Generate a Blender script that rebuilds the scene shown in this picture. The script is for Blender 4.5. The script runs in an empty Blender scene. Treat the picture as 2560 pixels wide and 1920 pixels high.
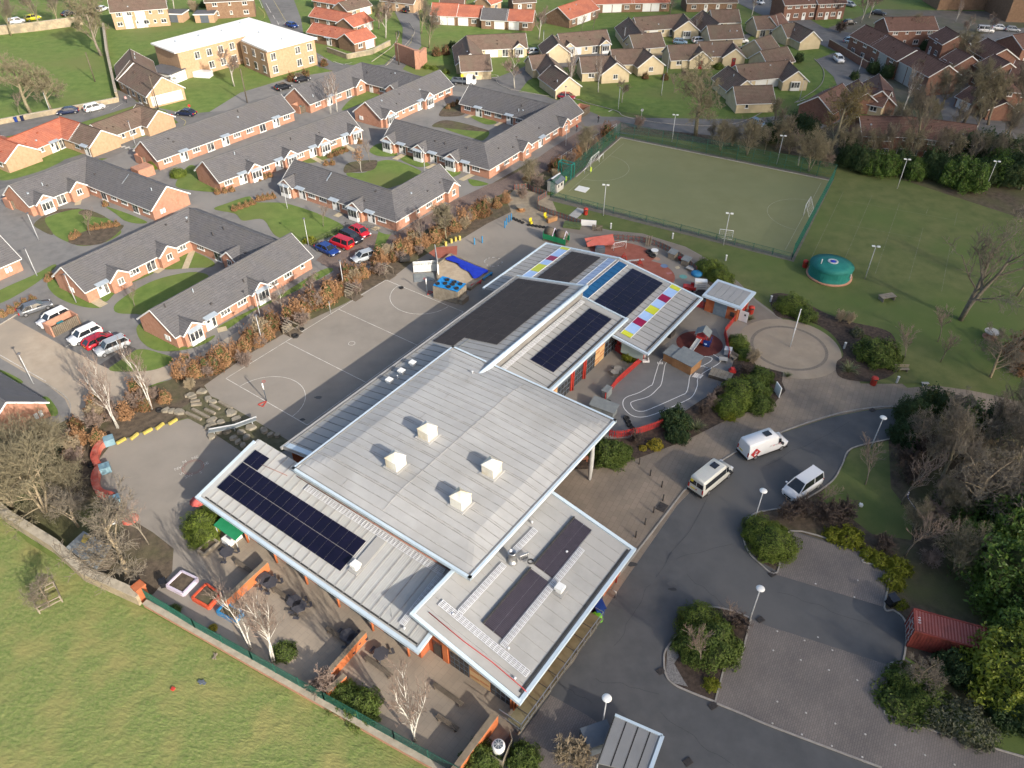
import bpy,bmesh,math,random
from mathutils import Vector,Matrix,geometry
rnd=random.Random(7)
R=math.radians
SC=bpy.context.scene
COL=SC.collection

# ------------------------------------------------------------------ camera
CAM_H=63.0
PITCH,ROLL,FOC=R(39.321),R(-0.3907),1928.13/2560.0
_c,_s=math.cos(PITCH),math.sin(PITCH)
_right,_fwd,_down=Vector((1,0,0)),Vector((0,_c,-_s)),Vector((0,-_s,-_c))
_cr,_sr=math.cos(ROLL),math.sin(ROLL)
CX,CY,CZ=_cr*_right+_sr*_down,-_sr*_right+_cr*_down,_fwd
cam_d=bpy.data.cameras.new('camera')
cam_d.sensor_fit='HORIZONTAL';cam_d.sensor_width=36.0;cam_d.lens=36.0*FOC
cam_d.clip_start=1.0;cam_d.clip_end=5000.0
cam=bpy.data.objects.new('camera',cam_d);COL.objects.link(cam)
_m=Matrix((CX,-CY,-CZ)).transposed().to_4x4();_m.translation=(0,0,CAM_H)
cam.matrix_world=_m
SC.camera=cam

# ------------------------------------------------------------------ sky and sun
SUN_EL,SUN_AZ=R(25.6),R(-49.5)          # sun stands behind the camera, to the right
wd=bpy.data.worlds.new('World');SC.world=wd;wd.use_nodes=True
_n=wd.node_tree.nodes;_l=wd.node_tree.links
_bg=_n['Background'];_sky=_n.new('ShaderNodeTexSky');_sky.sky_type='NISHITA'
_sky.sun_disc=False;_sky.sun_elevation=SUN_EL;_sky.sun_rotation=R(90)-SUN_AZ
_sky.air_density=1.0;_sky.dust_density=3.0
_l.new(_sky.outputs[0],_bg.inputs[0]);_bg.inputs[1].default_value=0.132
sun_d=bpy.data.lights.new('sun','SUN');sun_d.energy=4.2;sun_d.angle=R(0.53);sun_d.color=(1.0,0.92,0.80)
sun=bpy.data.objects.new('sun',sun_d);COL.objects.link(sun)
SUN_DIR=Vector((math.cos(SUN_AZ)*math.cos(SUN_EL),math.sin(SUN_AZ)*math.cos(SUN_EL),math.sin(SUN_EL)))
sun.rotation_euler=SUN_DIR.to_track_quat('Z','Y').to_euler()
vs=SC.view_settings
vs.view_transform='Standard';vs.look='None';vs.exposure=0.92;vs.gamma=1.0;vs.use_curve_mapping=False
SC.render.engine='CYCLES'
SC.cycles.max_bounces=4;SC.cycles.diffuse_bounces=2;SC.cycles.glossy_bounces=2
SC.cycles.transmission_bounces=2;SC.cycles.transparent_max_bounces=6;SC.cycles.volume_bounces=0
SC.cycles.use_adaptive_sampling=True;SC.cycles.adaptive_threshold=0.03
SC.cycles.caustics_reflective=False;SC.cycles.caustics_refractive=False
SC.cycles.use_denoising=True

# ------------------------------------------------------------------ measured survey points
def G(x,y,z=0.0):
    """survey reading (photo pixel, 2560 wide) -> place on the plane of height z"""
    ray=CX*((x-1280)/2560)+CY*((y-960)/2560)+CZ*FOC
    k=(CAM_H-z)/-ray.z
    return Vector((ray.x*k,ray.y*k,z))
def t(k,a,b,z=0.0):                       # reading taken in one of the 16 enlarged tiles
    return G((k%4)*640+a/3.45625,(k//4)*480+b/3.45625,z)
def F(a,b,z=0.0):                          # reading taken in the full view
    return G(a*1.157324,b*1.157324,z)
UA=R(54.5)
UV_U,UV_V=Vector((math.cos(UA),math.sin(UA),0)),Vector((-math.sin(UA),math.cos(UA),0))
UV_O=Vector((-30.6963,73.1854,0))
def S(u,v,z=0.0):                          # school grid
    return UV_O+UV_U*u+UV_V*v+Vector((0,0,z))

# ------------------------------------------------------------------ materials
MATS={}
def mat(name,col,col2=None,rough=0.85,scale=1.0,detail=4.0,bump=0.0,bscale=None,metal=0.0,spec=0.3,
        contrast=(0.35,0.65),col3=None,scale3=0.1,trans=0.0,alpha=1.0,stretch=None,emit=None):
    if name in MATS:return MATS[name]
    m=bpy.data.materials.new(name);m.use_nodes=True
    nt=m.node_tree;N=nt.nodes;L=nt.links
    b=N['Principled BSDF']
    b.inputs['Roughness'].default_value=rough;b.inputs['Metallic'].default_value=metal
    b.inputs['Specular IOR Level'].default_value=spec
    b.inputs['Base Color'].default_value=(*col,1)
    m.diffuse_color=(*col,1)
    geo=N.new('ShaderNodeNewGeometry');vec=geo.outputs['Position']
    if stretch:
        mp=N.new('ShaderNodeMapping');L.new(vec,mp.inputs[0]);mp.inputs['Rotation'].default_value=(0,0,stretch[1]);mp.inputs['Scale'].default_value=stretch[0];vec=mp.outputs[0]
    cur=None
    if col2 is not None:
        nz=N.new('ShaderNodeTexNoise');nz.inputs['Scale'].default_value=scale;nz.inputs['Detail'].default_value=detail
        nz.inputs['Roughness'].default_value=0.62;L.new(vec,nz.inputs['Vector'])
        cr=N.new('ShaderNodeValToRGB');L.new(nz.outputs['Fac'],cr.inputs[0])
        cr.color_ramp.elements[0].position=contrast[0];cr.color_ramp.elements[1].position=contrast[1]
        cr.color_ramp.elements[0].color=(*col,1);cr.color_ramp.elements[1].color=(*col2,1)
        cur=cr.outputs[0]
        if col3 is not None:
            n3=N.new('ShaderNodeTexNoise');n3.inputs['Scale'].default_value=scale3;n3.inputs['Detail'].default_value=5
            L.new(geo.outputs['Position'],n3.inputs['Vector'])
            r3=N.new('ShaderNodeValToRGB');r3.color_ramp.elements[0].position=0.45;r3.color_ramp.elements[1].position=0.66
            L.new(n3.outputs['Fac'],r3.inputs[0])
            mx=N.new('ShaderNodeMixRGB');L.new(r3.outputs[0],mx.inputs[0]);L.new(cur,mx.inputs[1]);mx.inputs[2].default_value=(*col3,1)
            cur=mx.outputs[0]
        L.new(cur,b.inputs['Base Color'])
    if bump:
        bz=N.new('ShaderNodeTexNoise');bz.inputs['Scale'].default_value=bscale or scale*6;bz.inputs['Detail'].default_value=3
        L.new(geo.outputs['Position'],bz.inputs['Vector'])
        bp=N.new('ShaderNodeBump');bp.inputs['Strength'].default_value=min(1,bump);bp.inputs['Distance'].default_value=0.05
        L.new(bz.outputs['Fac'],bp.inputs['Height']);L.new(bp.outputs[0],b.inputs['Normal'])
    if trans:
        b.inputs['Subsurface Weight'].default_value=0
        tr=N.new('ShaderNodeBsdfTranslucent');tr.inputs[0].default_value=(*(col2 or col),1)
        if cur:L.new(cur,tr.inputs[0])
        ms=N.new('ShaderNodeMixShader');ms.inputs[0].default_value=trans
        L.new(b.outputs[0],ms.inputs[1]);L.new(tr.outputs[0],ms.inputs[2]);L.new(ms.outputs[0],N['Material Output'].inputs[0])
    if alpha<1:
        b.inputs['Alpha'].default_value=alpha
    MATS[name]=m
    return m

def brick_mat(name,c1,c2,mortar,sc=1.0,rough=0.85,rot=0.0,bw=0.5,rh=0.25,ms=0.02,c3=None):
    """small pavers / bricks too fine to pick apart"""
    m=mat(name,c1,c2,rough=rough,scale=0.6)
    nt=m.node_tree;N=nt.nodes;L=nt.links
    geo=N.new('ShaderNodeNewGeometry');mp=N.new('ShaderNodeMapping');mp.inputs['Rotation'].default_value=(0,0,rot)
    L.new(geo.outputs['Position'],mp.inputs[0])
    br=N.new('ShaderNodeTexBrick');L.new(mp.outputs[0],br.inputs['Vector']);br.inputs['Scale'].default_value=sc
    br.inputs['Brick Width'].default_value=bw;br.inputs['Row Height'].default_value=rh;br.inputs['Mortar Size'].default_value=ms
    br.inputs['Color1'].default_value=(*c1,1);br.inputs['Color2'].default_value=(*c2,1);br.inputs['Mortar'].default_value=(*mortar,1)
    nz=N.new('ShaderNodeTexNoise');nz.inputs['Scale'].default_value=0.22;nz.inputs['Detail'].default_value=7;L.new(geo.outputs['Position'],nz.inputs['Vector'])
    mx=N.new('ShaderNodeMixRGB');mx.blend_type='MULTIPLY';mx.inputs[0].default_value=0.8
    cr=N.new('ShaderNodeValToRGB');cr.color_ramp.elements[0].position=0.35;cr.color_ramp.elements[1].position=0.65
    cr.color_ramp.elements[0].color=(0.8,0.78,0.77,1);cr.color_ramp.elements[1].color=(*(c3 or(1.15,1.1,1.05)),1)
    L.new(nz.outputs[0],cr.inputs[0]);L.new(br.outputs['Color'],mx.inputs[1]);L.new(cr.outputs[0],mx.inputs[2])
    L.new(mx.outputs[0],N['Principled BSDF'].inputs['Base Color'])
    return m

# ------------------------------------------------------------------ mesh building
class MB:
    def __init__(s):s.v=[];s.f=[];s.mi=[];s.sm=[]
    def add(s,vs,fs,mi=0,smooth=False):
        o=len(s.v);s.v+=[tuple(p)for p in vs]
        for f in fs:s.f.append(tuple(i+o for i in f));s.mi.append(mi);s.sm.append(smooth)
        return s
    def box(s,c,size,rz=0.0,mi=0):
        hx,hy,hz=size[0]/2,size[1]/2,size[2]/2;ca,sa=math.cos(rz),math.sin(rz)
        vs=[(c[0]+x*ca-y*sa,c[1]+x*sa+y*ca,c[2]+z)for z in(-hz,hz)for x,y in((-hx,-hy),(hx,-hy),(hx,hy),(-hx,hy))]
        return s.add(vs,[(3,2,1,0),(4,5,6,7),(0,1,5,4),(1,2,6,5),(2,3,7,6),(3,0,4,7)],mi)
    def beam(s,a,b,w,h=None,mi=0,up=Vector((0,0,1))):
        """box from a to b, w wide and h high, centred on the line"""
        a,b=Vector(a),Vector(b);d=(b-a);h=h or w
        if d.length<1e-6:return s
        d.normalize();sx=d.cross(up)
        if sx.length<1e-4:sx=Vector((1,0,0))
        sx.normalize();uz=sx.cross(d);vs=[]
        for p in(a,b):
            for i,j in((-1,-1),(1,-1),(1,1),(-1,1)):vs.append(p+sx*(i*w/2)+uz*(j*h/2))
        return s.add(vs,[(0,1,2,3),(7,6,5,4),(1,0,4,5),(2,1,5,6),(3,2,6,7),(0,3,7,4)],mi)
    def tube(s,pts,rad,n=6,mi=0,smooth=True,cap=True):
        pts=[Vector(p)for p in pts];rad=rad if isinstance(rad,(list,tuple))else[rad]*len(pts)
        o=len(s.v);px=None
        for i,p in enumerate(pts):
            d=(pts[min(i+1,len(pts)-1)]-pts[max(i-1,0)])
            if d.length<1e-9:d=Vector((0,0,1))
            d.normalize()
            if px is None:
                px=d.cross(Vector((0,0,1))if abs(d.z)<0.9 else Vector((1,0,0)))
            px=(px-d*px.dot(d));px.normalize();py=d.cross(px)
            for k in range(n):
                a=2*math.pi*k/n;s.v.append(tuple(p+(px*math.cos(a)+py*math.sin(a))*rad[i]))
        for i in range(len(pts)-1):
            for k in range(n):
                k2=(k+1)%n;s.f.append((o+i*n+k,o+i*n+k2,o+(i+1)*n+k2,o+(i+1)*n+k));s.mi.append(mi);s.sm.append(smooth)
        if cap:
            s.f.append(tuple(o+k for k in range(n-1,-1,-1)));s.mi.append(mi);s.sm.append(False)
            e=o+(len(pts)-1)*n;s.f.append(tuple(e+k for k in range(n)));s.mi.append(mi);s.sm.append(False)
        return s
    def prism(s,poly,z0,z1,mi=0,top_mi=None):
        """poly: list of (x,y) counter-clockwise or not; closed solid"""
        p=[(q[0],q[1])for q in poly]
        ar=sum(p[i][0]*p[(i+1)%len(p)][1]-p[(i+1)%len(p)][0]*p[i][1]for i in range(len(p)))
        if ar<0:p.reverse()
        n=len(p);o=len(s.v)
        s.v+=[(x,y,z0)for x,y in p]+[(x,y,z1)for x,y in p]
        for i in range(n):
            j=(i+1)%n;s.f.append((o+i,o+j,o+n+j,o+n+i));s.mi.append(mi);s.sm.append(False)
        tri=geometry.tessellate_polygon([[Vector((x,y,0))for x,y in p]])
        for a,b,c in tri:
            (xa,ya),(xb,yb),(xc,yc)=p[a],p[b],p[c]
            if(xb-xa)*(yc-ya)-(xc-xa)*(yb-ya)<0:b,c=c,b
            s.f.append((o+n+a,o+n+b,o+n+c));s.mi.append(mi if top_mi is None else top_mi);s.sm.append(False)
            s.f.append((o+c,o+b,o+a));s.mi.append(mi);s.sm.append(False)
        return s
    def slab(s,quad,th,mi=0,mi_side=None):
        """thick plate under a 3-D polygon (top face given counter-clockwise from above)"""
        q=[Vector(p)for p in quad];n=len(q)
        nm=(q[1]-q[0]).cross(q[2]-q[0])
        if nm.z<0:q.reverse()
        o=len(s.v);s.v+=[tuple(p)for p in q]+[tuple(p-Vector((0,0,th)))for p in q]
        ms=mi if mi_side is None else mi_side
        s.f.append(tuple(o+i for i in range(n)));s.mi.append(mi);s.sm.append(False)
        s.f.append(tuple(o+n+i for i in range(n-1,-1,-1)));s.mi.append(ms);s.sm.append(False)
        for i in range(n):
            j=(i+1)%n;s.f.append((o+j,o+i,o+n+i,o+n+j));s.mi.append(ms);s.sm.append(False)
        return s
    def lathe(s,c,prof,n=12,mi=0,smooth=True):
        o=len(s.v)
        for r,z in prof:
            for k in range(n):
                a=2*math.pi*k/n;s.v.append((c[0]+r*math.cos(a),c[1]+r*math.sin(a),c[2]+z))
        for i in range(len(prof)-1):
            for k in range(n):
                k2=(k+1)%n;s.f.append((o+i*n+k,o+i*n+k2,o+(i+1)*n+k2,o+(i+1)*n+k));s.mi.append(mi);s.sm.append(smooth)
        e=o+(len(prof)-1)*n
        s.f.append(tuple(e+k for k in range(n)));s.mi.append(mi);s.sm.append(False)
        s.f.append(tuple(o+k for k in range(n-1,-1,-1)));s.mi.append(mi);s.sm.append(False)
        return s
    def mesh(s,name,mats):
        me=bpy.data.meshes.new(name);me.from_pydata(s.v,[],s.f)
        for m in(mats if isinstance(mats,(list,tuple))else[mats]):me.materials.append(m)
        if len(me.materials)>1:me.polygons.foreach_set('material_index',s.mi)
        if any(s.sm):me.polygons.foreach_set('use_smooth',s.sm)
        me.update();return me

def obj(name,mb,mats,parent=None,loc=None,rz=0.0,kind=None):
    me=mb.mesh(name,mats)if isinstance(mb,MB)else mb
    o=bpy.data.objects.new(name,me);COL.objects.link(o)
    if parent is not None:o.parent=parent
    if loc is not None:o.location=loc
    if rz:o.rotation_euler=(0,0,rz)
    if kind:o['kind']=kind
    return o
def tag(o,label,cat,group=None):
    o['label']=label;o['category']=cat
    if group:o['group']=group
    return o
def thing(name,label,cat,loc=(0,0,0),rz=0.0,group=None,sc=1.0):
    o=bpy.data.objects.new(name,None);COL.objects.link(o);o.empty_display_size=0.3
    o.location=loc;o.rotation_euler=(0,0,rz)
    if sc!=1.0:o.scale=(sc,sc,sc)if not isinstance(sc,(tuple,list))else sc
    return tag(o,label,cat,group)
def dup(root,loc,rz,label,group=None,sc=None):
    r=root.copy();COL.objects.link(r);r.location=loc;r.rotation_euler=(0,0,rz);r['label']=label
    if group:r['group']=group
    if sc is not None:r.scale=(sc,sc,sc)if not isinstance(sc,(tuple,list))else sc
    for ch in root.children:
        c=ch.copy();COL.objects.link(c);c.parent=r
        for g2 in ch.children:
            d2=g2.copy();COL.objects.link(d2);d2.parent=c
    return r
PROTO={}
def place(key,maker,loc,rz,label,group=None,sc=None):
    """first use moves the prototype itself, later uses copy it"""
    if key not in PROTO:
        r=maker();PROTO[key]=r;r.location=loc;r.rotation_euler=(0,0,rz);r['label']=label
        if group:r['group']=group
        if sc is not None:r.scale=(sc,sc,sc)if not isinstance(sc,(tuple,list))else sc
        return r
    return dup(PROTO[key],loc,rz,label,group,sc)

def spline(pts,n=6,closed=False):
    P=[Vector(p)for p in pts];out=[];m=len(P)
    rng=range(m)if closed else range(m-1)
    for i in rng:
        p0=P[(i-1)%m]if closed or i>0 else P[i]
        p1,p2=P[i],P[(i+1)%m]
        p3=P[(i+2)%m]if closed or i+2<m else p2
        for k in range(n):
            u=k/n
            out.append(0.5*((2*p1)+(-p0+p2)*u+(2*p0-5*p1+4*p2-p3)*u*u+(-p0+3*p1-3*p2+p3)*u**3))
    if not closed:out.append(P[-1])
    return out
SHEETS=[0]
def sheet(name,pts,z,m,smooth=False,kind='structure',parent=None):
    SHEETS[0]+=1;z+=0.00022*(SHEETS[0]%30)
    P=spline(pts,6,True)if smooth else[Vector(p)for p in pts]
    tri=geometry.tessellate_polygon([[Vector((p.x,p.y,0))for p in P]])
    mb=MB();vs_=[(p.x,p.y,z)for p in P];fs=[]
    for a,b,c in tri:
        if(P[b].x-P[a].x)*(P[c].y-P[a].y)-(P[c].x-P[a].x)*(P[b].y-P[a].y)<0:b,c=c,b
        fs.append((a,b,c))
    mb.add(vs_,fs)
    return obj(name,mb,m,parent,kind=kind if parent is None else None)
def ribbon(mb,pts,w,z,mi=0):
    """flat painted line along points"""
    P=[Vector((p[0],p[1],0))for p in pts]
    L_,R_=[],[]
    for i,p in enumerate(P):
        d=P[min(i+1,len(P)-1)]-P[max(i-1,0)];d.normalize();nrm=Vector((-d.y,d.x,0))
        L_.append((p.x+nrm.x*w/2,p.y+nrm.y*w/2,z));R_.append((p.x-nrm.x*w/2,p.y-nrm.y*w/2,z))
    n=len(P);mb.add(L_+R_,[(i,n+i,n+i+1,i+1)for i in range(n-1)],mi);return mb
def ring_of(c,ru,rv,ang,n=36,a0=0.0,a1=2*math.pi):
    out=[]
    for k in range(n+1):
        a=a0+(a1-a0)*k/n;x,y=ru*math.cos(a),rv*math.sin(a)
        out.append(Vector((c[0]+x*math.cos(ang)-y*math.sin(ang),c[1]+x*math.sin(ang)+y*math.cos(ang),0)))
    return out
def kerb(name,pts,m,w=0.15,h=0.12,smooth=True,z=0.0,parent=None):
    P=spline(pts,5)if smooth else[Vector(p)for p in pts]
    mb=MB()
    for a,b in zip(P[:-1],P[1:]):
        d=(b-a).normalized()*0.01
        mb.beam((a.x-d.x,a.y-d.y,z+h/2),(b.x+d.x,b.y+d.y,z+h/2),w,h)
    return obj(name,mb,m,parent,kind='structure' if parent is None else None)
TXT=[]
def text_mesh(body,size,name='lettering'):
    cu=bpy.data.curves.new('txt','FONT');cu.body=body;cu.size=size;cu.align_x='CENTER';cu.align_y='CENTER';cu.resolution_u=2
    ob=bpy.data.objects.new('txt',cu);COL.objects.link(ob)
    dg=bpy.context.evaluated_depsgraph_get();me=bpy.data.meshes.new_from_object(ob.evaluated_get(dg));me.name=name
    bpy.data.objects.remove(ob);bpy.data.curves.remove(cu);return me
# ------------------------------------------------------------------ palettes
M_LAWN=mat('lawn',(0.078,0.128,0.024),(0.125,0.172,0.04),scale=0.5,detail=8,rough=0.95,bump=0.5,bscale=9,col3=(0.12,0.14,0.04),scale3=0.06)
M_MOSS=mat('mossy_lawn',(0.078,0.1,0.029),(0.122,0.13,0.046),scale=0.35,detail=9,rough=0.95,bump=0.5,bscale=7,col3=(0.08,0.115,0.028),scale3=0.05)
M_FIELD=mat('field_grass',(0.098,0.145,0.034),(0.19,0.205,0.075),scale=3.2,detail=10,rough=0.95,bump=0.9,bscale=9,contrast=(0.3,0.72),col3=(0.205,0.195,0.07),scale3=0.3)
M_TARMAC=mat('playground_tarmac',(0.19,0.168,0.143),(0.225,0.20,0.17),scale=0.35,detail=9,rough=0.9,bump=0.2,bscale=18,col3=(0.24,0.212,0.18),scale3=0.08)
M_PATH=mat('path_tarmac',(0.14,0.135,0.13),(0.18,0.173,0.165),scale=0.6,detail=8,rough=0.9,col3=(0.195,0.185,0.172),scale3=0.1)
M_ROAD=mat('road_asphalt',(0.105,0.102,0.10),(0.145,0.14,0.135),scale=0.5,detail=8,rough=0.9,col3=(0.16,0.155,0.15),scale3=0.07)
M_ASPH=mat('car_park_asphalt',(0.074,0.075,0.077),(0.094,0.094,0.095),scale=0.45,detail=9,rough=0.9,col3=(0.108,0.105,0.102),scale3=0.055,bump=0.15,bscale=20)
M_SOIL=mat('leaf_litter_soil',(0.055,0.042,0.03),(0.115,0.088,0.062),scale=1.2,detail=9,rough=1.0,bump=0.8,bscale=7,col3=(0.085,0.088,0.035),scale3=0.12)
M_MULCH=mat('bark_mulch',(0.035,0.026,0.02),(0.085,0.06,0.045),scale=2.2,detail=8,rough=1.0,bump=0.8,bscale=9)
M_BARK=mat('pale_bark_chip',(0.20,0.165,0.12),(0.29,0.24,0.175),scale=1.0,detail=9,rough=1.0,bump=0.5)
M_GRAVEL=mat('grey_gravel',(0.12,0.115,0.11),(0.25,0.24,0.23),scale=9,detail=5,rough=1.0,bump=0.6)
M_PITCH=mat('sports_carpet',(0.162,0.168,0.08),(0.182,0.187,0.092),scale=0.25,detail=8,rough=0.95,col3=(0.152,0.165,0.08),scale3=0.04)
M_BEIGE=mat('beige_block_paving',(0.30,0.245,0.185),(0.36,0.30,0.23),scale=0.6,detail=9,rough=0.9,col3=(0.26,0.22,0.175),scale3=0.09)
M_PATIO=brick_mat('patio_slabs',(0.245,0.208,0.165),(0.262,0.224,0.178),(0.215,0.185,0.148),sc=1.0,rot=-UA,bw=0.9,rh=0.6,ms=0.018)
M_PAVE=brick_mat('entrance_slabs',(0.20,0.168,0.132),(0.23,0.19,0.15),(0.165,0.138,0.11),sc=1.0,rot=-R(62),bw=0.9,rh=0.6,ms=0.02)
M_BAYP=brick_mat('parking_bay_blocks',(0.152,0.136,0.126),(0.176,0.157,0.145),(0.115,0.104,0.098),sc=1.6,rot=-R(60),bw=0.6,rh=0.3,ms=0.03)
M_PLAZA=mat('plaza_resin',(0.27,0.215,0.155),(0.33,0.265,0.195),scale=0.5,detail=8,rough=0.95,col3=(0.25,0.205,0.155),scale3=0.12)
M_RUBBER=mat('red_rubber',(0.17,0.036,0.026),(0.215,0.05,0.035),scale=1.5,rough=0.95)
M_RUBBER2=mat('orange_rubber',(0.235,0.075,0.05),(0.29,0.10,0.07),scale=0.8,rough=0.95)
M_RUBBERD=mat('dark_red_rubber',(0.085,0.022,0.018),(0.11,0.03,0.025),scale=0.8,rough=0.95)
M_WHITE=mat('white_paint',(0.62,0.61,0.58),(0.74,0.73,0.70),scale=3,rough=0.7)
M_WORN=mat('worn_white_line',(0.33,0.31,0.28),(0.55,0.53,0.49),scale=2.5,rough=0.9)
M_FAINT=mat('faint_chalk_line',(0.09,0.11,0.04),(0.16,0.165,0.095),scale=1.5,rough=0.9)
M_YELLINE=mat('yellow_line',(0.42,0.34,0.10),(0.5,0.42,0.16),scale=2,rough=0.9)
M_KERB=mat('kerb_concrete',(0.25,0.228,0.2),(0.33,0.305,0.27),scale=2,rough=0.9)
M_SLABC=mat('pale_slab',(0.36,0.30,0.20),(0.44,0.37,0.26),scale=2,rough=0.9)
M_IRON=mat('cast_iron',(0.035,0.032,0.03),(0.06,0.05,0.045),scale=6,rough=0.6)

ZL=[0.0]
def zn(k):return 0.008*k

# ------------------------------------------------------------------ ground
gmb=MB();gmb.add([(-900,-80,-0.02),(900,-80,-0.02),(900,1500,-0.02),(-900,1500,-0.02)],[(0,1,2,3)])
obj('ground',gmb,M_LAWN,kind='structure')

# near field with tussocks: real relief
def field_mesh():
    edge=[F(-40,1078),F(60,1172),F(180,1246),F(318,1318),F(420,1375),F(560,1455),F(760,1562),F(960,1672),F(990,1700)]
    e=[(p.x,p.y)for p in edge]
    def ymax(x):
        if x<=e[0][0]:return e[0][1]+(x-e[0][0])*(e[1][1]-e[0][1])/(e[1][0]-e[0][0])
        for(x0,y0),(x1,y1)in zip(e[:-1],e[1:]):
            if x<=x1:return y0+(y1-y0)*(x-x0)/(x1-x0)
        return e[-1][1]
    from mathutils import noise
    mb=MB();nx,ny=400,280;x0,x1=-66.0,e[-1][0];idx=[]
    y0=22.0
    for i in range(nx+1):
        x=x0+(x1-x0)*i/nx;ym=ymax(x)
        for j in range(ny+1):
            y=y0+(ym-y0)*j/ny
            p=Vector((x*.8+y*.6,y*.8-x*.6,0))
            z=0.02+0.05*max(0,noise.noise(p*0.7))+0.032*noise.noise(p*2.1)+0.05*noise.noise(p*6.1+Vector((0,0,7)))
            z*=min(1.0,(ym-y)/0.6+0.15)
            mb.v.append((x,y,max(0.0,z)+0.012))
    for i in range(nx):
        for j in range(ny):
            a=i*(ny+1)+j;mb.f.append((a,a+ny+1,a+ny+2,a+1));mb.mi.append(0);mb.sm.append(True)
    return mb
obj('field',field_mesh(),M_FIELD,kind='structure')

# school land
sheet('playground',[F(441,832),F(540,763),F(645,702),F(745,655),F(818,612),F(853,595),F(885,570),F(943,535),F(1000,514),F(1053,482),F(1106,456),
      F(1130,400),F(1330,470),F(1500,520),F(1700,640),F(1700,900),F(1500,1100),F(1350,1300),F(1200,1659),F(960,1659),F(560,1440),F(318,1305),
      F(330,1280),F(372,1235),F(375,1185),F(330,1150),F(215,1080),F(208,1000),F(240,960),F(330,925),F(405,904),F(440,915),F(470,880)],zn(1),M_TARMAC)
sheet('patio',[F(480,1090),F(1130,1400),F(1140,1540),F(1000,1680),F(560,1440),F(520,1400),F(460,1260),F(430,1190)],zn(2),M_PATIO)
sheet('entrance_pavement',[F(1160,1000),F(1290,985),F(1400,960),F(1500,915),F(1640,845),F(1790,700),F(1960,838),F(2020,833),F(2110,845),F(2212,870),F(2212,905),
      F(1960,880),F(1870,886),F(1790,902),F(1640,950),F(1560,990),F(1462,1092),F(1290,1340),F(1220,1420),F(1100,1300),F(1100,1100)],zn(2),M_PAVE)
sheet('car_park',[F(2010,878),F(1870,887),F(1790,903),F(1640,951),F(1560,991),F(1462,1093),F(1290,1341),F(1240,1430),F(1090,1600),F(1060,1700),F(2300,1760),F(2300,1640),F(1950,1420),F(1960,1350),
      F(1900,1100),F(1960,960)],zn(3),M_ASPH)
sheet('loop_path',[t(6,330,200),t(6,640,250),t(6,720,320),t(6,850,335),t(6,1130,365),t(6,1500,480),t(6,1750,620),t(6,1960,790),t(6,2110,950),t(7,90,1090),t(7,0,1400),t(6,2060,1250),t(6,1990,1000),
      t(6,1880,830),t(6,1700,690),t(6,1500,560),t(6,1270,450),t(6,1000,400),t(6,740,390),t(6,300,320)],zn(2),mat('loop_path_tarmac',(0.165,0.14,0.115),(0.20,0.17,0.14),scale=0.5,detail=8))

# big dull lawn right of the path, up to the tree belt
sheet('playing_field',[t(6,310,60),t(6,380,190),t(6,620,240),t(6,700,300),t(6,850,332),t(6,1130,360),t(6,1500,474),t(6,1750,612),t(6,1960,782),t(6,2110,930),t(7,100,1080),
      t(7,700,1500),t(7,800,1655),t(11,1000,0),t(11,1300,-4),t(11,1700,46),t(11,1960,100),t(11,2300,180),F(2400,700),F(2400,480),F(1900,330),F(1800,300),F(1330,240),F(1180,420)],zn(3),M_MOSS)
PC=[G(1552,344),G(2076,452),G(1975,642),G(1384,490)]
sheet('pitch_surround',[G(1546,338),G(2086,447),G(1984,655),G(1368,500)],zn(4),mat('surround_gravel',(0.10,0.09,0.075),(0.14,0.125,0.10),scale=1.0))
sheet('sports_pitch',PC,zn(5),M_PITCH)

# circular plaza around the flag pole
pcx=t(7,180,1345);plaza_r=(t(7,636,1440)-pcx).length
mb=MB()
ring=ring_of(pcx,plaza_r,plaza_r,0,64)[:-1]
sheet('flagpole_plaza',ring,zn(5),M_PLAZA)
mb=MB();ribbon(mb,ring_of(pcx,plaza_r*0.72,plaza_r*0.72,0,64),0.42,zn(6));obj('plaza_ring',mb,mat('dark_setts',(0.15,0.125,0.10),(0.19,0.16,0.13),scale=3),kind='structure')

# planted beds on the school land
sheet('bed',[t(7,20,900),t(7,150,880),t(7,330,960),t(7,480,1040),t(7,700,1120),t(7,1060,1220),t(7,1120,1480),t(7,1060,1590),t(7,860,1640),t(7,620,1600),t(7,590,1480),t(7,650,1400),t(7,560,1240),t(7,380,1130),t(7,180,1100),t(7,60,1060)],zn(6),M_MULCH,True)
sheet('bed',[t(6,1600,600),t(6,1740,610),t(6,1890,760),t(6,1960,880),t(6,1930,960),t(6,1700,800),t(6,1560,680)],zn(6),M_SOIL,True)
sheet('bed',[t(6,1880,1250),t(6,1960,1270),t(7,-100,1500),t(7,130,1560),t(7,120,1640),t(11,150,60),t(11,60,160),t(10,2100,220),t(10,1800,340),t(10,1500,490),t(10,1100,640),t(10,720,735),t(10,520,740),t(10,700,480),t(10,1000,470),t(10,1330,350),t(10,1560,190),
      t(10,1850,0),t(6,1880,1560),t(6,1930,1420)],zn(5),M_MULCH)
sheet('bed',[t(10,2000,1290),t(10,2020,1200),t(10,2080,1130),t(10,2212,1090),t(11,180,1055),t(11,400,960),t(11,560,830),t(11,720,560),t(11,1040,480),t(11,1100,350),t(11,1500,200),t(11,2300,250),t(11,2400,1700),
      t(15,2300,1300),t(15,1850,1100),t(15,1190,700),t(15,1200,400),t(15,1090,300),t(15,1005,275),t(11,1045,1615),t(11,820,1535),t(11,825,1460),t(11,200,1265),t(11,90,1625),t(10,2150,1540),t(10,2040,1430)],zn(5),M_SOIL)
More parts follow.
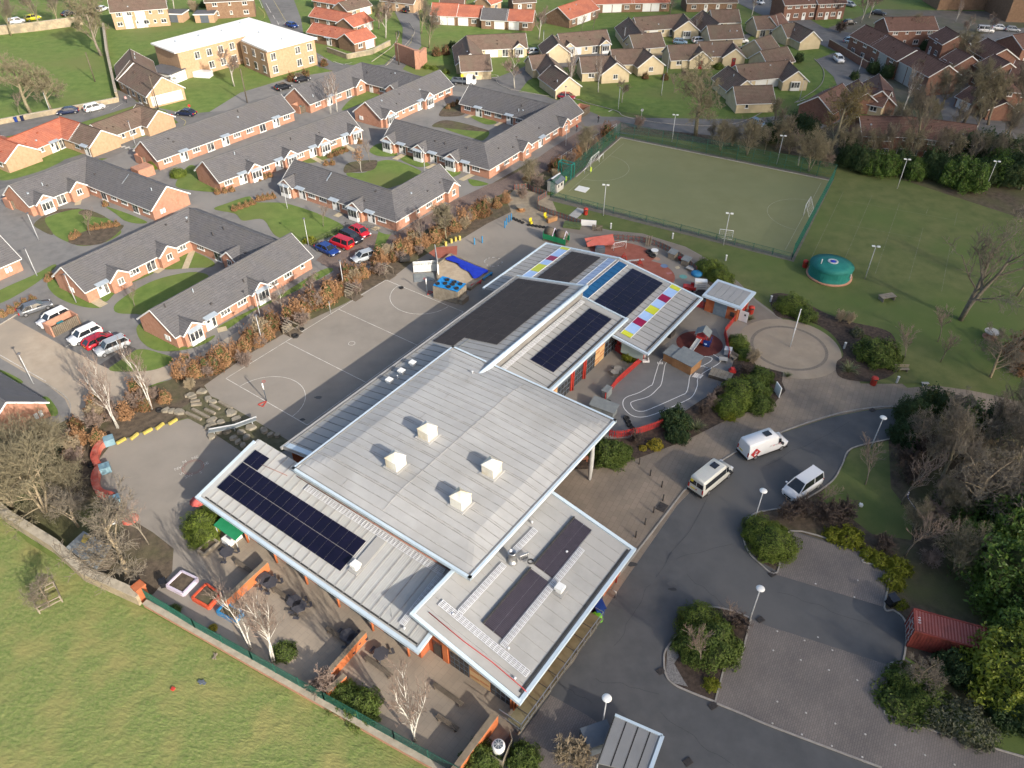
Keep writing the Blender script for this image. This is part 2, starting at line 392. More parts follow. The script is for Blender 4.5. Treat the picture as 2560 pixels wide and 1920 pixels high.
sheet('car_park_lawn',[t(11,720,565),t(11,1040,490),t(11,1060,900),t(11,1250,1150),t(11,1240,1350),t(11,900,1300),t(11,740,1180),t(11,520,1080),t(11,420,980),t(11,570,830)],zn(6),M_MOSS,False)
sheet('parking_bay',[t(11,195,1275),t(11,815,1465),t(11,812,1545),t(11,1035,1615),t(15,1000,270),t(15,100,0),t(14,2212,-20),t(11,80,1630)],zn(6),M_BAYP)
sheet('parking_bay',[t(14,1758,1100),t(14,1860,690),t(14,1975,735),t(14,2065,375),t(14,2212,435),t(15,300,530),t(15,1035,770),t(15,1000,1190),t(15,2300,1600),t(15,2300,1900),t(15,980,1655),t(15,0,1295),t(14,2000,1200)],zn(6),M_BAYP)
sheet('parking_bay',[t(14,0,1560),t(14,60,1400),t(14,330,1030),t(14,640,1200),t(14,830,1330),t(14,700,1700),t(14,0,1700)],zn(6),M_BAYP)
isl=[t(14,1755,1090),t(14,1550,1010),t(14,1400,940),t(14,1330,860),t(14,1312,720),t(14,1330,640),t(14,1400,540),t(14,1480,420),t(14,1560,310),t(14,1680,270),t(14,1850,290),t(14,2000,340),t(14,2062,375),t(14,1975,730),t(14,1860,685)]
sheet('bed',isl,zn(7),M_MULCH)
sheet('gravel_patch',[t(14,1330,860),t(14,1340,620),t(14,1420,600),t(14,1440,700),t(14,1400,760),t(14,1480,900),t(14,1520,960),t(14,1400,930)],zn(8),M_GRAVEL)
sheet('bed',[t(15,1040,780),t(15,1160,720),t(15,1900,1100),t(15,2300,1300),t(15,2300,1580),t(15,1005,1190)],zn(7),M_SOIL)
sheet('verge',[t(15,1830,1200),t(15,2300,1330),t(15,2300,1570),t(15,1900,1480)],zn(8),M_MOSS)
K=lambda*p:kerb('kerb',p,M_KERB)
K(t(10,920,1659),t(10,1200,1295),t(10,1480,930));K(t(10,1480,930),t(10,1700,740),t(10,1910,603));K(t(10,1910,603),t(11,130,412),t(11,560,268),t(11,900,208),t(11,1150,198))
K(t(11,1050,478),t(11,720,560),t(11,640,700),t(11,560,835),t(11,380,965),t(11,180,1058),t(10,2212,1095),t(10,2110,1115),t(10,2030,1180),t(10,1992,1290),t(10,2030,1430),t(10,2130,1545),t(11,80,1630),t(11,195,1272),t(11,820,1462),t(11,815,1542),t(11,1045,1612),t(15,1003,275),t(15,1095,305),t(15,1190,420),t(15,1165,735),t(15,1042,780),t(15,1004,1192))
K(t(15,1004,1192),t(15,1400,1330),t(15,1900,1478),t(15,2300,1595))
K(*isl[:13]);K(isl[12],isl[13]);K(isl[13],isl[14]);K(isl[14],isl[0])
K(t(14,1770,1105),t(14,2000,1200),t(14,2212,1290),t(15,500,1480),t(15,980,1659))
# tar seams, patches and stains of the worn car park
mb=MB();rs_=random.Random(4)
for a,b in(((10,1250,1659),(10,1700,1000)),((14,1500,0),(14,1850,260)),((14,700,900),(14,1250,1000)),((14,350,890),(14,700,1100)),((10,1400,1500),(10,1900,1400)),((14,900,600),(14,1200,60)),((15,100,130),(15,900,420)),((14,1300,1200),(14,1900,1640)),((11,0,700),(11,700,330))):
    p,q=t(*a),t(*b);ribbon(mb,spline([p.lerp(q,k/7)+Vector((rs_.uniform(-.25,.25),rs_.uniform(-.25,.25),0))for k in range(8)],3),.03,zn(5))
obj('tar_seams',mb,mat('tar_seam',(.035,.035,.037),(.05,.05,.05),scale=2,rough=.7),kind='structure')
for i,(T_,a,b,r1_,r2_)in enumerate(((14,1385,70,.45,.3),(14,1385,118,.4,.22),(10,1035,1560,.5,.3),(9,540,118,.5,.3),(9,400,310,.35,.22))):
    c=t(T_,a,b);sheet('tarmac_stain',[c+Vector((math.cos(k*.628)*r1_*rs_.uniform(.7,1.2),math.sin(k*.628)*r2_*rs_.uniform(.7,1.2),0))for k in range(10)],zn(6),mat('oil_stain',(.042,.042,.044),(.055,.054,.054),scale=3)if i%3 else mat('patch_tarmac',(.085,.084,.083),(.10,.098,.096),scale=2),True)
mb=MB()
for a,b in((410,70),(775,40),(745,185),(80,480),(315,560),(430,532),(555,643),(45,645),(283,728),(525,815),(770,902),(80,1088),(328,1185),(580,1277),(840,1370),(1097,1462),(1355,1550),(550,1470),(813,1567),(38,1275),(292,1372),(1610,1633)):p=t(15,a,b);mb.lathe((p.x,p.y,zn(7)),[(.09,0),(.07,.02)],8)
obj('bay_studs',mb,M_WORN,kind='structure')
# drain covers
def drain(p,rz=R(30),w=0.55,l=0.7):
    mb_=MB().box((0,0,0.02),(l,w,0.05));
    for k in range(6):mb_.box((-l/2+l*(k+0.5)/6,0,0.05),(l/14,w*0.9,0.02))
    return obj('drain_cover',mb_,M_IRON,loc=(p.x,p.y,zn(8)),rz=rz)
for p,lb in((t(14,1735,1125),'iron drain grate at the near tip of the shrub island kerb'),(t(14,2145,380),'iron drain grate beside the lamp on the shrub island'),(t(14,1285,825),'iron drain grate at the left side of the shrub island'),
              (t(14,1520,1610),'iron drain grate at the bottom edge of the car park'),(t(11,900,228),'iron drain grate in the top curve of the car park kerb'),(t(11,35,1645),'iron drain grate at the corner of the small parking bay')):
    tag(drain(p),lb,'drain','drain grates')
tag(drain(t(10,1295,1068),R(56),0.95,1.2),'rusty brown inspection cover in entrance paving beside the kerb','cover')

# ------------------------------------------------------------------ playground surfaces and paint
sheet('rubber_surface',[t(5,1490,530),t(5,1560,480),t(5,1740,465),t(5,1735,560),t(5,1560,575)],zn(3),M_RUBBER2)
sheet('rubber_surface',ring_of(t(6,950,520),5.4,3.3,R(-20),40)[:-1],zn(4),M_RUBBER2)
sheet('rubber_surface',ring_of(t(6,1150,720),4.6,4.6,R(-20),40)[:-1],zn(4),M_RUBBER2)
sheet('rubber_surface',ring_of(t(6,1620,1310),(t(6,1818,1310)-t(6,1422,1310)).length/2,(t(6,1620,1203)-t(6,1620,1415)).length/2,0,48)[:-1],zn(4),M_RUBBERD)
sheet('bark_pit',[t(2,20,1640),t(6,120,-10),t(6,330,30),t(6,400,200),t(6,330,250),t(6,270,300),t(6,120,270),t(6,0,205),t(5,2190,130),t(5,2150,60)],zn(4),M_BARK)
sheet('tarmac_court',[t(6,900,1659),t(6,1150,1440),t(6,1500,1190),t(6,1760,1180),t(6,1900,1480),t(6,1880,1640),t(10,1800,40),t(10,1300,340),t(10,1000,440),t(10,700,430),t(10,760,190)],zn(2),mat('infant_tarmac',(0.135,0.132,0.13),(0.16,0.155,0.15),scale=0.5,detail=8))
pm=MB();zz=zn(5)
ln=lambda*p,w=0.09:ribbon(pm,p,w,zz)
crn=[S(-0.1,7.75),S(29.9,7.6),S(30.1,-7.45),S(-0.1,-7.45)]
for a,b in((0,1),(1,2),(2,3),(3,0)):ln(crn[a],crn[b])
ln(S(9.9,7.7),S(10,-7.45));ln(S(19.9,7.65),S(20,-7.45))
for cu,a0 in((-0.1,-90),(29.9,90)):
    ribbon(pm,[S(cu+4.9*math.cos(R(a0+180*k/30)),0.1+4.9*math.sin(R(a0+180*k/30)))for k in range(31)],0.08,zz)
ribbon(pm,[S(15+0.45*math.cos(k*R(18)),0.1+0.45*math.sin(k*R(18)))for k in range(21)],0.07,zz)
obj('court_lines',pm,mat('worn_court_paint',(0.36,0.34,0.31),(0.58,0.56,0.52),scale=1.2,rough=0.9),kind='structure')
# toddler road loop
pm=MB()
outer=spline([t(6,1400,1392),t(6,1290,1450),t(6,1245,1560),t(6,1215,1659),t(10,1190,20),t(10,1100,75),t(10,990,115),t(10,958,160),t(10,975,220),t(10,1040,275),t(10,1130,287),t(10,1250,255),t(10,1480,155),t(10,1560,105),t(10,1600,20),t(6,1620,1590),t(6,1790,1480),t(6,1790,1440),t(6,1740,1405)],5)
inner=spline([t(6,1400,1420),t(6,1330,1480),t(6,1310,1560),t(6,1290,1659),t(10,1260,40),t(10,1180,110),t(10,1050,150),t(10,1025,175),t(10,1060,225),t(10,1120,238),t(10,1200,215),t(10,1450,105),t(10,1505,75),t(10,1525,10),t(6,1540,1590),t(6,1600,1530),t(6,1715,1465),t(6,1715,1430),t(6,1600,1418)],5)
ribbon(pm,outer,0.09,zz);ribbon(pm,inner,0.09,zz)
ribbon(pm,[t(6,1500,1412),t(6,1600,1420)],0.09,zz);ribbon(pm,[t(6,1590,1490),t(6,1690,1520)],0.09,zz)
for k in range(5):
    a,b=t(6,1560+k*15,1600+k*3),t(6,1590+k*15,1565+k*4);ribbon(pm,[a,b],0.2,zz)
for k in range(4):
    a,b=t(6,1262+k*13,1490),t(6,1258+k*13,1470);ribbon(pm,[a,b],0.12,zz)
obj('toddler_road_lines',pm,M_WHITE,kind='structure')
# compass letters by the small playground
COMP=[('NE',1685,637,M_WORN),('N',1595,675,M_WORN),('NW',1550,727,M_WORN),('W',1575,777,M_WORN),('SW',1633,797,M_WORN),('S',1735,765,M_WORN),('SE',1780,690,M_WORN)]
for s_,a,b,m_ in COMP:
    me=text_mesh(s_,0.62,'compass_letter');me.materials.append(m_)
    p=t(8,a,b);obj('compass_letter',me,m_,loc=(p.x,p.y,zn(5)),rz=R(35),kind='structure')
mb=MB();cc=t(8,1668,720);ribbon(mb,ring_of(cc,1.15,1.15,0,30),0.1,zn(5));ribbon(mb,ring_of(cc,0.95,0.95,0,30),0.05,zn(5));obj('compass_ring',mb,mat('faded_red_paint',(0.26,0.12,0.10),(0.22,0.15,0.13),scale=2),kind='structure')
# small coloured marks of the far playground
def spot(p,r,m_,n=14):sheet('painted_spot',ring_of(p,r,r,0,n)[:-1],zn(5),m_)
spot(t(6,1480,733),0.62,mat('teal_paint',(0.10,0.26,0.24),(0.13,0.3,0.27),scale=3));spot(t(6,1315,640),0.6,mat('blue_paint_mark',(0.11,0.16,0.26),(0.14,0.2,0.3),scale=3))
spot(t(6,1255,580),0.5,mat('peach_paint',(0.36,0.2,0.14),(0.4,0.24,0.17),scale=3));sheet('painted_spot',[t(6,1405,650),t(6,1440,640),t(6,1455,660),t(6,1420,668)],zn(5),mat('cream_paint',(0.38,0.33,0.22),(0.44,0.38,0.27),scale=3))
sheet('painted_spot',[t(6,1330,700),t(6,1375,692),t(6,1385,706),t(6,1345,715)],zn(5),mat('pink_paint',(0.32,0.13,0.12),(0.36,0.16,0.15),scale=3))
mb=MB()
for k in range(10):
    p=t(6,990+k*16,598-k*1.5);mb.add([(p.x-.14,p.y-.25,zn(6)),(p.x+.14,p.y-.25,zn(6)),(p.x+.14,p.y+.25,zn(6)),(p.x-.14,p.y+.25,zn(6))],[(0,1,2,3)])
obj('painted_squares',mb,M_WORN,kind='structure')
mb=MB();rr=random.Random(3)
for k in range(26):
    a=rr.uniform(0,6.28);p=t(5,2050+75*math.cos(a),605+38*math.sin(a));mb.add([(p.x+.16*math.cos(a+q),p.y+.16*math.sin(a+q),zn(4))for q in(0,1.57,3.14,4.71)],[(0,1,2,3)])
obj('painted_footprints',mb,M_WORN,kind='structure')
# pitch lines
pm=MB();zz=zn(7)
for a,b in(((1559,359),(1422,479)),((2053,457),(1963,625))):ribbon(pm,[G(*a),G(*b)],0.09,zz)
gl=G(1492,418);gr=G(2010,538);ax=(gr-gl).normalized();ang0=math.atan2(ax.y,ax.x)
ribbon(pm,[gl+Vector((6.3*math.cos(ang0+R(a)),6.3*math.sin(ang0+R(a)),0))for a in range(-90,91,6)],0.09,zz)
ribbon(pm,[gr-Vector((6.3*math.cos(ang0+R(a)),6.3*math.sin(ang0+R(a)),0))for a in range(-90,91,6)],0.09,zz)
obj('pitch_lines',pm,mat('pitch_line_paint',(0.22,0.21,0.14),(0.30,0.29,0.2),scale=1.5),kind='structure')
pm=MB();zz=zn(5)
for a,b in(((7,650,0),(7,370,580)),((7,900,30),(7,650,610)),((7,1135,100),(7,925,710)),((7,1340,310),(7,1215,770)),((7,1580,440),(7,1500,860)),((7,1385,140),(7,1365,190)),((7,1635,180),(7,1610,290)),((7,700,80),(7,1700,260)),((7,560,260),(7,1300,400))):
    ribbon(pm,[t(*a),t(*b)],0.1,zz)
obj('running_track_lines',pm,M_FAINT,kind='structure')

# ------------------------------------------------------------------ housing estate ground
sheet('estate_path',[F(0,400),F(120,385),F(250,335),F(420,262),F(520,200),F(620,170),F(740,150),F(1010,190),F(1140,200),F(1290,255),F(1190,330),F(1100,395),F(960,480),F(880,530),F(760,620),F(600,715),F(450,800),F(330,830),F(180,880),F(150,930),F(60,960),F(-300,900),F(-300,520)],zn(2),M_PATH)
sheet('hedge_bank',[F(-60,1000),F(0,935),F(120,920),F(190,880),F(330,835),F(420,800),F(560,730),F(700,650),F(800,585),F(880,520),F(960,470),F(1040,410),F(1100,375),F(1200,320),F(1290,268),F(1325,285),F(1270,350),F(1180,420),F(1130,440),F(1106,457),F(1053,483),F(1000,515),F(943,536),F(885,571),F(853,596),F(818,613),F(745,656),F(645,703),F(540,764),F(441,833),F(470,880),F(440,914),F(405,903),F(330,924),F(240,959),F(208,1000),F(215,1080),F(330,1150),F(375,1185),F(372,1236),F(330,1285),F(200,1230),F(0,1110)],zn(3),M_SOIL)
sheet('stepping_stone_garden',[A_ for A_ in(F(392,882),F(440,850),F(470,862),F(545,905),F(640,962),F(590,985),F(520,975),F(440,922),F(405,903))],zn(4),mat('mossy_earth',(0.06,0.06,0.028),(0.11,0.098,0.06),scale=1.4,detail=8,bump=0.6))
sheet('beige_lane',[t(4,-60,1170),t(4,175,1050),t(4,110,1092),t(4,560,1340),t(4,880,1500),t(4,940,1530),t(4,1060,1560),t(4,1300,1545),t(4,1560,1470),t(4,1800,1360),t(4,2100,1180),t(5,0,1010),t(5,300,900),t(5,560,760),t(5,700,690),t(5,760,740),t(5,500,880),t(5,300,990),t(5,0,1180),t(4,2000,1340),t(4,1800,1460),t(4,1500,1600),t(8,1180,60),t(8,1050,160),t(8,760,330),t(8,640,300),t(8,560,130),t(8,400,0),t(4,180,1540),t(4,-60,1400)],zn(4),M_BEIGE)
sheet('brown_lane',[t(5,0,1010),t(5,300,885),t(5,680,690),t(5,520,590),t(5,640,480),t(5,1000,360),t(5,1200,370),t(5,1400,250),t(5,1640,110),t(5,2000,-60),t(1,2120,1560),t(2,60,1480),t(2,330,1290),t(2,620,1110),t(2,900,1040),t(2,1030,1080),t(2,700,1260),t(2,330,1450),t(2,0,1640),t(5,1900,120),t(5,1400,360),t(5,1150,480),t(5,1080,620),t(5,900,650),t(5,620,800),t(5,300,1000),t(5,0,1190)],zn(5),brick_mat('brown_blocks',(0.15,0.11,0.095),(0.18,0.135,0.115),(0.11,0.09,0.08),sc=1.5,rot=-R(57),bw=0.5,rh=0.25,ms=0.03))
sheet('parking_bays_tarmac',[t(4,110,1090),t(4,430,975),t(4,900,1215),t(4,1185,1360),t(4,940,1530),t(4,860,1495)],zn(6),M_ROAD)
sheet('parking_bay_patch',[t(4,865,1493),t(4,1115,1330),t(4,1185,1360),t(4,935,1528)],zn(7),mat('fresh_tarmac',(0.055,0.05,0.05),(0.075,0.07,0.068),scale=1))
lawns=[
 [t(4,1180,1180),t(4,1240,1130),t(4,1290,1200),t(4,1580,1340),t(4,1850,1240),t(4,1780,1310),t(4,1560,1372),t(4,1350,1370),t(4,1220,1290)],
 [t(4,1900,1160),t(4,2212,1000),t(5,130,940),t(5,560,680),t(5,655,690),t(5,300,880),t(5,0,1020),t(4,1960,1190)],
 [t(4,985,1020),t(4,1010,960),t(4,1150,860),t(4,1350,760),t(4,1600,700),t(4,1740,700),t(4,1800,740),t(4,1650,840),t(4,1290,1040),t(4,1150,1055),t(4,1030,1050)],
 [t(4,880,930),t(4,900,890),t(4,1180,760),t(4,1300,690),t(4,1320,710),t(4,1050,830),t(4,930,945)],
 [t(4,410,800),t(4,470,760),t(4,600,850),t(4,780,940),t(4,880,1000),t(4,750,1000),t(4,600,960),t(4,470,890)],
 [t(4,390,230),t(4,560,170),t(4,700,150),t(4,850,190),t(4,980,260),t(4,1040,320),t(4,1035,370),t(4,900,440),t(4,720,470),t(4,600,440),t(4,480,380),t(4,410,300)],
 [t(4,1410,650),t(4,1620,530),t(4,1680,520),t(4,1840,600),t(4,1830,650),t(4,1640,660),t(4,1450,672)],
 [t(4,-40,900),t(4,0,850),t(4,300,715),t(4,460,630),t(4,475,660),t(4,300,800),t(4,80,930),t(4,-40,970)],
 [t(4,920,130),t(4,1080,180),t(4,1270,260),t(4,1190,275),t(4,1080,250),t(4,1000,190)],
 [t(5,0,90),t(5,300,110),t(5,760,300),t(5,520,430),t(5,440,450),t(5,380,450),t(5,170,380),t(5,60,240),t(4,2100,250),t(4,2030,190),t(4,1850,150),t(4,1960,100),t(4,2150,40)],
 [t(0,1530,1560),t(0,1640,1430),t(0,1740,1480),t(0,1730,1560),t(0,1900,1659),t(0,1560,1630)],
 [t(1,400,1395),t(1,640,1290),t(1,760,1270),t(1,830,1290),t(1,620,1375),t(1,480,1410)],
 [t(1,1240,1370),t(1,1330,1330),t(1,1500,1420),t(1,1470,1440),t(1,1380,1440)],
 [t(1,1590,1430),t(1,1770,1490),t(1,1640,1540)],[t(1,1840,1550),t(1,2010,1590),t(1,1880,1610)],
 [t(1,1620,1110),t(1,1700,1090),t(1,2000,1130),t(1,1970,1210),t(1,1890,1200)],[t(1,1840,1000),t(1,1960,1000),t(1,2080,1060),t(1,1980,1075)],
 [t(1,740,950),t(1,830,850),t(1,950,790),t(1,1080,800),t(1,1060,830),t(1,830,930)],
 [t(1,980,1300),t(1,1080,1240),t(1,1220,1330),t(1,1150,1355),t(1,1040,1345)],
 [t(1,780,1500),t(1,950,1490),t(1,1050,1400),t(1,1200,1390),t(1,1390,1460),t(1,1420,1500),t(1,1260,1590),t(1,1060,1640),t(1,900,1590)],
 [t(4,945,1525),t(4,1180,1365),t(4,1400,1400),t(4,1500,1450),t(4,1350,1535),t(4,1080,1555)],
 [t(8,360,130),t(8,420,120),t(8,500,230),t(8,480,280),t(8,400,260)],[t(4,-30,1540),t(4,60,1560),t(4,200,1640),t(4,120,1659),t(4,-30,1640)],
 [t(0,20,1520),t(0,500,1390),t(0,530,1400),t(0,350,1480),t(0,60,1560)],[t(5,1000,620),t(5,1180,340),t(5,1150,370),t(5,1070,350),t(5,1060,340)]]
for k,L_ in enumerate(lawns):sheet('garden_lawn',L_,zn(7),M_LAWN,True)
for L_ in([t(4,690,170),t(4,760,155),t(4,900,210),t(4,890,228),t(4,700,195)],[t(4,590,430),t(4,740,340),t(4,1040,285),t(4,1045,330),t(4,900,440),t(4,720,465)],[t(1,760,1490),t(1,800,1410),t(1,1000,1385),t(1,1050,1400),t(1,1010,1470),t(1,860,1490)],
           [t(1,1520,1090),t(1,1650,1040),t(1,1950,1110),t(1,1990,1140),t(1,1640,1110)],[t(1,1580,990),t(1,1660,900),t(1,1780,880),t(1,1800,990),t(1,1640,1010)],[t(4,300,270),t(4,480,160),t(4,700,145),t(4,560,170),t(4,390,230),t(4,460,370),t(4,350,330)]):
    sheet('bed',L_,zn(8),M_SOIL,True)
for a,b,w in(((4,800,930),(4,900,985),1.3),((4,1340,700),(4,1400,660),1.3),((4,1665,505),(4,1600,665),1.0),((4,690,50),(4,670,115),1.0),((1,770,1260),(1,860,1310),1.1),((1,490,1360),(1,600,1420),1.1),((1,1300,1325),(1,1200,1380),1.3),((1,1580,1410),(1,1480,1460),1.3),((1,1870,1510),(1,1770,1560),1.3),
                ((5,690,215),(5,740,185),1.2),((5,1010,330),(5,1060,305),1.2),((4,1880,1200),(4,1960,1180),1.2),((1,1880,990),(1,1810,1020),1.0),((1,2140,1050),(1,2070,1090),1.0)):
    mb=MB();ribbon(mb,[t(*a),t(*b)],w,zn(9));obj('doorstep_path',mb,M_SLABC,kind='structure')

# ------------------------------------------------------------------ roads
def road(name,pts,m,z):return sheet(name,pts,z,m)
road('lane',[t(0,-300,1150),t(0,0,1055),t(0,500,975),t(0,1000,890),t(0,1010,780),t(0,1110,800),t(0,1180,880),t(0,1400,940),t(0,1620,985),t(0,1960,955),t(0,2100,900),t(0,2212,860),t(1,250,810),t(1,250,850),t(0,2212,960),t(0,1680,1060),t(0,1600,1080),t(0,1170,1262),t(0,960,1365),t(0,740,1380),t(0,300,1520),t(0,0,1640),t(0,-300,1760),t(0,-300,1640),t(0,300,1460),t(0,720,1330),t(0,960,1270),t(0,1300,1160),t(0,1540,1060),t(0,1430,960),t(0,1200,900),t(0,700,1060),t(0,450,1110),t(0,0,1190),t(0,-300,1280)],M_ROAD,zn(4))
road('main_road',[F(545,-40),F(620,-40),F(650,40),F(660,100),F(720,135),F(770,142),F(830,140),F(868,105),F(870,60),F(850,20),F(905,25),F(910,100),F(870,150),F(905,165),F(985,175),F(1080,165),F(1145,140),F(1190,145),F(1140,175),F(1120,200),F(1170,205),F(1260,235),F(1300,252),F(1400,255),F(1600,258),F(1750,245),F(1800,225),F(1815,200),F(1800,165),F(1760,130),F(1800,115),F(1860,130),F(1900,165),F(1885,220),F(1830,265),F(1700,300),F(1500,300),F(1350,290),F(1250,270),F(1130,225),F(1000,200),F(880,180),F(760,165),F(690,145),F(630,120),F(590,60)],M_ROAD,zn(4))
road('close',[F(1120,150),F(1200,110),F(1300,105),F(1420,110),F(1560,90),F(1640,65),F(1600,95),F(1440,125),F(1300,130),F(1200,150)],M_ROAD,zn(4))
road('far_street',[F(1560,-10),F(1660,-10),F(1780,60),F(1960,95),F(2212,60),F(2400,60),F(2400,100),F(2150,95),F(1960,125),F(1800,110),F(1700,60)],M_ROAD,zn(4))
road('woodland_court',[F(2000,130),F(2120,160),F(2140,230),F(2200,300),F(2150,330),F(2050,300),F(2020,200)],M_ROAD,zn(4))
road('brick_estate_yards',[F(1790,60),F(1900,20),F(2400,30),F(2400,330),F(2100,330),F(1990,320),F(1900,240),F(1905,180),F(1870,130),F(1800,105)],mat('yard_tarmac',(0.10,0.088,0.075),(0.15,0.13,0.11),scale=0.4,detail=9,col3=(0.085,0.092,0.045),scale3=0.07),zn(3))
road('wood_floor',[F(1740,290),F(1850,250),F(2400,330),F(2400,500),F(2200,470),F(1830,350),F(1330,285),F(1330,270),F(1600,300)],M_SOIL,zn(4))
mk=MB();z_=zn(6)
for a,b,w in(((1,30,0),(1,60,70),.15),((1,85,30),(1,130,110),.15),((1,145,130),(1,165,165),.15),((1,180,180),(1,195,215),.15),((1,540,490),(1,620,515),.15),((1,670,532),(1,750,560),.15),((1,768,555),(1,830,543),.2),((2,835,965),(2,870,950),.25),((3,245,885),(3,320,860),.2)):
    ribbon(mk,[t(*a),t(*b)],w,z_)
for k in range(3):ribbon(mk,[t(0,1048+k*34,1275+k*8),t(0,1085+k*36,1262+k*9)],0.55,z_)
ribbon(mk,ring_of(t(1,225,200),1.1,1.1,0,20),.15,z_);ribbon(mk,ring_of(t(1,2055,660),1.1,1.1,0,20),.15,z_)
for a,b in(((0,720,990),(0,760,970)),((0,850,970),(0,940,920)),((0,960,955),(0,1060,895)),((4,0,1410),(4,400,1640)),((4,435,975),(4,560,1040)),((4,570,1340),(4,660,1290))):ribbon(mk,[t(*a),t(*b)],0.1,z_+0.02)
obj('road_markings',mk,M_WORN,kind='structure')
mk=MB()
for pts in([(1,20,60),(1,70,110),(1,75,150),(1,45,170)],[(1,150,0),(1,280,220)],[(1,1240,285),(1,1230,340),(1,1190,400),(1,1010,530)],[(1,1350,300),(1,1330,380),(1,1200,480),(1,1130,560)],[(0,1560,1020),(0,1605,1050),(0,1590,1085)]):
    ribbon(mk,spline([t(*p)for p in pts],4),0.09,z_)
obj('yellow_lines',mk,M_YELLINE,kind='structure')
for pts in([(1,1120,570),(1,1170,530),(1,1300,380),(1,1370,280),(1,1320,190)],[(1,1000,535),(1,1180,400),(1,1235,300),(1,1225,270)],[(2,0,775),(2,300,830),(2,560,860),(2,640,890),(2,900,960),(2,980,1010),(2,1300,1065),(2,1700,1090),(2,2000,1050),(2,2212,940)],[(3,230,890),(3,420,770),(3,480,680),(3,470,590),(3,400,510)],
            [(8,400,0),(8,540,90),(8,610,180),(8,600,320)],[(4,0,1150),(4,170,1045)],[(4,430,972),(4,560,1040)],[(1,2075,690),(1,2100,730),(1,2212,780)]):
    kerb('kerb',[t(*p)for p in pts],M_KERB,0.14,0.1,z=0.03)
# ------------------------------------------------------------------ school building
M_ROOFW=mat('pale_metal_roof',(0.315,0.312,0.305),(0.355,0.352,0.343),scale=0.5,detail=9,rough=0.6,spec=0.25,col3=(0.285,0.28,0.268),scale3=0.2)
M_ROOFG=mat('grey_metal_roof',(0.26,0.258,0.25),(0.31,0.307,0.298),scale=0.45,detail=8,rough=0.7,spec=0.15,col3=(0.30,0.295,0.285),scale3=0.15)
M_ROOFC=mat('cream_metal_roof',(0.35,0.35,0.335),(0.40,0.40,0.385),scale=0.6,detail=8,rough=0.55,spec=0.35,col3=(0.365,0.36,0.345),scale3=0.2)
M_SEAM=mat('roof_seam',(0.16,0.155,0.148),(0.23,0.225,0.215),scale=1.5,rough=0.6)
M_SEAML=mat('roof_seam_light',(0.24,0.235,0.225),(0.36,0.35,0.335),scale=1.2,rough=0.6)
M_FASC=mat('pale_blue_fascia',(0.42,0.50,0.56),(0.46,0.54,0.60),scale=0.4,rough=0.4,spec=0.4)
M_GUT=mat('gutter_dark',(0.03,0.03,0.03),(0.05,0.048,0.045),scale=2,rough=0.7)
M_OBR=mat('orange_brick',(0.30,0.082,0.032),(0.37,0.115,0.05),scale=1.4,detail=6,rough=0.9,bump=0.3,bscale=14)
M_OREN=mat('orange_render',(0.40,0.115,0.04),(0.46,0.145,0.055),scale=0.5,rough=0.85)
M_TIMB=mat('pale_timber',(0.42,0.26,0.12),(0.52,0.35,0.18),scale=0.8,rough=0.75,stretch=((1,1,8),0))
M_TIMB2=mat('red_timber',(0.34,0.14,0.06),(0.42,0.19,0.09),scale=0.8,rough=0.75,stretch=((1,1,8),0))
M_GFRAME=mat('slate_frame',(0.075,0.09,0.11),(0.095,0.11,0.13),scale=1,rough=0.5)
M_GLASS=mat('window_glass',(0.012,0.014,0.018),(0.03,0.033,0.038),scale=0.7,rough=0.06,spec=0.7)
M_PV=mat('solar_glass',(0.004,0.004,0.013),(0.007,0.006,0.019),scale=0.4,rough=0.22,spec=0.35)
M_PVSHEEN=mat('solar_glass_painted_sheen',(0.036,0.031,0.031),(0.046,0.039,0.038),scale=0.8,rough=0.6,spec=0.12)  # brown-grey base colour paints in the sky reflection on dark panels
M_PVF=mat('solar_frame',(0.07,0.07,0.08),(0.09,0.09,0.10),scale=1,rough=0.5)
M_RAIL=mat('panel_rail',(0.30,0.30,0.26),(0.36,0.36,0.3),scale=1,rough=0.5,metal=0.3)
M_TUBE=mat('solar_tube',(0.05,0.044,0.058),(0.068,0.06,0.078),scale=2,rough=0.4,spec=0.3)
M_WALK=mat('galvanised_walkway',(0.50,0.51,0.54),(0.60,0.61,0.63),scale=2,rough=0.5)
M_STEEL=mat('steel',(0.35,0.35,0.35),(0.45,0.45,0.45),scale=2,rough=0.3,metal=0.8)
M_WHT=mat('white_plastic',(0.62,0.62,0.60),(0.70,0.70,0.68),scale=1.5,rough=0.5)
M_VENT=mat('stained_white_vent',(0.56,0.54,0.48),(0.68,0.66,0.60),scale=0.9,rough=0.7,col3=(0.5,0.43,0.3),scale3=0.5)
M_REDPIPE=mat('red_conduit',(0.38,0.05,0.05),(0.45,0.07,0.07),scale=2,rough=0.6)
M_RUSTP=mat('copper_conduit',(0.26,0.10,0.07),(0.32,0.14,0.10),scale=2,rough=0.6)
M_SKYB=mat('blue_glazing',(0.008,0.062,0.155),(0.012,0.08,0.19),scale=0.4,rough=0.15,spec=0.5)
M_SKYP=mat('pale_blue_panel',(0.20,0.27,0.40),(0.24,0.31,0.45),scale=0.5,rough=0.35)
M_SKYC=mat('light_blue_pane',(0.26,0.38,0.60),(0.31,0.44,0.66),scale=0.4,rough=0.3)
M_SKYY=mat('yellow_pane',(0.42,0.45,0.02),(0.48,0.50,0.04),scale=0.4,rough=0.3)
M_SKYR=mat('crimson_pane',(0.21,0.004,0.04),(0.26,0.008,0.055),scale=0.4,rough=0.3)
M_REDST=mat('red_steel',(0.36,0.03,0.02),(0.42,0.05,0.035),scale=1.5,rough=0.6)
M_RED=mat('red_paint',(0.33,0.022,0.022),(0.40,0.035,0.03),scale=1.2,rough=0.6)
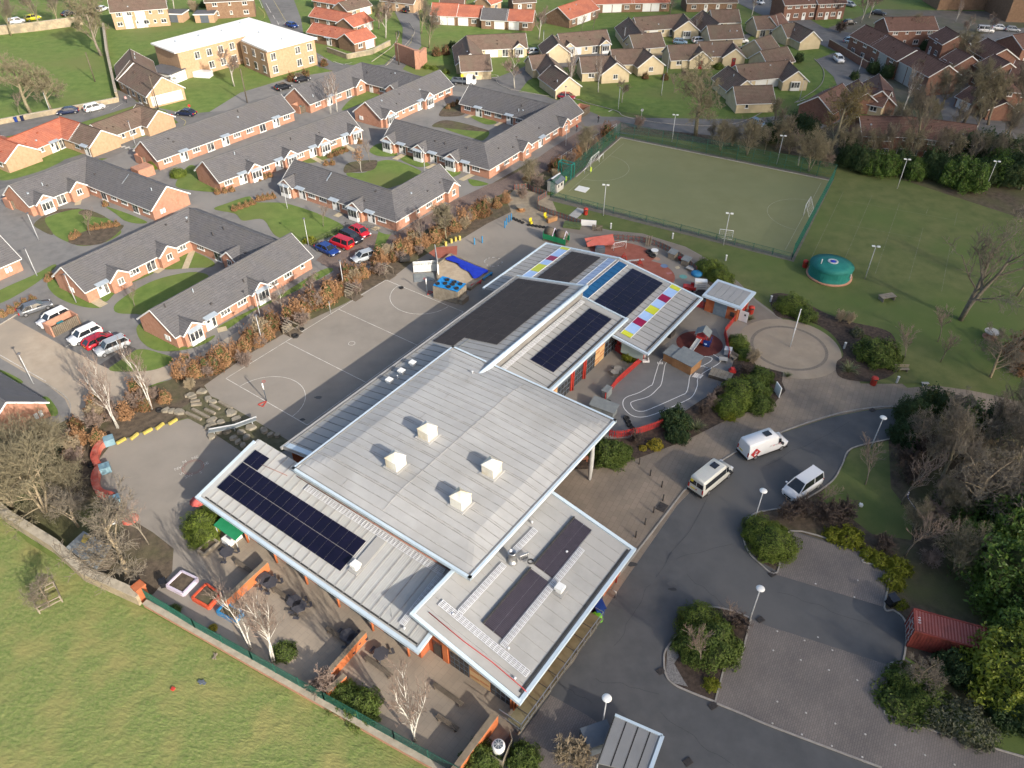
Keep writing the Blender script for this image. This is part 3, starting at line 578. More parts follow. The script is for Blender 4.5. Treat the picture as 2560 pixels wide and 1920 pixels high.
M_WOOD=mat('weathered_wood',(0.17,0.145,0.11),(0.25,0.215,0.165),scale=1.2,detail=6,rough=0.9)
M_WOODD=mat('dark_wood',(0.085,0.068,0.05),(0.13,0.105,0.08),scale=1.2,detail=6,rough=0.9)
M_DECK=mat('mossy_decking',(0.13,0.115,0.06),(0.19,0.165,0.095),scale=0.9,detail=7,rough=0.9)

def inside_loc():return S(0,-28)
SCH=thing('school_building','sprawling modern school with overlapping pale metal roofs, solar arrays and orange brick walls','school',S(0,-28))
SINV=Matrix.Translation(-S(0,-28))
def part(name,mb,mats,root=None,kind=None):
    """mesh given in world coordinates, made a part of the thing"""
    root=root or SCH
    o=obj(name,mb,mats,root,kind=kind)
    o.matrix_parent_inverse=Matrix.Translation(-root.location)if not root.rotation_euler.z else root.matrix_basis.inverted()
    return o
def sub(name,mb,mats,prt):return obj(name,mb,mats,prt)

zRW=lambda u,v:3.0+(u+16.4)*0.23
zR3=lambda u,v:3.5+(v+49.5)*0.205
zR2=lambda u,v:4.2+(-11.9-v)*(2.5/11.5)
zR2b=lambda u,v:4.0+(v+30)*(0.9/7.4)
zR4=lambda u,v:4.5-abs(v+21.6)*(1.8/13.2)
_sm=lambda x:0 if x<=0 else(1 if x>=1 else x)
def zR1(u,v):
    du=min(u+9.65,16.0-u);dv=min(v+40.15,-17.35-v)
    return 6.4+0.46*min(_sm(du/3.4),_sm(dv/2.4))+0.42*max(0,1-abs(v+28.75)/9.5)*_sm(du/3.4)

def strips(prt,name,u0,u1,v0,v1,zf,along,pitch,m_roof,m_seam,brk=(),ribs=0,seam_w=0.06,seam_h=0.05,th=0.06,jit=0.0):
    """roof sheets side by side: each its own piece with an upstand seam"""
    a0,a1=(u0,u1)if along=='v' else(v0,v1)
    n=max(1,round((a1-a0)/pitch));w=(a1-a0)/n;rr_=random.Random(int(a0*10)+n)
    lo,hi=(v0,v1)if along=='v' else(u0,u1)
    cuts=[lo]+[b for b in brk if lo<b<hi]+[hi]
    for k in range(n):
        p0,p1=a0+k*w,a0+(k+1)*w-0.012;mb_=MB();dz=rr_.uniform(-jit,jit)
        pt=(lambda a,c,d=0.0:S(a,c,zf(a,c)+d+dz))if along=='v' else(lambda a,c,d=0.0:S(c,a,zf(c,a)+d+dz))
        for c0,c1 in zip(cuts[:-1],cuts[1:]):
            mb_.slab([pt(p0,c0),pt(p1,c0),pt(p1,c1),pt(p0,c1)],th,0)
            mb_.slab([pt(p0-0.002,c0,seam_h),pt(p0+seam_w,c0,seam_h),pt(p0+seam_w,c1,seam_h),pt(p0-0.002,c1,seam_h)],seam_h+0.02,1)
            for r_ in range(ribs):
                q=p0+seam_w+(p1-p0-seam_w)*(r_+0.5)/ribs
                mb_.slab([pt(q,c0,0.028),pt(q+0.07,c0,0.028),pt(q+0.07,c1,0.028),pt(q,c1,0.028)],0.035,0)
        sub(name,mb_,[m_roof,m_seam],prt)
def fascia(name,pts,h=0.34,w=0.30,m=M_FASC,out=0.0):
    mb_=MB()
    for a,b in zip(pts[:-1],pts[1:]):
        d=(Vector(b)-Vector(a)).normalized()*(w*0.5)
        mb_.beam(Vector(a)-d+Vector((0,0,-h/2+0.10)),Vector(b)+d+Vector((0,0,-h/2+0.10)),w,h)
    return part(name,mb_,m)

# --- R1 big hall roof
r1=part('hall_roof',MB().box(S(3.17,-28.75,6.1),(24.6,21.8,0.18),UA),M_ROOFW)
vb=[-39.6,-39.0,-38.4,-37.7,-36,-33,-30,-28.75,-27,-24,-21,-19.8,-19.1,-18.5,-17.9]
ub_=[-9.65+i*(25.65/26)for i in range(27)]
for k in range(26):
    mb_=MB();ua,ub2=ub_[k],ub_[k+1]-0.012
    cs=[-40.15]+vb+[-17.35]
    for c0,c1 in zip(cs[:-1],cs[1:]):
        mb_.add([S(ua,c0,zR1(ua,c0)),S(ub2,c0,zR1(ub2,c0)),S(ub2,c1,zR1(ub2,c1)),S(ua,c1,zR1(ua,c1))],[(0,1,2,3)],0,False)
        if k:
            hgt=0.045 if k%2 else 0.03;wd_=0.06
            for off in((0.0,0.22)if k%3==0 else(0.0,)):
                mb_.slab([S(ua+off,c0,zR1(ua+off,c0)+hgt),S(ua+off+wd_,c0,zR1(ua+off+wd_,c0)+hgt),S(ua+off+wd_,c1,zR1(ua+off+wd_,c1)+hgt),S(ua+off,c1,zR1(ua+off,c1)+hgt)],hgt+0.01,1)
    if k%4==1:
        mb_.slab([S(ua,-23.2,zR1(ua,-23.2)+.03),S(ub2,-23.2,zR1(ub2,-23.2)+.03),S(ub2,-23.14,zR1(ub2,-23.14)+.03),S(ua,-23.14,zR1(ua,-23.14)+.03)],.035,1)
    sub('roof_sheet',mb_,[M_ROOFW,M_SEAML],r1)
mb_=MB()
for c in(-28.75,):
    for k in range(25):
        ua,ub2=ub_[k]+1.0,ub_[k+1]+1.0
        if ub2<15.5:mb_.slab([S(ua,c-.05,zR1(ua,c)+.03),S(ub2,c-.05,zR1(ub2,c)+.03),S(ub2,c+.05,zR1(ub2,c)+.03),S(ua,c+.05,zR1(ua,c)+.03)],.03)
sub('roof_ridge_seam',mb_,M_SEAML,r1)
c4=[S(-9.65,-17.35,6.4),S(16,-17.35,6.4),S(16,-40.15,6.4),S(-9.65,-40.15,6.4),S(-9.65,-17.35,6.4)]
fascia('hall_fascia',c4,0.36,0.34)
mb_=MB()
for a,b in zip(c4[:-1],c4[1:]):mb_.beam(Vector(a)*1+(S(3.2,-28.75,6.4)-Vector(a))*0.012+Vector((0,0,.08)),Vector(b)+(S(3.2,-28.75,6.4)-Vector(b))*0.012+Vector((0,0,.08)),0.1,0.08)
part('hall_gutter',mb_,M_SEAM)
for cu,cv in((1.42,-25.85),(-3.76,-26.1),(1.28,-34.38),(-3.84,-34.5)):
    z0=zR1(cu,cv);mb_=MB();a=S(cu,cv,z0)
    mb_.box((a.x,a.y,z0+0.06),(1.95,1.95,0.12),UA);vt=part('roof_vent',mb_,M_ROOFW)
    mb_=MB().box((a.x,a.y,z0+0.72),(1.45,1.45,1.25),UA);sub('vent_box',mb_,M_VENT,vt)
    cs=[S(cu+x*0.8,cv+y*0.8,z0+1.30)for x,y in((-1,-1),(1,-1),(1,1),(-1,1))];ap=S(cu,cv,z0+1.92)
    mb_=MB().add(cs+[ap],[(0,1,4),(1,2,4),(2,3,4),(3,0,4),(3,2,1,0)]);sub('vent_cap',mb_,M_VENT,vt)
# --- RW wing
rw=part('kitchen_wing_roof',MB().slab([S(-16.4,-9.4,zRW(-16.4,0)-.07),S(-8,-9.4,zRW(-8,0)-.07),S(-8,-39.6,zRW(-8,0)-.07),S(-16.4,-39.6,zRW(-16.4,0)-.07)],0.12),M_ROOFC)
strips(rw,'roof_sheet',-16.1,-8.0,-39.3,-9.7,zRW,'u',1.12,M_ROOFC,M_SEAML,ribs=5,seam_w=0.05,seam_h=0.07)
fascia('wing_fascia',[S(-8.6,-9.4,zRW(-8.6,0)),S(-16.4,-9.4,3.0),S(-16.4,-39.6,3.0),S(-12.5,-39.6,zRW(-12.5,0))],0.36,0.36)
part('wing_gutter',MB().beam(S(-15.98,-9.8,3.13),S(-15.98,-39.2,3.13),0.16,0.06),M_GUT)
part('wing_verge',MB().slab([S(-16.1,-9.55,3.16),S(-8.7,-9.55,4.86),S(-8.7,-10.15,4.86),S(-16.1,-10.15,3.16)],.04),M_ROOFC)
# --- R2 long mono-pitch
r2=part('classroom_roof',MB().slab([S(-7,-11.9,4.12),S(37.2,-11.9,4.12),S(37.2,-23.4,6.62),S(-7,-23.4,6.62)],.12),M_ROOFG)
strips(r2,'roof_sheet',-6.9,37.0,-23.2,-12.0,zR2,'v',1.13,M_ROOFG,M_SEAM)
fascia('classroom_eaves_fascia',[S(-7,-11.9,4.2),S(37.2,-11.9,4.2)],.30,.26,M_ROOFG)
part('classroom_gutter',MB().beam(S(-6.9,-12.3,4.36),S(37,-12.3,4.36),.14,.05),M_SEAM)
fascia('classroom_end_fascia',[S(37.2,-11.9,4.2),S(37.2,-23.4,6.72)],.30,.22)
mb_=MB().tube([S(9,-23.45,6.62),S(37.4,-23.45,6.62)],0.30,10);part('classroom_ridge_fascia',mb_,M_FASC)
part('clerestory_wall',MB().box(S(23,-22.95,5.55),(28.2,0.3,1.7),UA),mat('grey_cladding',(0.16,0.15,0.14),(0.2,0.19,0.18),scale=1))
# --- R2b front slope
r2b=part('classroom_front_roof',MB().slab([S(12,-22.6,4.82),S(37.2,-22.6,4.82),S(37.2,-30.0,3.92),S(12,-30.0,3.92)],.12),M_ROOFG)
strips(r2b,'roof_sheet',12.1,37.0,-29.7,-22.8,zR2b,'v',1.13,M_ROOFG,M_SEAM)
fascia('classroom_front_fascia',[S(13,-30.05,4.0),S(37.25,-30.05,4.0)],.36,.36)
fascia('classroom_front_end_fascia',[S(37.2,-30.05,4.0),S(37.2,-22.7,4.9)],.30,.2)
part('classroom_front_gutter',MB().beam(S(16,-29.66,4.14),S(36.9,-29.66,4.14),.14,.05),M_GUT)
# --- R4 nursery gable
r4=part('nursery_roof',MB().slab([S(33.7,-8.6,2.64),S(49.9,-8.6,2.64),S(49.9,-21.6,4.42),S(33.7,-21.6,4.42)],.1).slab([S(33.7,-21.6,4.42),S(49.9,-21.6,4.42),S(49.9,-35.3,2.56),S(33.7,-35.3,2.56)],.1),M_ROOFG)
strips(r4,'roof_sheet',33.9,49.7,-21.65,-8.7,zR4,'v',1.13,M_ROOFG,M_SEAM)
strips(r4,'roof_sheet',33.9,49.7,-35.1,-21.75,zR4,'v',1.13,M_ROOFG,M_SEAM)
fascia('nursery_fascia',[S(33.7,-8.55,2.72),S(49.95,-8.55,2.72),S(49.95,-21.6,4.5),S(49.95,-35.35,2.63),S(33.6,-35.35,2.63)],.3,.3)
fascia('nursery_near_fascia',[S(33.6,-35.3,2.64),S(33.6,-30.2,3.33)],.3,.3)
part('nursery_gutter',MB().beam(S(34,-34.95,2.8),S(49.6,-34.95,2.8),.16,.05),M_GUT)
# --- R3 plant-room / kitchen block
r3=part('front_block_roof',MB().slab([S(-15.2,-49.5,3.42),S(3.8,-49.5,3.42),S(3.8,-38.3,5.72),S(-15.2,-38.3,5.72)],.12),M_ROOFG)
strips(r3,'roof_sheet',-15.0,3.6,-49.2,-38.4,zR3,'v',1.16,M_ROOFG,M_SEAML,seam_w=0.04,seam_h=0.025)
fascia('front_block_fascia',[S(-15.2,-38.2,zR3(0,-38.2)),S(-15.25,-49.55,3.5),S(3.85,-49.55,3.5),S(3.85,-38.6,zR3(0,-38.6))],.34,.34)
fascia('front_block_back_fascia',[S(-15.2,-38.2,zR3(0,-38.2)),S(-9.2,-38.2,zR3(0,-38.2))],.34,.34)
part('front_block_gutter',MB().beam(S(-14.6,-49.13,3.63),S(3.4,-49.13,3.63),.22,.05),M_GUT)

# --- solar arrays
def array(name,u0,u1,v0,v1,nu,nv,zf,m,skip=lambda i,j:False,rail=None):
    mbr=MB();a=part(name,MB().beam(S(u0,(v0+v1)/2,zf(u0,(v0+v1)/2)+0.07),S(u1,(v0+v1)/2,zf(u1,(v0+v1)/2)+0.07),.06,.03),M_RAIL)
    du,dv=(u1-u0)/nu,(v1-v0)/nv
    for i in range(nu):
        for j in range(nv):
            if skip(i,j):continue
            ua,ub3,va,vb3=u0+i*du+.025,u0+(i+1)*du-.025,v0+j*dv+.018,v0+(j+1)*dv-.018
            q=[S(x,y,zf(x,y)+.125)for x,y in((ua,va),(ub3,va),(ub3,vb3),(ua,vb3))]
            mb_=MB().slab(q,.04,0,1)
            sub('solar_panel',mb_,[m,M_PVF],a)
    return a
array('wing_solar_array',-14.62,-11.02,-28.5,-10.4,2,16,zRW,M_PV)
array('wing_solar_array',-10.98,-9.2,-12.66,-10.4,1,2,zRW,M_PV)
array('classroom_solar_array',17.44,36.4,-21.35,-12.7,17,5,zR2,M_PVSHEEN,lambda i,j:i<2 and j<3)
array('front_solar_array',21.42,35.66,-28.65,-25.2,13,2,zR2b,M_PV)
array('nursery_solar_array',38.0,49.03,-29.55,-24.46,10,3,zR4,M_PV)
array('nursery_sheen_solar_array',38.2,48.96,-19.05,-13.95,10,3,zR4,M_PVSHEEN)
# evacuated tube collectors on the front block
for u0,u1 in((-11.9,-4.7),(-4.15,2.85)):
    a=part('tube_collector',MB().beam(S(u0,-43.3,zR3(0,-43.3)+.18),S(u1,-43.3,zR3(0,-43.3)+.18),.14,.14),M_GUT)
    n=46
    for blk in range(6):
        mb_=MB()
        for k in range(blk*n//6,(blk+1)*n//6):
            uu=u0+.1+(u1-u0-.2)*(k+.5)/n;mb_.beam(S(uu,-43.4,zR3(0,-43.4)+.13),S(uu,-45.35,zR3(0,-45.35)+.13),.085,.05)
        sub('collector_tubes',mb_,M_TUBE,a)
    mb_=MB()
    for q in(-43.35,-44.4,-45.38):mb_.beam(S(u0,q,zR3(0,q)+.08),S(u1,q,zR3(0,q)+.08),.05,.04)
    sub('collector_frame',mb_,M_STEEL,a);sub('collector_tray',MB().slab([S(u0,-43.3,zR3(0,-43.3)+.055),S(u1,-43.3,zR3(0,-43.3)+.055),S(u1,-45.4,zR3(0,-45.4)+.055),S(u0,-45.4,zR3(0,-45.4)+.055)],.02),mat('tube_tray',(.03,.024,.034),(.045,.035,.045),scale=2),a)
# --- roof walkways
def walkway(u0,v0,u1,v1,zf,w,slats=True):
    mb_=MB();a,b=Vector((u0,v0,0)),Vector((u1,v1,0));d=(b-a);L_=d.length;d.normalize();nrm=Vector((-d.y,d.x,0))
    def q(s_,o,dz):p=a+d*s_+nrm*o;return S(p.x,p.y,zf(p.x,p.y)+dz)
    rails=5
    for k in range(rails):
        o=-w/2+w*k/(rails-1);mb_.beam(q(0,o,.2),q(L_,o,.2),.055,.04)
    n=int(L_/.42)
    for k in range(n+1):mb_.beam(q(L_*k/n,-w/2,.17),q(L_*k/n,w/2,.17),.06,.04)
    for k in range(int(L_/2)+1):
        for o in(-w/2+.05,w/2-.05):mb_.beam(q(min(L_,k*2.0),o,.0),q(min(L_,k*2.0),o,.18),.06)
    return part('roof_walkway',mb_,M_WALK)
walkway(-9.75,-18.9,-9.75,-37.0,zRW,.62);walkway(-9.9,-36.95,-15.4,-36.95,zRW,.6)
walkway(-12.85,-39.4,-13.0,-48.8,zR3,.62);walkway(-12.4,-45.8,.3,-45.8,zR3,.55);walkway(-12.4,-41.25,-6.1,-41.3,zR3,.55);walkway(-4.2,-41.2,-1.0,-41.3,zR3,.55)
walkway(17.5,-23.75,36.2,-23.7,zR2b,.6)
# --- coloured roof lights
def panes(seq,u0,u1,v0,v1,m_by,name,wts=None):
    wts=wts or[1]*len(seq);tot=sum(wts);u=u0
    fr=part(name+'_frame',MB().beam(S(u0,v0,zR4(0,v0)+.10),S(u1,v0,zR4(0,v0)+.10),.07,.06).beam(S(u0,v1,zR4(0,v1)+.10),S(u1,v1,zR4(0,v1)+.10),.07,.06),M_WHT)
    for c,w in zip(seq,wts):
        du=(u1-u0)*w/tot
        sub('roof_light_pane',MB().slab([S(u+.04,v0,zR4(0,v0)+.10),S(u+du-.04,v0,zR4(0,v0)+.10),S(u+du-.025,v1,zR4(0,v1)+.10),S(u+.025,v1,zR4(0,v1)+.10)],.05),m_by[c],fr);u+=du
CM={'y':M_SKYY,'b':M_SKYC,'r':M_SKYR,'d':M_SKYB,'p':M_SKYP}
panes('ybrbybrby',34.75,49.8,-32.15,-30.6,CM,'coloured_roof_light',[.55,1.2,.9,1.1,1,1.1,.9,1.2,.55])
panes('bybrby',38.6,49.8,-13.2,-11.6,CM,'coloured_roof_light',[1.5,1.5,1,.9,1.6,.5])
panes('d'*10,37.6,49.2,-23.5,-22.0,CM,'blue_roof_light');panes('p'*11,37.6,49.2,-21.55,-20.2,CM,'pale_roof_light')
panes_near=part('near_roof_light',MB().slab([S(-6.75,-12.0,4.32),S(-6.1,-12.0,4.32),S(-6.1,-17.2,5.45),S(-6.75,-17.2,5.45)],.06),M_FASC)
# --- cowls, flue, pipes
for u_,v_ in((11.94,-14.2),(9.93,-14.2),(7.78,-14.2)):
    z0=zR2(0,v_);p=S(u_,v_,z0);part('roof_cowl',MB().box((p.x,p.y,z0+.2),(.5,.5,.4),UA).box((p.x,p.y,z0+.45),(.72,.72,.25),UA),M_WHT)
p=S(8.9,-14.5);part('vent_stub',MB().tube([(p.x,p.y,4.6),(p.x,p.y,5.25)],.07,8),M_WHT)
for u_,v_,zf in((-13.6,-29.6,zRW),(-4.8,-46.6,zR3)):
    z0=zf(u_,v_);p=S(u_,v_,z0);c=part('roof_cowl',MB().box((p.x,p.y,z0+.04),(1.15,1.15,.14),UA),M_ROOFG)
    mb_=MB().box((p.x,p.y,z0+.3),(.55,.55,.5),UA).box((p.x,p.y,z0+.65),(.78,.78,.32),UA);sub('cowl_hood',mb_,M_WHT,c)
part('flat_duct',MB().slab([S(-13.3,-29.1,zRW(-13.3,0)+.16),S(-9.9,-29.1,zRW(-9.9,0)+.16),S(-9.9,-30.2,zRW(-9.9,0)+.16),S(-13.3,-30.2,zRW(-13.3,0)+.16)],.14),M_ROOFG)
p=S(-5.25,-41.6);z0=zR3(0,-41.6)
part('steel_flue',MB().lathe((p.x,p.y,z0),[(.5,0),(.5,.15),(.36,.2),(.36,1.3),(.4,1.3),(.4,1.4),(.3,1.4),(.3,.9)],18),M_STEEL)
mb_=MB();rr_=random.Random(5)
for k in range(5):
    q=S(-4.6+k*.16,-42.1-k*.09);mb_.tube([(q.x,q.y,z0-.1),(q.x,q.y,z0+.45)],.055,7);mb_.lathe((q.x,q.y,z0+.45),[(.13,0),(.13,.14),(.05,.2)],8)
part('boiler_flues',mb_,M_STEEL)
q=S(-4.4,-43.1);part('pipe_coil',MB().tube([(q.x+.28*math.cos(a*.5),q.y+.28*math.sin(a*.5),z0+.15+.01*a)for a in range(26)],.045,5),M_GUT)
part('red_conduit',MB().tube([S(-14.2,-39.2,zR3(0,-39.2)+.12),S(-14.25,-43,zR3(0,-43)+.1),S(-14.1,-46,zR3(0,-46)+.1),S(-14.2,-49.1,zR3(0,-49.1)+.12),S(-14.25,-49.75,3.5)],.045,5),M_REDPIPE)
part('rust_conduit',MB().tube([S(-10.2,-12.4,zRW(-10.2,0)+.1),S(-9.75,-16,zRW(-9.75,0)+.1)],.035,5).tube([S(-9.3,-17,zRW(-9.3,0)+.14),S(-9.2,-37.5,zRW(-9.2,0)+.14)],.05,5).tube([S(-9.05,-17,zRW(-9.05,0)+.14),S(-8.95,-37.5,zRW(-8.95,0)+.14)],.03,5),M_RUSTP)
for u_,v_,zf in((-14,-48.2,zR3),(-12.3,-46.3,zR3),(-1,-44.9,zR3),(-13,-40.9,zR3),(-.6,-40.6,zR3),(2.5,-39.9,zR3),(-15.6,-37.4,zRW),(12.8,-22.9,zR1)):
    z0=zf(u_,v_);p=S(u_,v_,z0);part('roof_anchor',MB().tube([(p.x,p.y,z0),(p.x,p.y,z0+.28)],.05,6).lathe((p.x,p.y,z0+.25),[(.13,0),(.13,.05),(.06,.1)],8),M_WALK)
part('aerial_mast',MB().tube([S(-15.3,-35.6,3.2),S(-15.3,-35.6,5.0)],.03,5).beam(S(-15.3,-36.0,4.9),S(-15.3,-35.2,4.9),.03),M_STEEL)
# --- walls
def wallbox(name,u0,u1,v0,v1,z0,z1,m):return part(name,MB().prism([S(u0,v0).xy,S(u1,v0).xy,S(u1,v1).xy,S(u0,v1).xy],z0,z1),m)
wallbox('wing_wall',-15.5,-8.8,-39.0,-10.1,0,2.75,M_OBR)
wallbox('hall_wall',-8.6,15.2,-34.5,-18.2,0,6.05,M_OBR)
wallbox('classroom_wall',-6.4,36.6,-22.9,-12.6,0,4.0,M_OBR)
w2b=wallbox('classroom_front_wall',15.2,36.6,-29.55,-22.9,0,3.75,M_GFRAME)
wallbox('nursery_wall',36.7,49.2,-30.4,-9.4,0,2.5,M_OBR)
w3=wallbox('front_block_wall',-14.4,3.0,-48.9,-38.8,0,3.3,M_OBR)
part('front_block_upper_wall',MB().prism([S(-14.3,-44).xy,S(2.9,-44).xy,S(2.9,-38.9).xy,S(-14.3,-38.9).xy],3.31,4.3),M_OBR)
# south-west face of the front block: doors, glazing, timber
def face_box(name,u_or_v,a0,a1,z0,z1,m,axis,d=0.06,prt=None):
    """thin box on a wall face; axis 'u': face at constant u (looks to -u), a along v; axis 'v': face at constant v (looks to -v), a along u"""
    mb_=MB()
    if axis=='u':mb_.prism([S(u_or_v-d,a0).xy,S(u_or_v,a0).xy,S(u_or_v,a1).xy,S(u_or_v-d,a1).xy],z0,z1)
    else:mb_.prism([S(a0,u_or_v-d).xy,S(a1,u_or_v-d).xy,S(a1,u_or_v).xy,S(a0,u_or_v).xy],z0,z1)
    return sub(name,mb_,m,prt)if prt else part(name,mb_,m)
def glazed(name,c,a0,a1,z0,z1,axis,nx,nz,prt_m=M_GFRAME,d=.05):
    f=face_box(name,c,a0,a1,z0,z1,prt_m,axis,d)
    for i in range(nx):
        for j in range(nz):
            x0,x1=a0+(a1-a0)*(i+.1)/nx,a0+(a1-a0)*(i+.9)/nx;q0,q1=z0+(z1-z0)*(j+.1)/nz,z0+(z1-z0)*(j+.9)/nz
            face_box('pane',c-d+.01,x0,x1,q0,q1,M_GLASS,axis,.03,f)
    return f
glazed('brown_door',-14.4,-40.6,-39.5,.02,2.2,'u',1,1,mat('brown_door_paint',(.09,.04,.03),(.11,.05,.04),scale=2))
face_box('orange_pier',-14.4,-41.3,-40.7,0,2.9,M_OREN,'u',.12)
glazed('glazed_doors',-14.4,-43.6,-41.5,.02,2.3,'u',4,3);face_box('timber_band',-14.4,-43.6,-41.5,2.35,3.0,M_TIMB,'u',.05)
tp=face_box('timber_panel',-14.4,-45.9,-43.7,.1,3.0,M_TIMB,'u',.05)
for k,(a,b)in enumerate(((-44.75,-43.8),(-45.8,-44.85))):
    for q in(.55,1.5,1.95,2.4):face_box('red_board',-14.45,a,b,q+k*.12,q+.22+k*.12,M_TIMB2,'u',.025,tp)
glazed('glazed_doors',-14.4,-48.1,-46.0,.02,2.3,'u',4,3);face_box('timber_band',-14.4,-48.1,-46.0,2.35,3.0,M_TIMB,'u',.05)
for a in(-48.85,-48.5,-48.2):part('corner_pipe',MB().tube([S(-14.55,a,0),S(-14.55,a,3.1)],.09,8),M_OREN)
glazed('grey_door',-48.9,-1.7,-.4,.02,2.2,'v',1,3);
part('downpipe',MB().tube([S(1.9,-49.05,0),S(1.9,-49.05,3.2)],.07,8),M_REDST)
p=S(2.1,-49.05,2.6);part('wall_lamp',MB().lathe((p.x,p.y,2.6),[(.14,0),(.14,.1),(.05,.16)],10),M_WHT)
part('door_canopy_rail',MB().tube([S(.3,-49.0,.0),S(.3,-49.9,.0),S(.3,-49.9,1.0),S(.3,-49.1,1.0)],.035,6),M_STEEL)
# south-east face of the classroom front: bays of timber, dark glazing and orange posts
u=16.0;seq='tgpgpgtg';
bays=[(19.2,21.0,'t'),(21.05,24.0,'g'),(24.05,24.6,'p'),(24.65,27.0,'g'),(27.05,27.5,'p'),(27.55,30.1,'g'),(30.15,32.5,'t'),(32.55,36.0,'g'),(36.1,36.6,'p')]
for a0,a1,kd in bays:
    if kd=='t':
        tp=face_box('timber_panel',-29.55,a0,a1,.1,3.6,M_TIMB,'v',.05)
        for k in range(2):
            for q in range(6):
                if(q*2+k)%3!=1:face_box('red_board',-29.6,a0+.06+k*(a1-a0)/2,a0-.06+(k+1)*(a1-a0)/2,.3+q*.55,.55+q*.55,M_TIMB2,'v',.025,tp)
    elif kd=='g':
        glazed('classroom_doors',-29.55,a0,a1,.05,2.4,'v',4,3,d=.07);glazed('high_window',-29.55,a0,a1,3.0,3.7,'v',3,1,d=.07)
    else:face_box('orange_post',-29.55,a0,a1,0,3.7,M_REDST,'v',.18)
for u_ in(24.4,27.3,36.4):part('red_downpipe',MB().tube([S(u_,-29.85,0),S(u_,-29.85,3.7)],.08,8),M_REDST)
# wing face to the patio: doors and windows under the eaves
for k in range(6):
    v_=-12.5-k*4.4;glazed('patio_doors',-15.5,v_-2.6,v_,.05,2.2,'u',4,2);part('orange_column',MB().tube([S(-15.95,v_-3.4,0),S(-15.95,v_-3.4,2.7)],.12,8),M_OREN)
# nursery canopy posts, entrance column
for u_,v_ in((35.4,-34.2),(42,-34.2),(48.8,-34.2),(35.0,-30.9)):part('canopy_post',MB().tube([S(u_,v_,0),S(u_,v_,zR4(0,v_)-.1)],.09,8),M_WHT)
glazed('nursery_doors',-30.4,38.5,47.5,.05,2.3,'v',9,2)
part('end_screen',MB().prism([S(34.0,-34.6).xy,S(34.06,-34.6).xy,S(34.06,-31.3).xy,S(34.0,-31.3).xy],.9,2.5),mat('translucent_screen',(.25,.32,.30),(.3,.36,.34),scale=1,rough=.2))
part('entrance_column',MB().lathe(S(12.2,-39.76,0),[(.13,0),(.18,.25),(.27,2.2),(.27,3.6),(.22,5.0),(.14,6.05)],20),mat('pale_steel_paint',(.36,.36,.35),(.4,.4,.39),scale=1,rough=.4))
glazed('entrance_glazing',-34.5,4.2,14.8,.05,3.2,'v',8,2)
# deck with raking struts and rail beside the front block
dk=part('deck',MB().beam(S(-16.2,-50.35,1.15),S(-3.2,-50.35,1.15),.08,.2),M_WOOD)
for k in range(9):
    sub('deck_boards',MB().prism([S(-16.2+k*1.444,-50.4).xy,S(-16.2+(k+1)*1.444-.03,-50.4).xy,S(-16.2+(k+1)*1.444-.03,-48.95).xy,S(-16.2+k*1.444,-48.95).xy],1.2,1.28),M_DECK,dk)
    mb_=MB()
    for q in range(9):
        vv=-50.38+q*.16;mb_.beam(S(-16.18+k*1.444,vv,1.288),S(-16.2+(k+1)*1.444-.05,vv,1.288),.13,.02)
    sub('deck_grooves',mb_,M_DECK,dk)
    mb_=MB().slab([S(-16.2+k*1.444-.04,-50.38,1.302),S(-16.2+k*1.444+.04,-50.38,1.302),S(-16.2+k*1.444+.04,-48.97,1.302),S(-16.2+k*1.444-.04,-48.97,1.302)],.02)
    sub('deck_joint',mb_,M_GUT,dk)
for u_ in(-4.9,-8.2,-12.3,-16.1):sub('strut',MB().beam(S(u_,-50.0,0),S(u_+.35,-50.35,1.2),.16),M_WOOD,dk)
mb_=MB()
for k in range(13):mb_.beam(S(-16.2+k*1.083,-50.4,1.1),S(-16.2+k*1.083,-50.4,2.3),.07)
sub('rail_posts',mb_,M_STEEL,dk)
mb_=MB().beam(S(-16.2,-50.4,2.32),S(-3.2,-50.4,2.32),.07,.06).beam(S(-16.2,-50.4,1.42),S(-3.2,-50.4,1.42),.05).beam(S(-16.2,-50.4,2.32),S(-16.2,-48.2,2.32),.06).beam(S(-16.2,-50.4,1.45),S(-16.2,-48.2,1.45),.05).beam(S(-3.2,-50.4,2.32),S(-3.2,-49.6,2.32),.06)
sub('hand_rail',mb_,M_STEEL,dk)
# ------------------------------------------------------------------ houses
M_TGREY=mat('grey_roof_tile',(0.083,0.081,0.086),(0.108,0.105,0.11),scale=1.3,detail=8,rough=0.75,col3=(0.098,0.094,0.094),scale3=0.35)
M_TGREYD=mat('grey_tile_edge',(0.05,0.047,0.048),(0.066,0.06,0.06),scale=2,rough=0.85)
M_TBROWN=mat('brown_roof_tile',(0.105,0.072,0.055),(0.145,0.10,0.078),scale=1.0,detail=7,rough=0.85,col3=(0.12,0.095,0.07),scale3=0.3)
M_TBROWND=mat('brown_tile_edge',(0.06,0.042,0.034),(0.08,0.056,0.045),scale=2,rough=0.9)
M_TORANGE=mat('orange_pantile',(0.30,0.10,0.06),(0.37,0.14,0.088),scale=1.2,detail=7,rough=0.85,col3=(0.27,0.10,0.068),scale3=0.4)
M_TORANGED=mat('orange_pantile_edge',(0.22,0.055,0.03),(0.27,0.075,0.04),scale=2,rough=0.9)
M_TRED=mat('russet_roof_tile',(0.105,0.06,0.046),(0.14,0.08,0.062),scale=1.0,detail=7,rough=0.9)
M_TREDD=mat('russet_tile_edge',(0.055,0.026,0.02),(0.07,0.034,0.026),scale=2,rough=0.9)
M_RBRICK=mat('red_brick',(0.30,0.145,0.095),(0.40,0.215,0.145),scale=2.2,detail=8,rough=0.9,col3=(0.36,0.19,0.13),scale3=0.5)
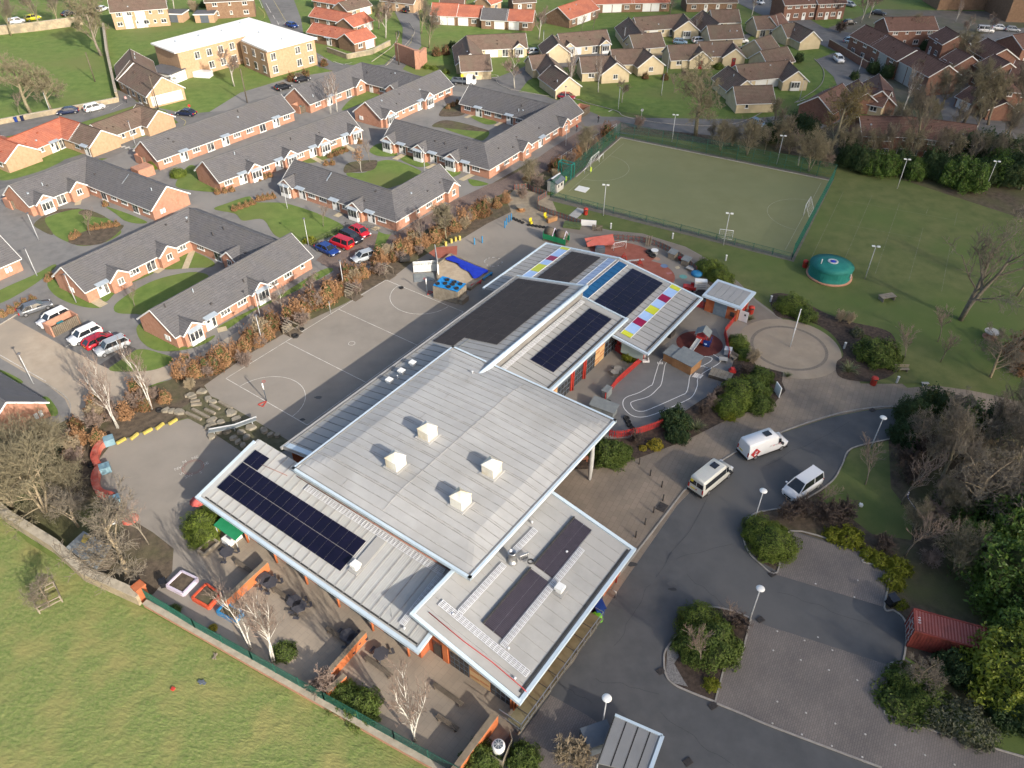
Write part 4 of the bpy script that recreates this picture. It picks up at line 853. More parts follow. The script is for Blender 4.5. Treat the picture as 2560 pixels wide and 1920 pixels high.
M_CBRICK=mat('buff_brick',(0.33,0.215,0.13),(0.40,0.27,0.17),scale=2.0,detail=8,rough=0.9)
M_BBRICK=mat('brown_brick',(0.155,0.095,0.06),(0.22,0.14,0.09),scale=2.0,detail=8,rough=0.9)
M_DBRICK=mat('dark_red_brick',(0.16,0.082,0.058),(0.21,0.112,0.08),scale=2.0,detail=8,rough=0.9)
M_CREAM=mat('cream_render',(0.45,0.365,0.235),(0.51,0.425,0.28),scale=0.8,rough=0.9)
M_UPVC=mat('white_upvc',(0.60,0.60,0.585),(0.66,0.66,0.645),scale=2,rough=0.45)
M_LEAD=mat('lead_canopy',(0.26,0.30,0.34),(0.32,0.36,0.40),scale=1.5,rough=0.5)
M_FLATW=mat('white_membrane',(0.62,0.61,0.58),(0.68,0.67,0.64),scale=0.3,rough=0.7)
M_HGLASS=mat('house_glass',(0.03,0.033,0.038),(0.16,0.16,0.155),scale=1.1,detail=2,rough=0.12,spec=0.6,contrast=(0.45,0.6))
M_DOORR=mat('red_door',(0.17,0.012,0.016),(0.2,0.02,0.022),scale=2,rough=0.5)
TILE={'g':(M_TGREY,M_TGREYD),'b':(M_TBROWN,M_TBROWND),'o':(M_TORANGE,M_TORANGED),'r':(M_TRED,M_TREDD)}  # second tone is darkened to paint the shade under tile laps
WALL={'r':M_RBRICK,'c':M_CBRICK,'b':M_BBRICK,'d':M_DBRICK,'y':M_CREAM,'w':M_UPVC}

def house_root(name,label,cat,at,group=None):
    return thing(name,label,cat,(at.x,at.y,0),0,group)
def panel(mb,c,d,n,a0,a1,z0,z1,t0,t1,mi=0):
    """box on a wall: c point on wall, d along, n outward"""
    p=[c+d*a+n*t_ for a,t_ in((a0,t0),(a1,t0),(a1,t1),(a0,t1))]
    mb.prism([q.xy for q in p],z0,z1,mi);return mb
def window(root,c,d,n,w,z0,z1,nx=2,fr=M_UPVC,out=0.05):
    mb=MB();panel(mb,c,d,n,-w/2,w/2,z0,z1,0,out);panel(mb,c,d,n,-w/2-.08,w/2+.08,z0-.1,z0,0,out+.08)
    f=part('window',mb,fr,root);mb=MB();b=.09
    for i in range(nx):
        a0=-w/2+b/2+(w-b)*i/nx+b/2;a1=-w/2+b/2+(w-b)*(i+1)/nx-b/2
        panel(mb,c,d,n,a0,a1,z0+b,z1-b,out-.02,out+.012)
    sub('panes',mb,M_HGLASS,f);return f
def door(root,c,d,n,w=1.0,canopy=True,m=M_UPVC,side=0.7,z0=0.0):
    mb=MB();panel(mb,c,d,n,-w/2,w/2+side,z0+.02,z0+2.12,0,.06)
    f=part('door',mb,m,root);mb=MB()
    panel(mb,c,d,n,-w*.22,w*.22,z0+1.2,z0+1.9,.04,.075)
    if side>.3:panel(mb,c,d,n,w/2+.12,w/2+side-.1,z0+.25,z0+2.0,.04,.075)
    sub('panes',mb,M_HGLASS,f)
    if canopy:
        mb=MB();q=[c+d*a+n*t_ for a,t_ in((-w/2-.2,0),(w/2+side+.15,0),(w/2+side+.15,.85),(-w/2-.2,.85))]
        mb.slab([Vector((q[0].x,q[0].y,2.42)),Vector((q[1].x,q[1].y,2.42)),Vector((q[2].x,q[2].y,2.25)),Vector((q[3].x,q[3].y,2.25))],.1);part('door_canopy',mb,M_LEAD,root)
    return f
def block(root,p0,p1,hw,ze,zr,tile,wall,ext=((0,0),(0,0)),gable=(1,1),ov=0.35,go=0.28,course=0.36,walls=True,trim=M_UPVC):
    """pitched roof on walls between two ridge ends. ext[end][side]: how far the eaves run past the ridge end"""
    p0,p1=Vector((p0.x,p0.y,0)),Vector((p1.x,p1.y,0));d=(p1-p0).normalized();n=Vector((-d.y,d.x,0));k=(zr-ze)/hw;Lr=(p1-p0).length
    def pt(e,s,x,dz=0.0):
        base=p0 if e==0 else p1;sg=-1 if e==0 else 1
        a=ext[e][s]*x/hw+(go if gable[e]else 0)
        q=base+d*(sg*a)+n*((1 if s==0 else-1)*x);return Vector((q.x,q.y,zr-k*x+dz))
    X=hw+ov;nc=max(4,int(math.hypot(X,k*X)/course));mb=MB()
    for s in(0,1):
        for i in range(nc):
            xo,xi=X*(1-i/nc),X*(1-(i+1)/nc)
            a,b,c,e=pt(0,s,xo,.05),pt(1,s,xo,.05),pt(1,s,xi,.008),pt(0,s,xi,.008)
            q=[a,b,c,e]if s else[b,a,e,c]
            mb.add(q,[(0,1,2,3)],0)
            a2,b2=pt(0,s,xo,.0),pt(1,s,xo,.0);mb.add([a,b,b2,a2],[(0,1,2,3)]if not s else[(3,2,1,0)],1)  # darker lip face: shade line under each tile course, painted into the colour
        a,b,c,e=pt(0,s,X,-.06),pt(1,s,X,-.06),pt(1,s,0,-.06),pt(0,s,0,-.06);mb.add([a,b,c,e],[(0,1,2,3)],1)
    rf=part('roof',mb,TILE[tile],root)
    mb=MB();mb.beam(pt(0,0,0,.03),pt(1,0,0,.03),.22,.1);sub('ridge_tiles',mb,TILE[tile][1]if tile!='g' else TILE[tile][0],rf)
    mb=MB()
    for s in(0,1):mb.beam(pt(0,s,X-.02,-.09),pt(1,s,X-.02,-.09),.1,.14)
    for e in(0,1):
        if gable[e]:
            for s in(0,1):mb.beam(pt(e,s,0,-.06),pt(e,s,X,-.06),.06,.2)
    sub('eaves_trim',mb,trim,rf)
    if Lr>9 and walls:
        vr=random.Random(int(Lr*97+p0.x*13))
        for _ in range(2+int(Lr/12)):
            a=vr.uniform(1,Lr-1);x=vr.uniform(.5,hw*.8);sd=1 if n.dot((p0+p1)/2)<0 else-1;q=p0+d*a+n*(sd*x);z=zr-k*x;hh=vr.choice((.12,.14,.5))
            sub('roof_flue' if hh>.3 else 'vent_tile',MB().box((q.x,q.y,z+hh/2),((.14,.14,hh+.1)if hh>.3 else(.32,.26,hh+.1)),math.atan2(d.y,d.x)),TILE[tile][1]if vr.random()<.7 else M_LEAD,rf)
    if walls:
        mb=MB()
        def wp(e,s,z):
            base=p0 if e==0 else p1;sg=-1 if e==0 else 1;q=base+d*(sg*ext[e][s])+n*((1 if s==0 else-1)*hw);return Vector((q.x,q.y,z))
        for s in(0,1):mb.add([wp(0,s,0),wp(1,s,0),wp(1,s,ze),wp(0,s,ze)],[(0,1,2,3)]if s else[(3,2,1,0)])
        for e in(0,1):
            if gable[e]:
                b=p0 if e==0 else p1
                mb.add([wp(e,0,0),wp(e,1,0),wp(e,1,ze),Vector((b.x,b.y,zr-.03)),wp(e,0,ze)],[(0,1,2,3,4)]if e==0 else[(4,3,2,1,0)])
        part('wall',mb,WALL[wall],root)
    mid=(p0+p1)/2;s=1 if n.dot(mid)>0 else-1            # the long side that looks to the camera
    return dict(p0=p0,p1=p1,d=d,n=n*-s,hw=hw,ze=ze,zr=zr,k=k,L=Lr,tile=tile,wall=wall,root=root)
def feats(B,s,a0=0.4,a1=None,side=1,level=0.0,w=1.7):
    """openings along the long wall, one letter a slot: w window, f french window, d door, r red door, b bay under a gablet, g gablet with small window, s small window, o blank white panel, m meter boxes"""
    a1=B['L']-.4 if a1 is None else a1;root=B['root'];n=B['n']*side;st=(a1-a0)/len(s)
    dd=Vector((-n.y,n.x,0))                                     # along the wall, left to right seen from outside
    flip=dd.dot(B['d'])<0
    for i,ch in enumerate(s):
        a=a0+st*(i+.5);a=B['L']-a if flip else a
        c=B['p0']+B['d']*a+n*B['hw']
        if ch=='w':window(root,c,dd,n,w,level+.95,level+2.05,3 if w>1.5 else 2)
        elif ch=='f':window(root,c,dd,n,1.6,level+.15,level+2.1,2)
        elif ch=='s':window(root,c,dd,n,.75,level+1.1,level+2.05,1)
        elif ch=='d':door(root,c,dd,n)
        elif ch=='p':door(root,c,dd,n,canopy=False,side=0.1)
        elif ch=='r':door(root,c,dd,n,canopy=False,m=M_DOORR,side=0.0)
        elif ch=='o':mb=MB();panel(mb,c,dd,n,-st*.46,st*.46,.1,B['ze']-.1,0,.05);part('white_panel',mb,M_UPVC,root)
        elif ch=='m':
            mb=MB();panel(mb,c,dd,n,-.5,-.08,.7,1.5,0,.12);panel(mb,c,dd,n,.08,.5,.7,1.5,0,.12);part('meter_boxes',mb,M_UPVC,root)
        elif ch in 'bgR':
            gh=1.55;zr2=B['ze']+gh*max(B['k'],.75);pr=0.9
            q0=B['p0']+B['d']*a+n*max(.2,B['hw']-gh-.5);q1=c+n*pr
            block(root,q0,q1,gh,B['ze'],zr2,B['tile'],B['wall'],gable=(0,1),ov=.25,go=.2)
            if ch=='b':
                mb=MB();panel(mb,q1,dd,n,-1.05,1.05,.1,2.2,0,.45);f=part('bay_window',mb,M_UPVC,root)
                mb=MB();
                for j in range(3):panel(mb,q1,dd,n,-.95+j*.65,-.4+j*.65,.85,2.05,.44,.47)
                panel(mb,q1,dd,n,-1.07,-1.04,.85,2.05,.08,.38);panel(mb,q1,dd,n,1.04,1.07,.85,2.05,.08,.38);sub('panes',mb,M_HGLASS,f)
                mb=MB();r_=[q1+dd*x+n*y for x,y in((-1.15,0),(1.15,0),(1.15,.58),(-1.15,.58))];mb.slab([Vector((r_[0].x,r_[0].y,2.5)),Vector((r_[1].x,r_[1].y,2.5)),Vector((r_[2].x,r_[2].y,2.24)),Vector((r_[3].x,r_[3].y,2.24))],.08);sub('bay_canopy',mb,M_LEAD,f)
            elif ch=='R':door(root,q1,dd,n,canopy=True,m=M_DOORR,side=0.0)
            else:window(root,q1,dd,n,1.0,1.0,2.0,2)
def end_feats(B,e,s,w=1.2,level=0.0):
    n=B['d']*(1 if e else-1);dd=Vector((-n.y,n.x,0));base=B['p1']if e else B['p0'];st=2*B['hw']/max(1,len(s))
    for i,ch in enumerate(s):
        c=base+dd*(-B['hw']+st*(i+.5))
        if ch=='w':window(B['root'],c,dd,n,w,level+.95,level+2.05,2)
        elif ch=='b':
            mb=MB();panel(mb,c,dd,n,-1.1,1.1,.1,2.2,0,.5);f=part('bay_window',mb,M_UPVC,B['root']);mb=MB()
            for j in range(3):panel(mb,c,dd,n,-1+j*.68,-.42+j*.68,.85,2.05,.49,.52)
            sub('panes',mb,M_HGLASS,f)
        elif ch=='o':mb=MB();panel(mb,c,dd,n,-st*.42,st*.42,.4,2.5,0,.06);part('white_shutter',mb,M_UPVC,B['root'])
        elif ch=='m':mb=MB();panel(mb,c,dd,n,-.5,-.08,.7,1.5,0,.12);panel(mb,c,dd,n,.08,.5,.7,1.5,0,.12);part('meter_boxes',mb,M_UPVC,B['root'])
        elif ch=='r':door(B['root'],c,dd,n,canopy=False,m=M_DOORR,side=0.0)
def pol(a,l):return Vector((math.cos(R(a))*l,math.sin(R(a))*l,0))
def chimney(root,p,z0,z1,w=.7,m=M_CBRICK):part('chimney',MB().box((p.x,p.y,(z0+z1)/2),(w,w,z1-z0),R(57)).box((p.x,p.y,z1+.05),(w+.15,w+.15,.1),R(57)),m,root)

EG='grey roofed estate bungalows'
HW,ZE,ZR=3.75,2.3,5.0
def ell(label,C,la,lb,aA=57,aB=-33,lc=None,ca=0.0,feat=('','',''),hw=HW):
    """L or U of bungalows: arm A comes in along aA to corner C, arm B leaves along aB; arm C runs along aA again at the end of B"""
    C=Vector((C[0],C[1],0));rt=house_root('bungalow_terrace',label,'bungalow',C,EG)
    A=block(rt,C-pol(aA,la),C,hw,ZE,ZR,'g','r',ext=((0,0),(hw,-hw)),gable=(1,0))
    Bm=block(rt,C,C+pol(aB,lb),hw,ZE,ZR,'g','r',ext=((hw,-hw),(0,0)),gable=(0,0 if lc else 1))
    out=[A,Bm]
    if lc:q=C+pol(aB,lb);out.append(block(rt,q-pol(aA,lc-ca),q+pol(aA,ca),hw,ZE,ZR,'g','r'))
    for b,f in zip(out,feat):
        if f:feats(b,f,.8,b['L']-(hw+.5 if b is not out[-1]or not lc else .5)if b is A else None)if b is not Bm else feats(b,f,hw+.3,b['L']-(hw+.4 if lc else .4))
    return out
o=ell('U-shaped grey roofed brick bungalows around a crescent lawn, beside the playground hedge',(-53.1,115.8),22.4,20.1,lc=25.3,ca=2.9,feat=('dgwfgw','wfg','bdwwbwws'))
end_feats(o[0],0,'m');end_feats(o[2],0,' m')
o=ell('L-shaped grey roofed brick bungalows behind the oval lawn at the left',(-78.7,136.2),14.5,22.5,feat=('bfg','wfwwfw'))
end_feats(o[1],1,'m ');R_OVAL=o[0]['root']
rt=house_root('bungalow_terrace','grey roofed brick bungalow cut by the left edge, above the parked cars','bungalow',t(4,0,600),EG)
q=t(4,-25,372,5);B=block(rt,q-pol(57,17),q,HW,ZE,ZR,'g','r');feats(B,'wwwsm');block(rt,q+pol(147,6)-pol(57,9),q+pol(147,6)-pol(57,3),3.2,ZE,4.4,'g','r')
rt=house_root('bungalow_terrace','long straight grey roofed bungalow row next to the cottages and the lane','bungalow',Vector((-61,157,0)),EG)
B=block(rt,Vector((-71.4,143.7,0)),Vector((-51.2,170.2,0)),HW,ZE,ZR,'g','r');feats(B,'wdwfdwwfdw')
part('lower_lean_to',MB().box((-70.6,139.2,.9),(3.2,2.6,1.8),R(52)),M_RBRICK,rt)
rt=house_root('bungalow_terrace','straight grey roofed bungalow row with many gabled bays and copper hedges','bungalow',Vector((-46,147,0)),EG)
B=block(rt,Vector((-56.6,134.5,0)),Vector((-35.0,160.2,0)),HW,ZE,ZR,'g','r');feats(B,'wdbwdbwdbwdb')
o=ell('U-shaped grey roofed bungalows furthest up, below the road junction',(-36.8,192.6),21.7,18.9,aA=56.7,aB=-33.3,lc=25.5,ca=6.0,feat=('wdwfg','pwg','bwswdbwww'))
end_feats(o[2],0,'m ')
C=Vector((-5.7,143.7,0));rt=house_root('bungalow_terrace','large U-shaped grey roofed bungalows at the right, closest to the sports pitch','bungalow',C,EG)
a_=57.0;Bm=block(rt,C-pol(-33,22.1),C,HW,ZE,ZR,'g','r',ext=((0,0),(-HW,HW)),gable=(1,0));feats(Bm,'bdwbdwbdw',.3,22.1+2)
B=block(rt,C,C+pol(a_,32),HW,ZE,ZR,'g','r',ext=((-HW,HW),(0,0)),gable=(0,1));feats(B,'mwwgwdwwgws',-2.5,31.5)
q=C+pol(a_,25.4);B=block(rt,q-pol(-33,21.5),q,HW,ZE,ZR,'g','r',gable=(1,0));feats(B,'wdwwdw',.5,17)
C=Vector((-20.8,122.7,0));rt=house_root('bungalow_terrace','L-shaped grey roofed bungalows above the red and blue parked cars','bungalow',C,EG)
Bm=block(rt,C-pol(-33,23),C,HW,ZE,ZR,'g','r',ext=((0,0),(-HW,HW)),gable=(1,0));feats(Bm,'bdwwdwbdw',.3,25)
B=block(rt,C,C+pol(57,13.2),HW,ZE,ZR,'g','r',ext=((-HW,HW),(0,0)),gable=(0,1));feats(B,'mswwg',-2.5,12.8)
for a,b,w_ in((t(1,652,1490,5.14),t(1,556,1645,2.34),rt),(t(0,1112,1505,5.14),t(0,1010,1650,2.34),R_OVAL)):part('lead_flashing',MB().beam(a,b,.28,.05),M_LEAD,w_)
q=t(8,40,150,5.0);rt=house_root('bungalow_terrace','single brick gable with grey roof at the left edge below the beige lane','bungalow',q,EG)
B=block(rt,q+pol(147,14),q,HW,ZE,ZR,'g','r');end_feats(B,1,'  m')
# brick bin stores of the estate
def bin_store(p,rz,w,l,lab,m=M_RBRICK):
    r_=thing('bin_store',lab,'bin store',(p.x,p.y,0),rz,'brick bin stores');mb=MB().box((0,l/2-.1,.85),(w,.2,1.7)).box((-w/2+.1,-.1,.85),(.2,l-.2,1.7)).box((w/2-.1,-.1,.85),(.2,l-.2,1.7))
    obj('wall',mb,m,r_);g_=obj('gate',MB().box((0,-l/2+.05,.8),(w-.42,.06,1.5)),M_WOOD,r_);mb=MB()
    for k in range(int(w/.25)):mb.box((-w/2+.3+k*.25,-l/2,.82),(.19,.05,1.55))
    obj('gate_boards',mb,M_WOODD,g_)
    obj('bin',MB().prism([(-.6,-.4),(.3,-.4),(.3,.3),(-.6,.3)],0,1.15),mat('teal_bin',(.02,.2,.23),(.03,.24,.27),scale=2),r_)
bin_store(t(4,555,1180),R(57)-R(2),4.1,1.9,'roofless brick bin store with timber gates between the white cars')
bin_store(t(0,1260,1400),R(52),2.6,2.6,'brick bin store at the end of the straight row by the lane')
bin_store(t(2,585,990),R(57),4.4,2.6,'brick bin store by the bend in the road above the pitch')
bin_store(t(4,140,120),R(57),2.6,2.2,'brick bin store left of the oval lawn')
bin_store(t(1,390,960),R(57),3.0,2.6,'brick bin store between two bungalow rows')

# cottages and halls at the upper left
def H(name,label,cat,blocks,grp=None):
    """blocks: (ridge px a, ridge px b, hw, ze, zr, tile, wall, features, end0, end1, upper features)"""
    a=t(*blocks[0][0],blocks[0][4]);rt=house_root(name,label,cat,a,grp);out=[]
    for bl in blocks:
        pa,pb,hw,ze,zr,ti,wa=bl[:7];B=block(rt,t(*pa,zr),t(*pb,zr),hw,ze,zr,ti,wa);out.append(B)
        f=list(bl[7:])+['']*4
        if f[0]:feats(B,f[0],w=1.5)
        if f[1]:end_feats(B,0,f[1])
        if f[2]:end_feats(B,1,f[2])
        if f[3]:feats(B,f[3],level=2.55,w=1.4)
    return out
H('cottage','buff brick cottage with brown tiled roof beside the lane bend','cottage',[((0,790,1072),(0,1228,912),3.3,2.4,4.5,'b','c','wswpd'),((0,1185,900),(0,1358,952),3.3,2.4,4.6,'b','c')],'buff cottages')
H('cottage','buff brick cottage with orange pantile roof and a brown gabled wing','cottage',[((0,60,1200),(0,520,1015),3.4,2.4,4.5,'o','c','wsdfd'),((0,520,1010),(0,690,1062),3.2,2.4,4.6,'o','c'),((0,700,1066),(0,865,1122),3.2,2.4,4.6,'b','c','wd'),],'buff cottages')
H('cottage','buff gabled cottage with orange roof cut by the left edge','cottage',[((0,-160,1130),(0,150,1245),3.4,2.4,4.6,'o','c','wdw')],'buff cottages')
H('house','two storey buff brick semi with brown roof beside the stone field wall','house',[((0,935,-10),(0,1415,-45),4.2,4.9,7.4,'b','c','wopwsw','','','wwosw')])
o=H('church_hall','brown roofed buff church hall with white shutter on its gable','hall',[((0,1120,425),(0,1150,540),4.2,3.0,6.2,'b','c'),((0,1130,520),(0,1392,662),4.3,3.0,6.2,'b','c','sfwfw','','o')])
rt=house_root('apartment_block','two storey buff brick block with bright white flat roof','apartment block',t(0,1700,600))
zf=6.6
fp=[F(327,92,zf),F(540,36,zf),F(685,83,zf),F(545,118,zf)]   # measured at the roof
P0,P1,P2=t(0,1300,372,zf),t(0,2150,150,zf),t(1,525,325,zf);P3=t(1,95,440,zf);P4=t(0,2085,345,zf);P4b=t(0,2150,290,zf);P5=t(0,1505,452,zf)
poly=[P0,P1,P2,P3,P4,P4b,P5]
mb=MB().prism([p.xy for p in poly],zf-.35,zf,0);part('flat_roof',mb,M_FLATW,rt)
cen=sum((Vector(p)for p in poly),Vector())/len(poly)
ins=[Vector((p.x,p.y,0))+(Vector((cen.x-p.x,cen.y-p.y,0))).normalized()*.7 for p in poly]
mb=MB().prism([p.xy for p in ins],0,zf-.36);part('wall',mb,M_CBRICK,rt)
def wall_windows(a,b,rows,n,w,skip=(),m=M_UPVC):
    d=Vector((b.x-a.x,b.y-a.y,0));L_=d.length;d.normalize();nn=Vector((d.y,-d.x,0));c0=Vector((a.x,a.y,0))
    if nn.dot(c0)>0:nn=-nn
    dd=Vector((-nn.y,nn.x,0))
    for z in rows:
        for i in range(n):
            if(z,i)in skip:continue
            window(rt,c0+d*(L_*(i+.5)/n),dd,nn,w,z,z+1.7,2)
wall_windows(ins[6],ins[5],(.9,3.9),6,1.5,((.9,0),(.9,1),(3.9,0)));wall_windows(ins[4],ins[3],(.9,3.9),3,1.4);wall_windows(ins[3],ins[2],(.9,3.9),4,1.5,((.9,1),(3.9,1)))
wall_windows(ins[0],ins[6],(.9,),2,1.2,((.9,0),))
for a,b in((380,90),(430,78),(520,50),(560,70),(610,85),(480,66)):
    p=F(a,b,zf);part('roof_outlet',MB().lathe((p.x,p.y,zf),[(.3,0),(.3,.25),(.15,.4)],10),M_LEAD,rt)
part('entrance_porch',MB().box(t(0,1760,660),(4.2,2.2,2.6),R(-10)),M_UPVC,rt)
rt=house_root('link_building','low grey flat roofed link with white skylight strip between hall and block','link building',t(0,1480,700));q=t(0,1455,690)
part('wall',MB().box((q.x,q.y,1.2),(7.5,5,2.4),R(-25)),M_UPVC,rt);part('flat_roof',MB().box((q.x,q.y,2.5),(8,5.4,.2),R(-25)),M_TGREY,rt)
q2=t(0,1495,655,2.7)
for k in range(2):part('skylight',MB().box((q2.x+k*1.5-.6,q2.y+.3*k,2.68),(.9,.9,.16),R(-25)),M_SKYC if False else M_UPVC,rt)
def garage(p,sz,rz,lab,m=M_CBRICK):
    r_=thing('garage',lab,'garage',(p.x,p.y,0),rz,'flat roofed garages');obj('wall',MB().box((0,0,1.15),(sz[0],sz[1],2.3)),m,r_)
    obj('flat_roof',MB().box((0,0,2.4),(sz[0]+.5,sz[1]+.5,.2)),M_TGREY,r_);obj('eaves_trim',MB().box((0,-sz[1]/2-.27,2.36),(sz[0]+.52,.06,.3)).box((sz[0]/2+.27,0,2.36),(.06,sz[1]+.5,.3)),M_UPVC,r_)
    obj('garage_door',MB().box((0,-sz[1]/2-.03,1.05),(2.4,.08,2.05)),M_GFRAME,r_)
garage(t(0,1540,175),(5.2,5),R(-4),'open fronted double garage beside the upper left semi')
garage(t(0,1790,180),(5.6,4.5),R(5),'brick garage with white fascia at the top, right of the hedge')
H('house','two storey brick house with brown roof at the top behind the flat roofed block','house',[((0,1760,-90),(0,2170,-110),4.2,4.9,7.3,'b','b','wsw','','','wsw')])
# orange-roofed step terraces
G2='orange roofed terraces on the green'
H('terrace_house','orange roofed brown brick terrace nearest the junction wall, stepping downhill','house',[((1,500,195),(1,850,262),3.0,2.6,4.3,'o','b','wdp'),((1,770,290),(1,950,238),3.2,2.6,4.4,'o','b','wo')],G2)
H('terrace_house','orange roofed terrace, middle of the three stepped ones by the junction','house',[((1,515,60),(1,830,118),3.0,2.6,4.3,'o','b','wpd'),((1,760,155),(1,930,100),3.2,2.6,4.4,'o','b','wo')],G2)
H('terrace_house','mixed orange and brown roofed terrace, topmost of the three stepped ones','house',[((1,540,-70),(1,790,-30),3.0,2.6,4.3,'o','b','wpd'),((1,720,20),(1,930,-30),3.2,2.6,4.4,'b','c','wo')],G2)
H('terrace_house','long row with orange roofs and one grey roof above the green','house',[((1,1530,22),(1,1745,32),3.6,2.8,5.2,'o','b','woo'),((1,1750,38),(1,1960,48),3.6,2.8,5.0,'o','b','ow'),((1,1965,68),(1,2180,78),3.6,2.7,4.8,'g','b','wo'),((1,2185,78),(2,190,88),3.6,2.7,4.8,'o','b','ow')],G2)
H('terrace_house','orange roofed house with blank brown gable, set at an angle on the green','house',[((2,400,60),(2,655,-25),4.2,2.7,5.2,'o','b','woow')],G2)
H('terrace_house','orange and white row along the top edge behind the angled house','house',[((2,670,-60),(2,1030,-70),3.6,2.8,5,'o','b','woow'),((2,1030,-70),(2,1350,-75),3.6,2.8,5,'o','b','woow')],G2)
H('terrace_house','buff house at the top edge above the bend of the side street','house',[((1,1120,-90),(1,1400,-60),3.6,2.8,5,'b','c','wsw')],G2)
H('terrace_house','brown roofed house at the top edge with a small orange roofed neighbour','house',[((1,1600,-50),(1,1800,-45),3.6,2.8,5,'r','b','wow'),((1,1960,-40),(1,2050,-70),3,2.8,4.8,'o','c','w')],G2)
H('terrace_house','brick row with white doors cut by the top edge','house',[((2,1500,-70),(2,1930,-75),3.6,2.8,5,'b','b','wppw')],G2)
H('terrace_house','grey and brick row at the top edge, left of the angled orange house','house',[((2,-10,-70),(2,180,-80),3.6,2.8,5,'b','b','pw')],G2)
# cream bungalows with brown roofs
G3='cream bungalows with brown roofs';cy=(3.5,2.4,4.9,'b','y')
H('cream_bungalow','cream bungalow with barn-like side wing, left end of the close, behind the flatbed truck','bungalow',[((1,1830,305),(2,110,285),*cy,'wofb'),((1,1815,310),(1,1850,460),*cy),((1,1760,480),(1,2015,470),*cy,'s')],G3)
H('cream_bungalow','cream bungalow with two bay fronted gables facing the close','bungalow',[((2,400,290),(2,810,255),*cy,'bosfb'),((2,350,300),(2,400,375),*cy,'','','')],G3)
H('cream_bungalow','low cream pair with exposed brown gable nearest the red parked car','bungalow',[((2,345,560),(2,490,660),3.2,2.4,4.8,'b','y'),((2,150,480),(2,310,465),3.0,2.4,4.6,'b','y'),((2,300,470),(2,370,560),3.0,2.4,4.6,'b','y')],G3)
H('cream_bungalow','long cream pair with red doors and two gable fronts above the small green','bungalow',[((2,590,490),(2,880,480),*cy,'wr'),((2,860,425),(2,1150,418),*cy,'wr'),((2,850,480),(2,905,538),*cy,'','','w'),((2,1130,415),(2,1215,475),*cy,'','','w')],G3)
H('cream_bungalow','cream bungalow with dark barn wing and hedged patio in the middle of the close','bungalow',[((2,1060,150),(2,1480,118),*cy,'wosfo'),((2,1010,150),(2,1120,290),*cy),((2,1020,300),(2,1280,278),*cy,'s'),((2,1480,118),(2,1525,178),*cy,'','','b')],G3)
H('cream_bungalow','cream bungalow with two porch gables and red front doors','bungalow',[((2,1350,390),(2,1610,378),*cy,'w '),((2,1610,360),(2,1900,352),*cy,'w '),((2,1600,375),(2,1645,440),2.8,2.4,4.5,'b','y','','','r'),((2,1895,352),(2,1935,418),2.8,2.4,4.5,'b','y','','','r')],G3)
H('cream_bungalow','cream bungalow behind the white parked car at the top of the close','bungalow',[((2,1720,85),(2,1950,78),*cy,'wo'),((2,1650,90),(2,1790,200),*cy),((2,1690,220),(2,1970,208),*cy,'s')],G3)
H('cream_bungalow','cream bungalow with bay at the bend, seen side on from the big bare tree','bungalow',[((2,1940,560),(3,180,520),*cy,'woof'),((2,1870,570),(2,2030,690),*cy),((2,1920,745),(3,30,735),*cy,'s '),((3,165,515),(3,262,610),3.0,2.4,4.7,'b','y','','','b')],G3)
H('cream_bungalow','cream bungalow with white gable trim at the head of the close','bungalow',[((3,225,190),(3,390,268),3.2,2.4,4.8,'b','y'),((3,120,210),(3,240,195),3.2,2.4,4.8,'b','y','w'),((3,20,140),(3,110,110),3.4,2.4,4.9,'r','y')],G3)
H('cream_bungalow','cream porch bungalow between the head of the close and the bay at the bend','bungalow',[((2,2100,340),(3,20,300),*cy,'rw'),((2,2150,440),(3,160,400),*cy,'w ')],G3)
H('cream_bungalow','cream bungalow with white conservatory front at the top beside the footpath','bungalow',[((2,2090,140),(3,60,130),*cy,'ff')],G3)
# brown brick houses in the shade at the upper right
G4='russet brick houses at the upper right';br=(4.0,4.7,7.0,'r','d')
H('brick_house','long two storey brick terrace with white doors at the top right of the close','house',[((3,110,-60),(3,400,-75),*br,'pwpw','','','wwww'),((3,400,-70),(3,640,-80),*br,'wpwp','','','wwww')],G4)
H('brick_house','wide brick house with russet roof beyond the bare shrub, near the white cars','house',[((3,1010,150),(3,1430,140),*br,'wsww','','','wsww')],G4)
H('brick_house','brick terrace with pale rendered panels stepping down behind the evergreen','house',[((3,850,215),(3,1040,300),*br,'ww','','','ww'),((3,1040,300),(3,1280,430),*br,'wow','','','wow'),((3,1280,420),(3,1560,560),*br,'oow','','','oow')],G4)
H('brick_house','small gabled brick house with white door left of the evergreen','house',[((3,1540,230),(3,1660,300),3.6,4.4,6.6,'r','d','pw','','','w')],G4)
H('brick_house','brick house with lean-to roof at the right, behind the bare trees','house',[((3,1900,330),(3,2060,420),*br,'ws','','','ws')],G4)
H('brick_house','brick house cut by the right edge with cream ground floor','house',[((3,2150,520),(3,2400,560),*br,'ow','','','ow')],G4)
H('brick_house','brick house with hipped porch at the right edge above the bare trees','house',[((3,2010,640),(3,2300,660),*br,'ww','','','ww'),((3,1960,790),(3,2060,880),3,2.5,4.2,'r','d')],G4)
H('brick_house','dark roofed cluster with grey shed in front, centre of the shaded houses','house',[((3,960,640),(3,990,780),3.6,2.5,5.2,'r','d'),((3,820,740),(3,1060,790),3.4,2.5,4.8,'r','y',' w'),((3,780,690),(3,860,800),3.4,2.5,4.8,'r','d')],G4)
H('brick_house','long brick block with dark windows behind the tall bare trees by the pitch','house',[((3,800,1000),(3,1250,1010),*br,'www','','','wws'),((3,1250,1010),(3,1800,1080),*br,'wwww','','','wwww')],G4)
H('brick_house','brick house with dark pitched roof above the yellowish tree by the bend','house',[((3,440,830),(3,640,720),3.8,3.0,5.6,'r','d')],G4)
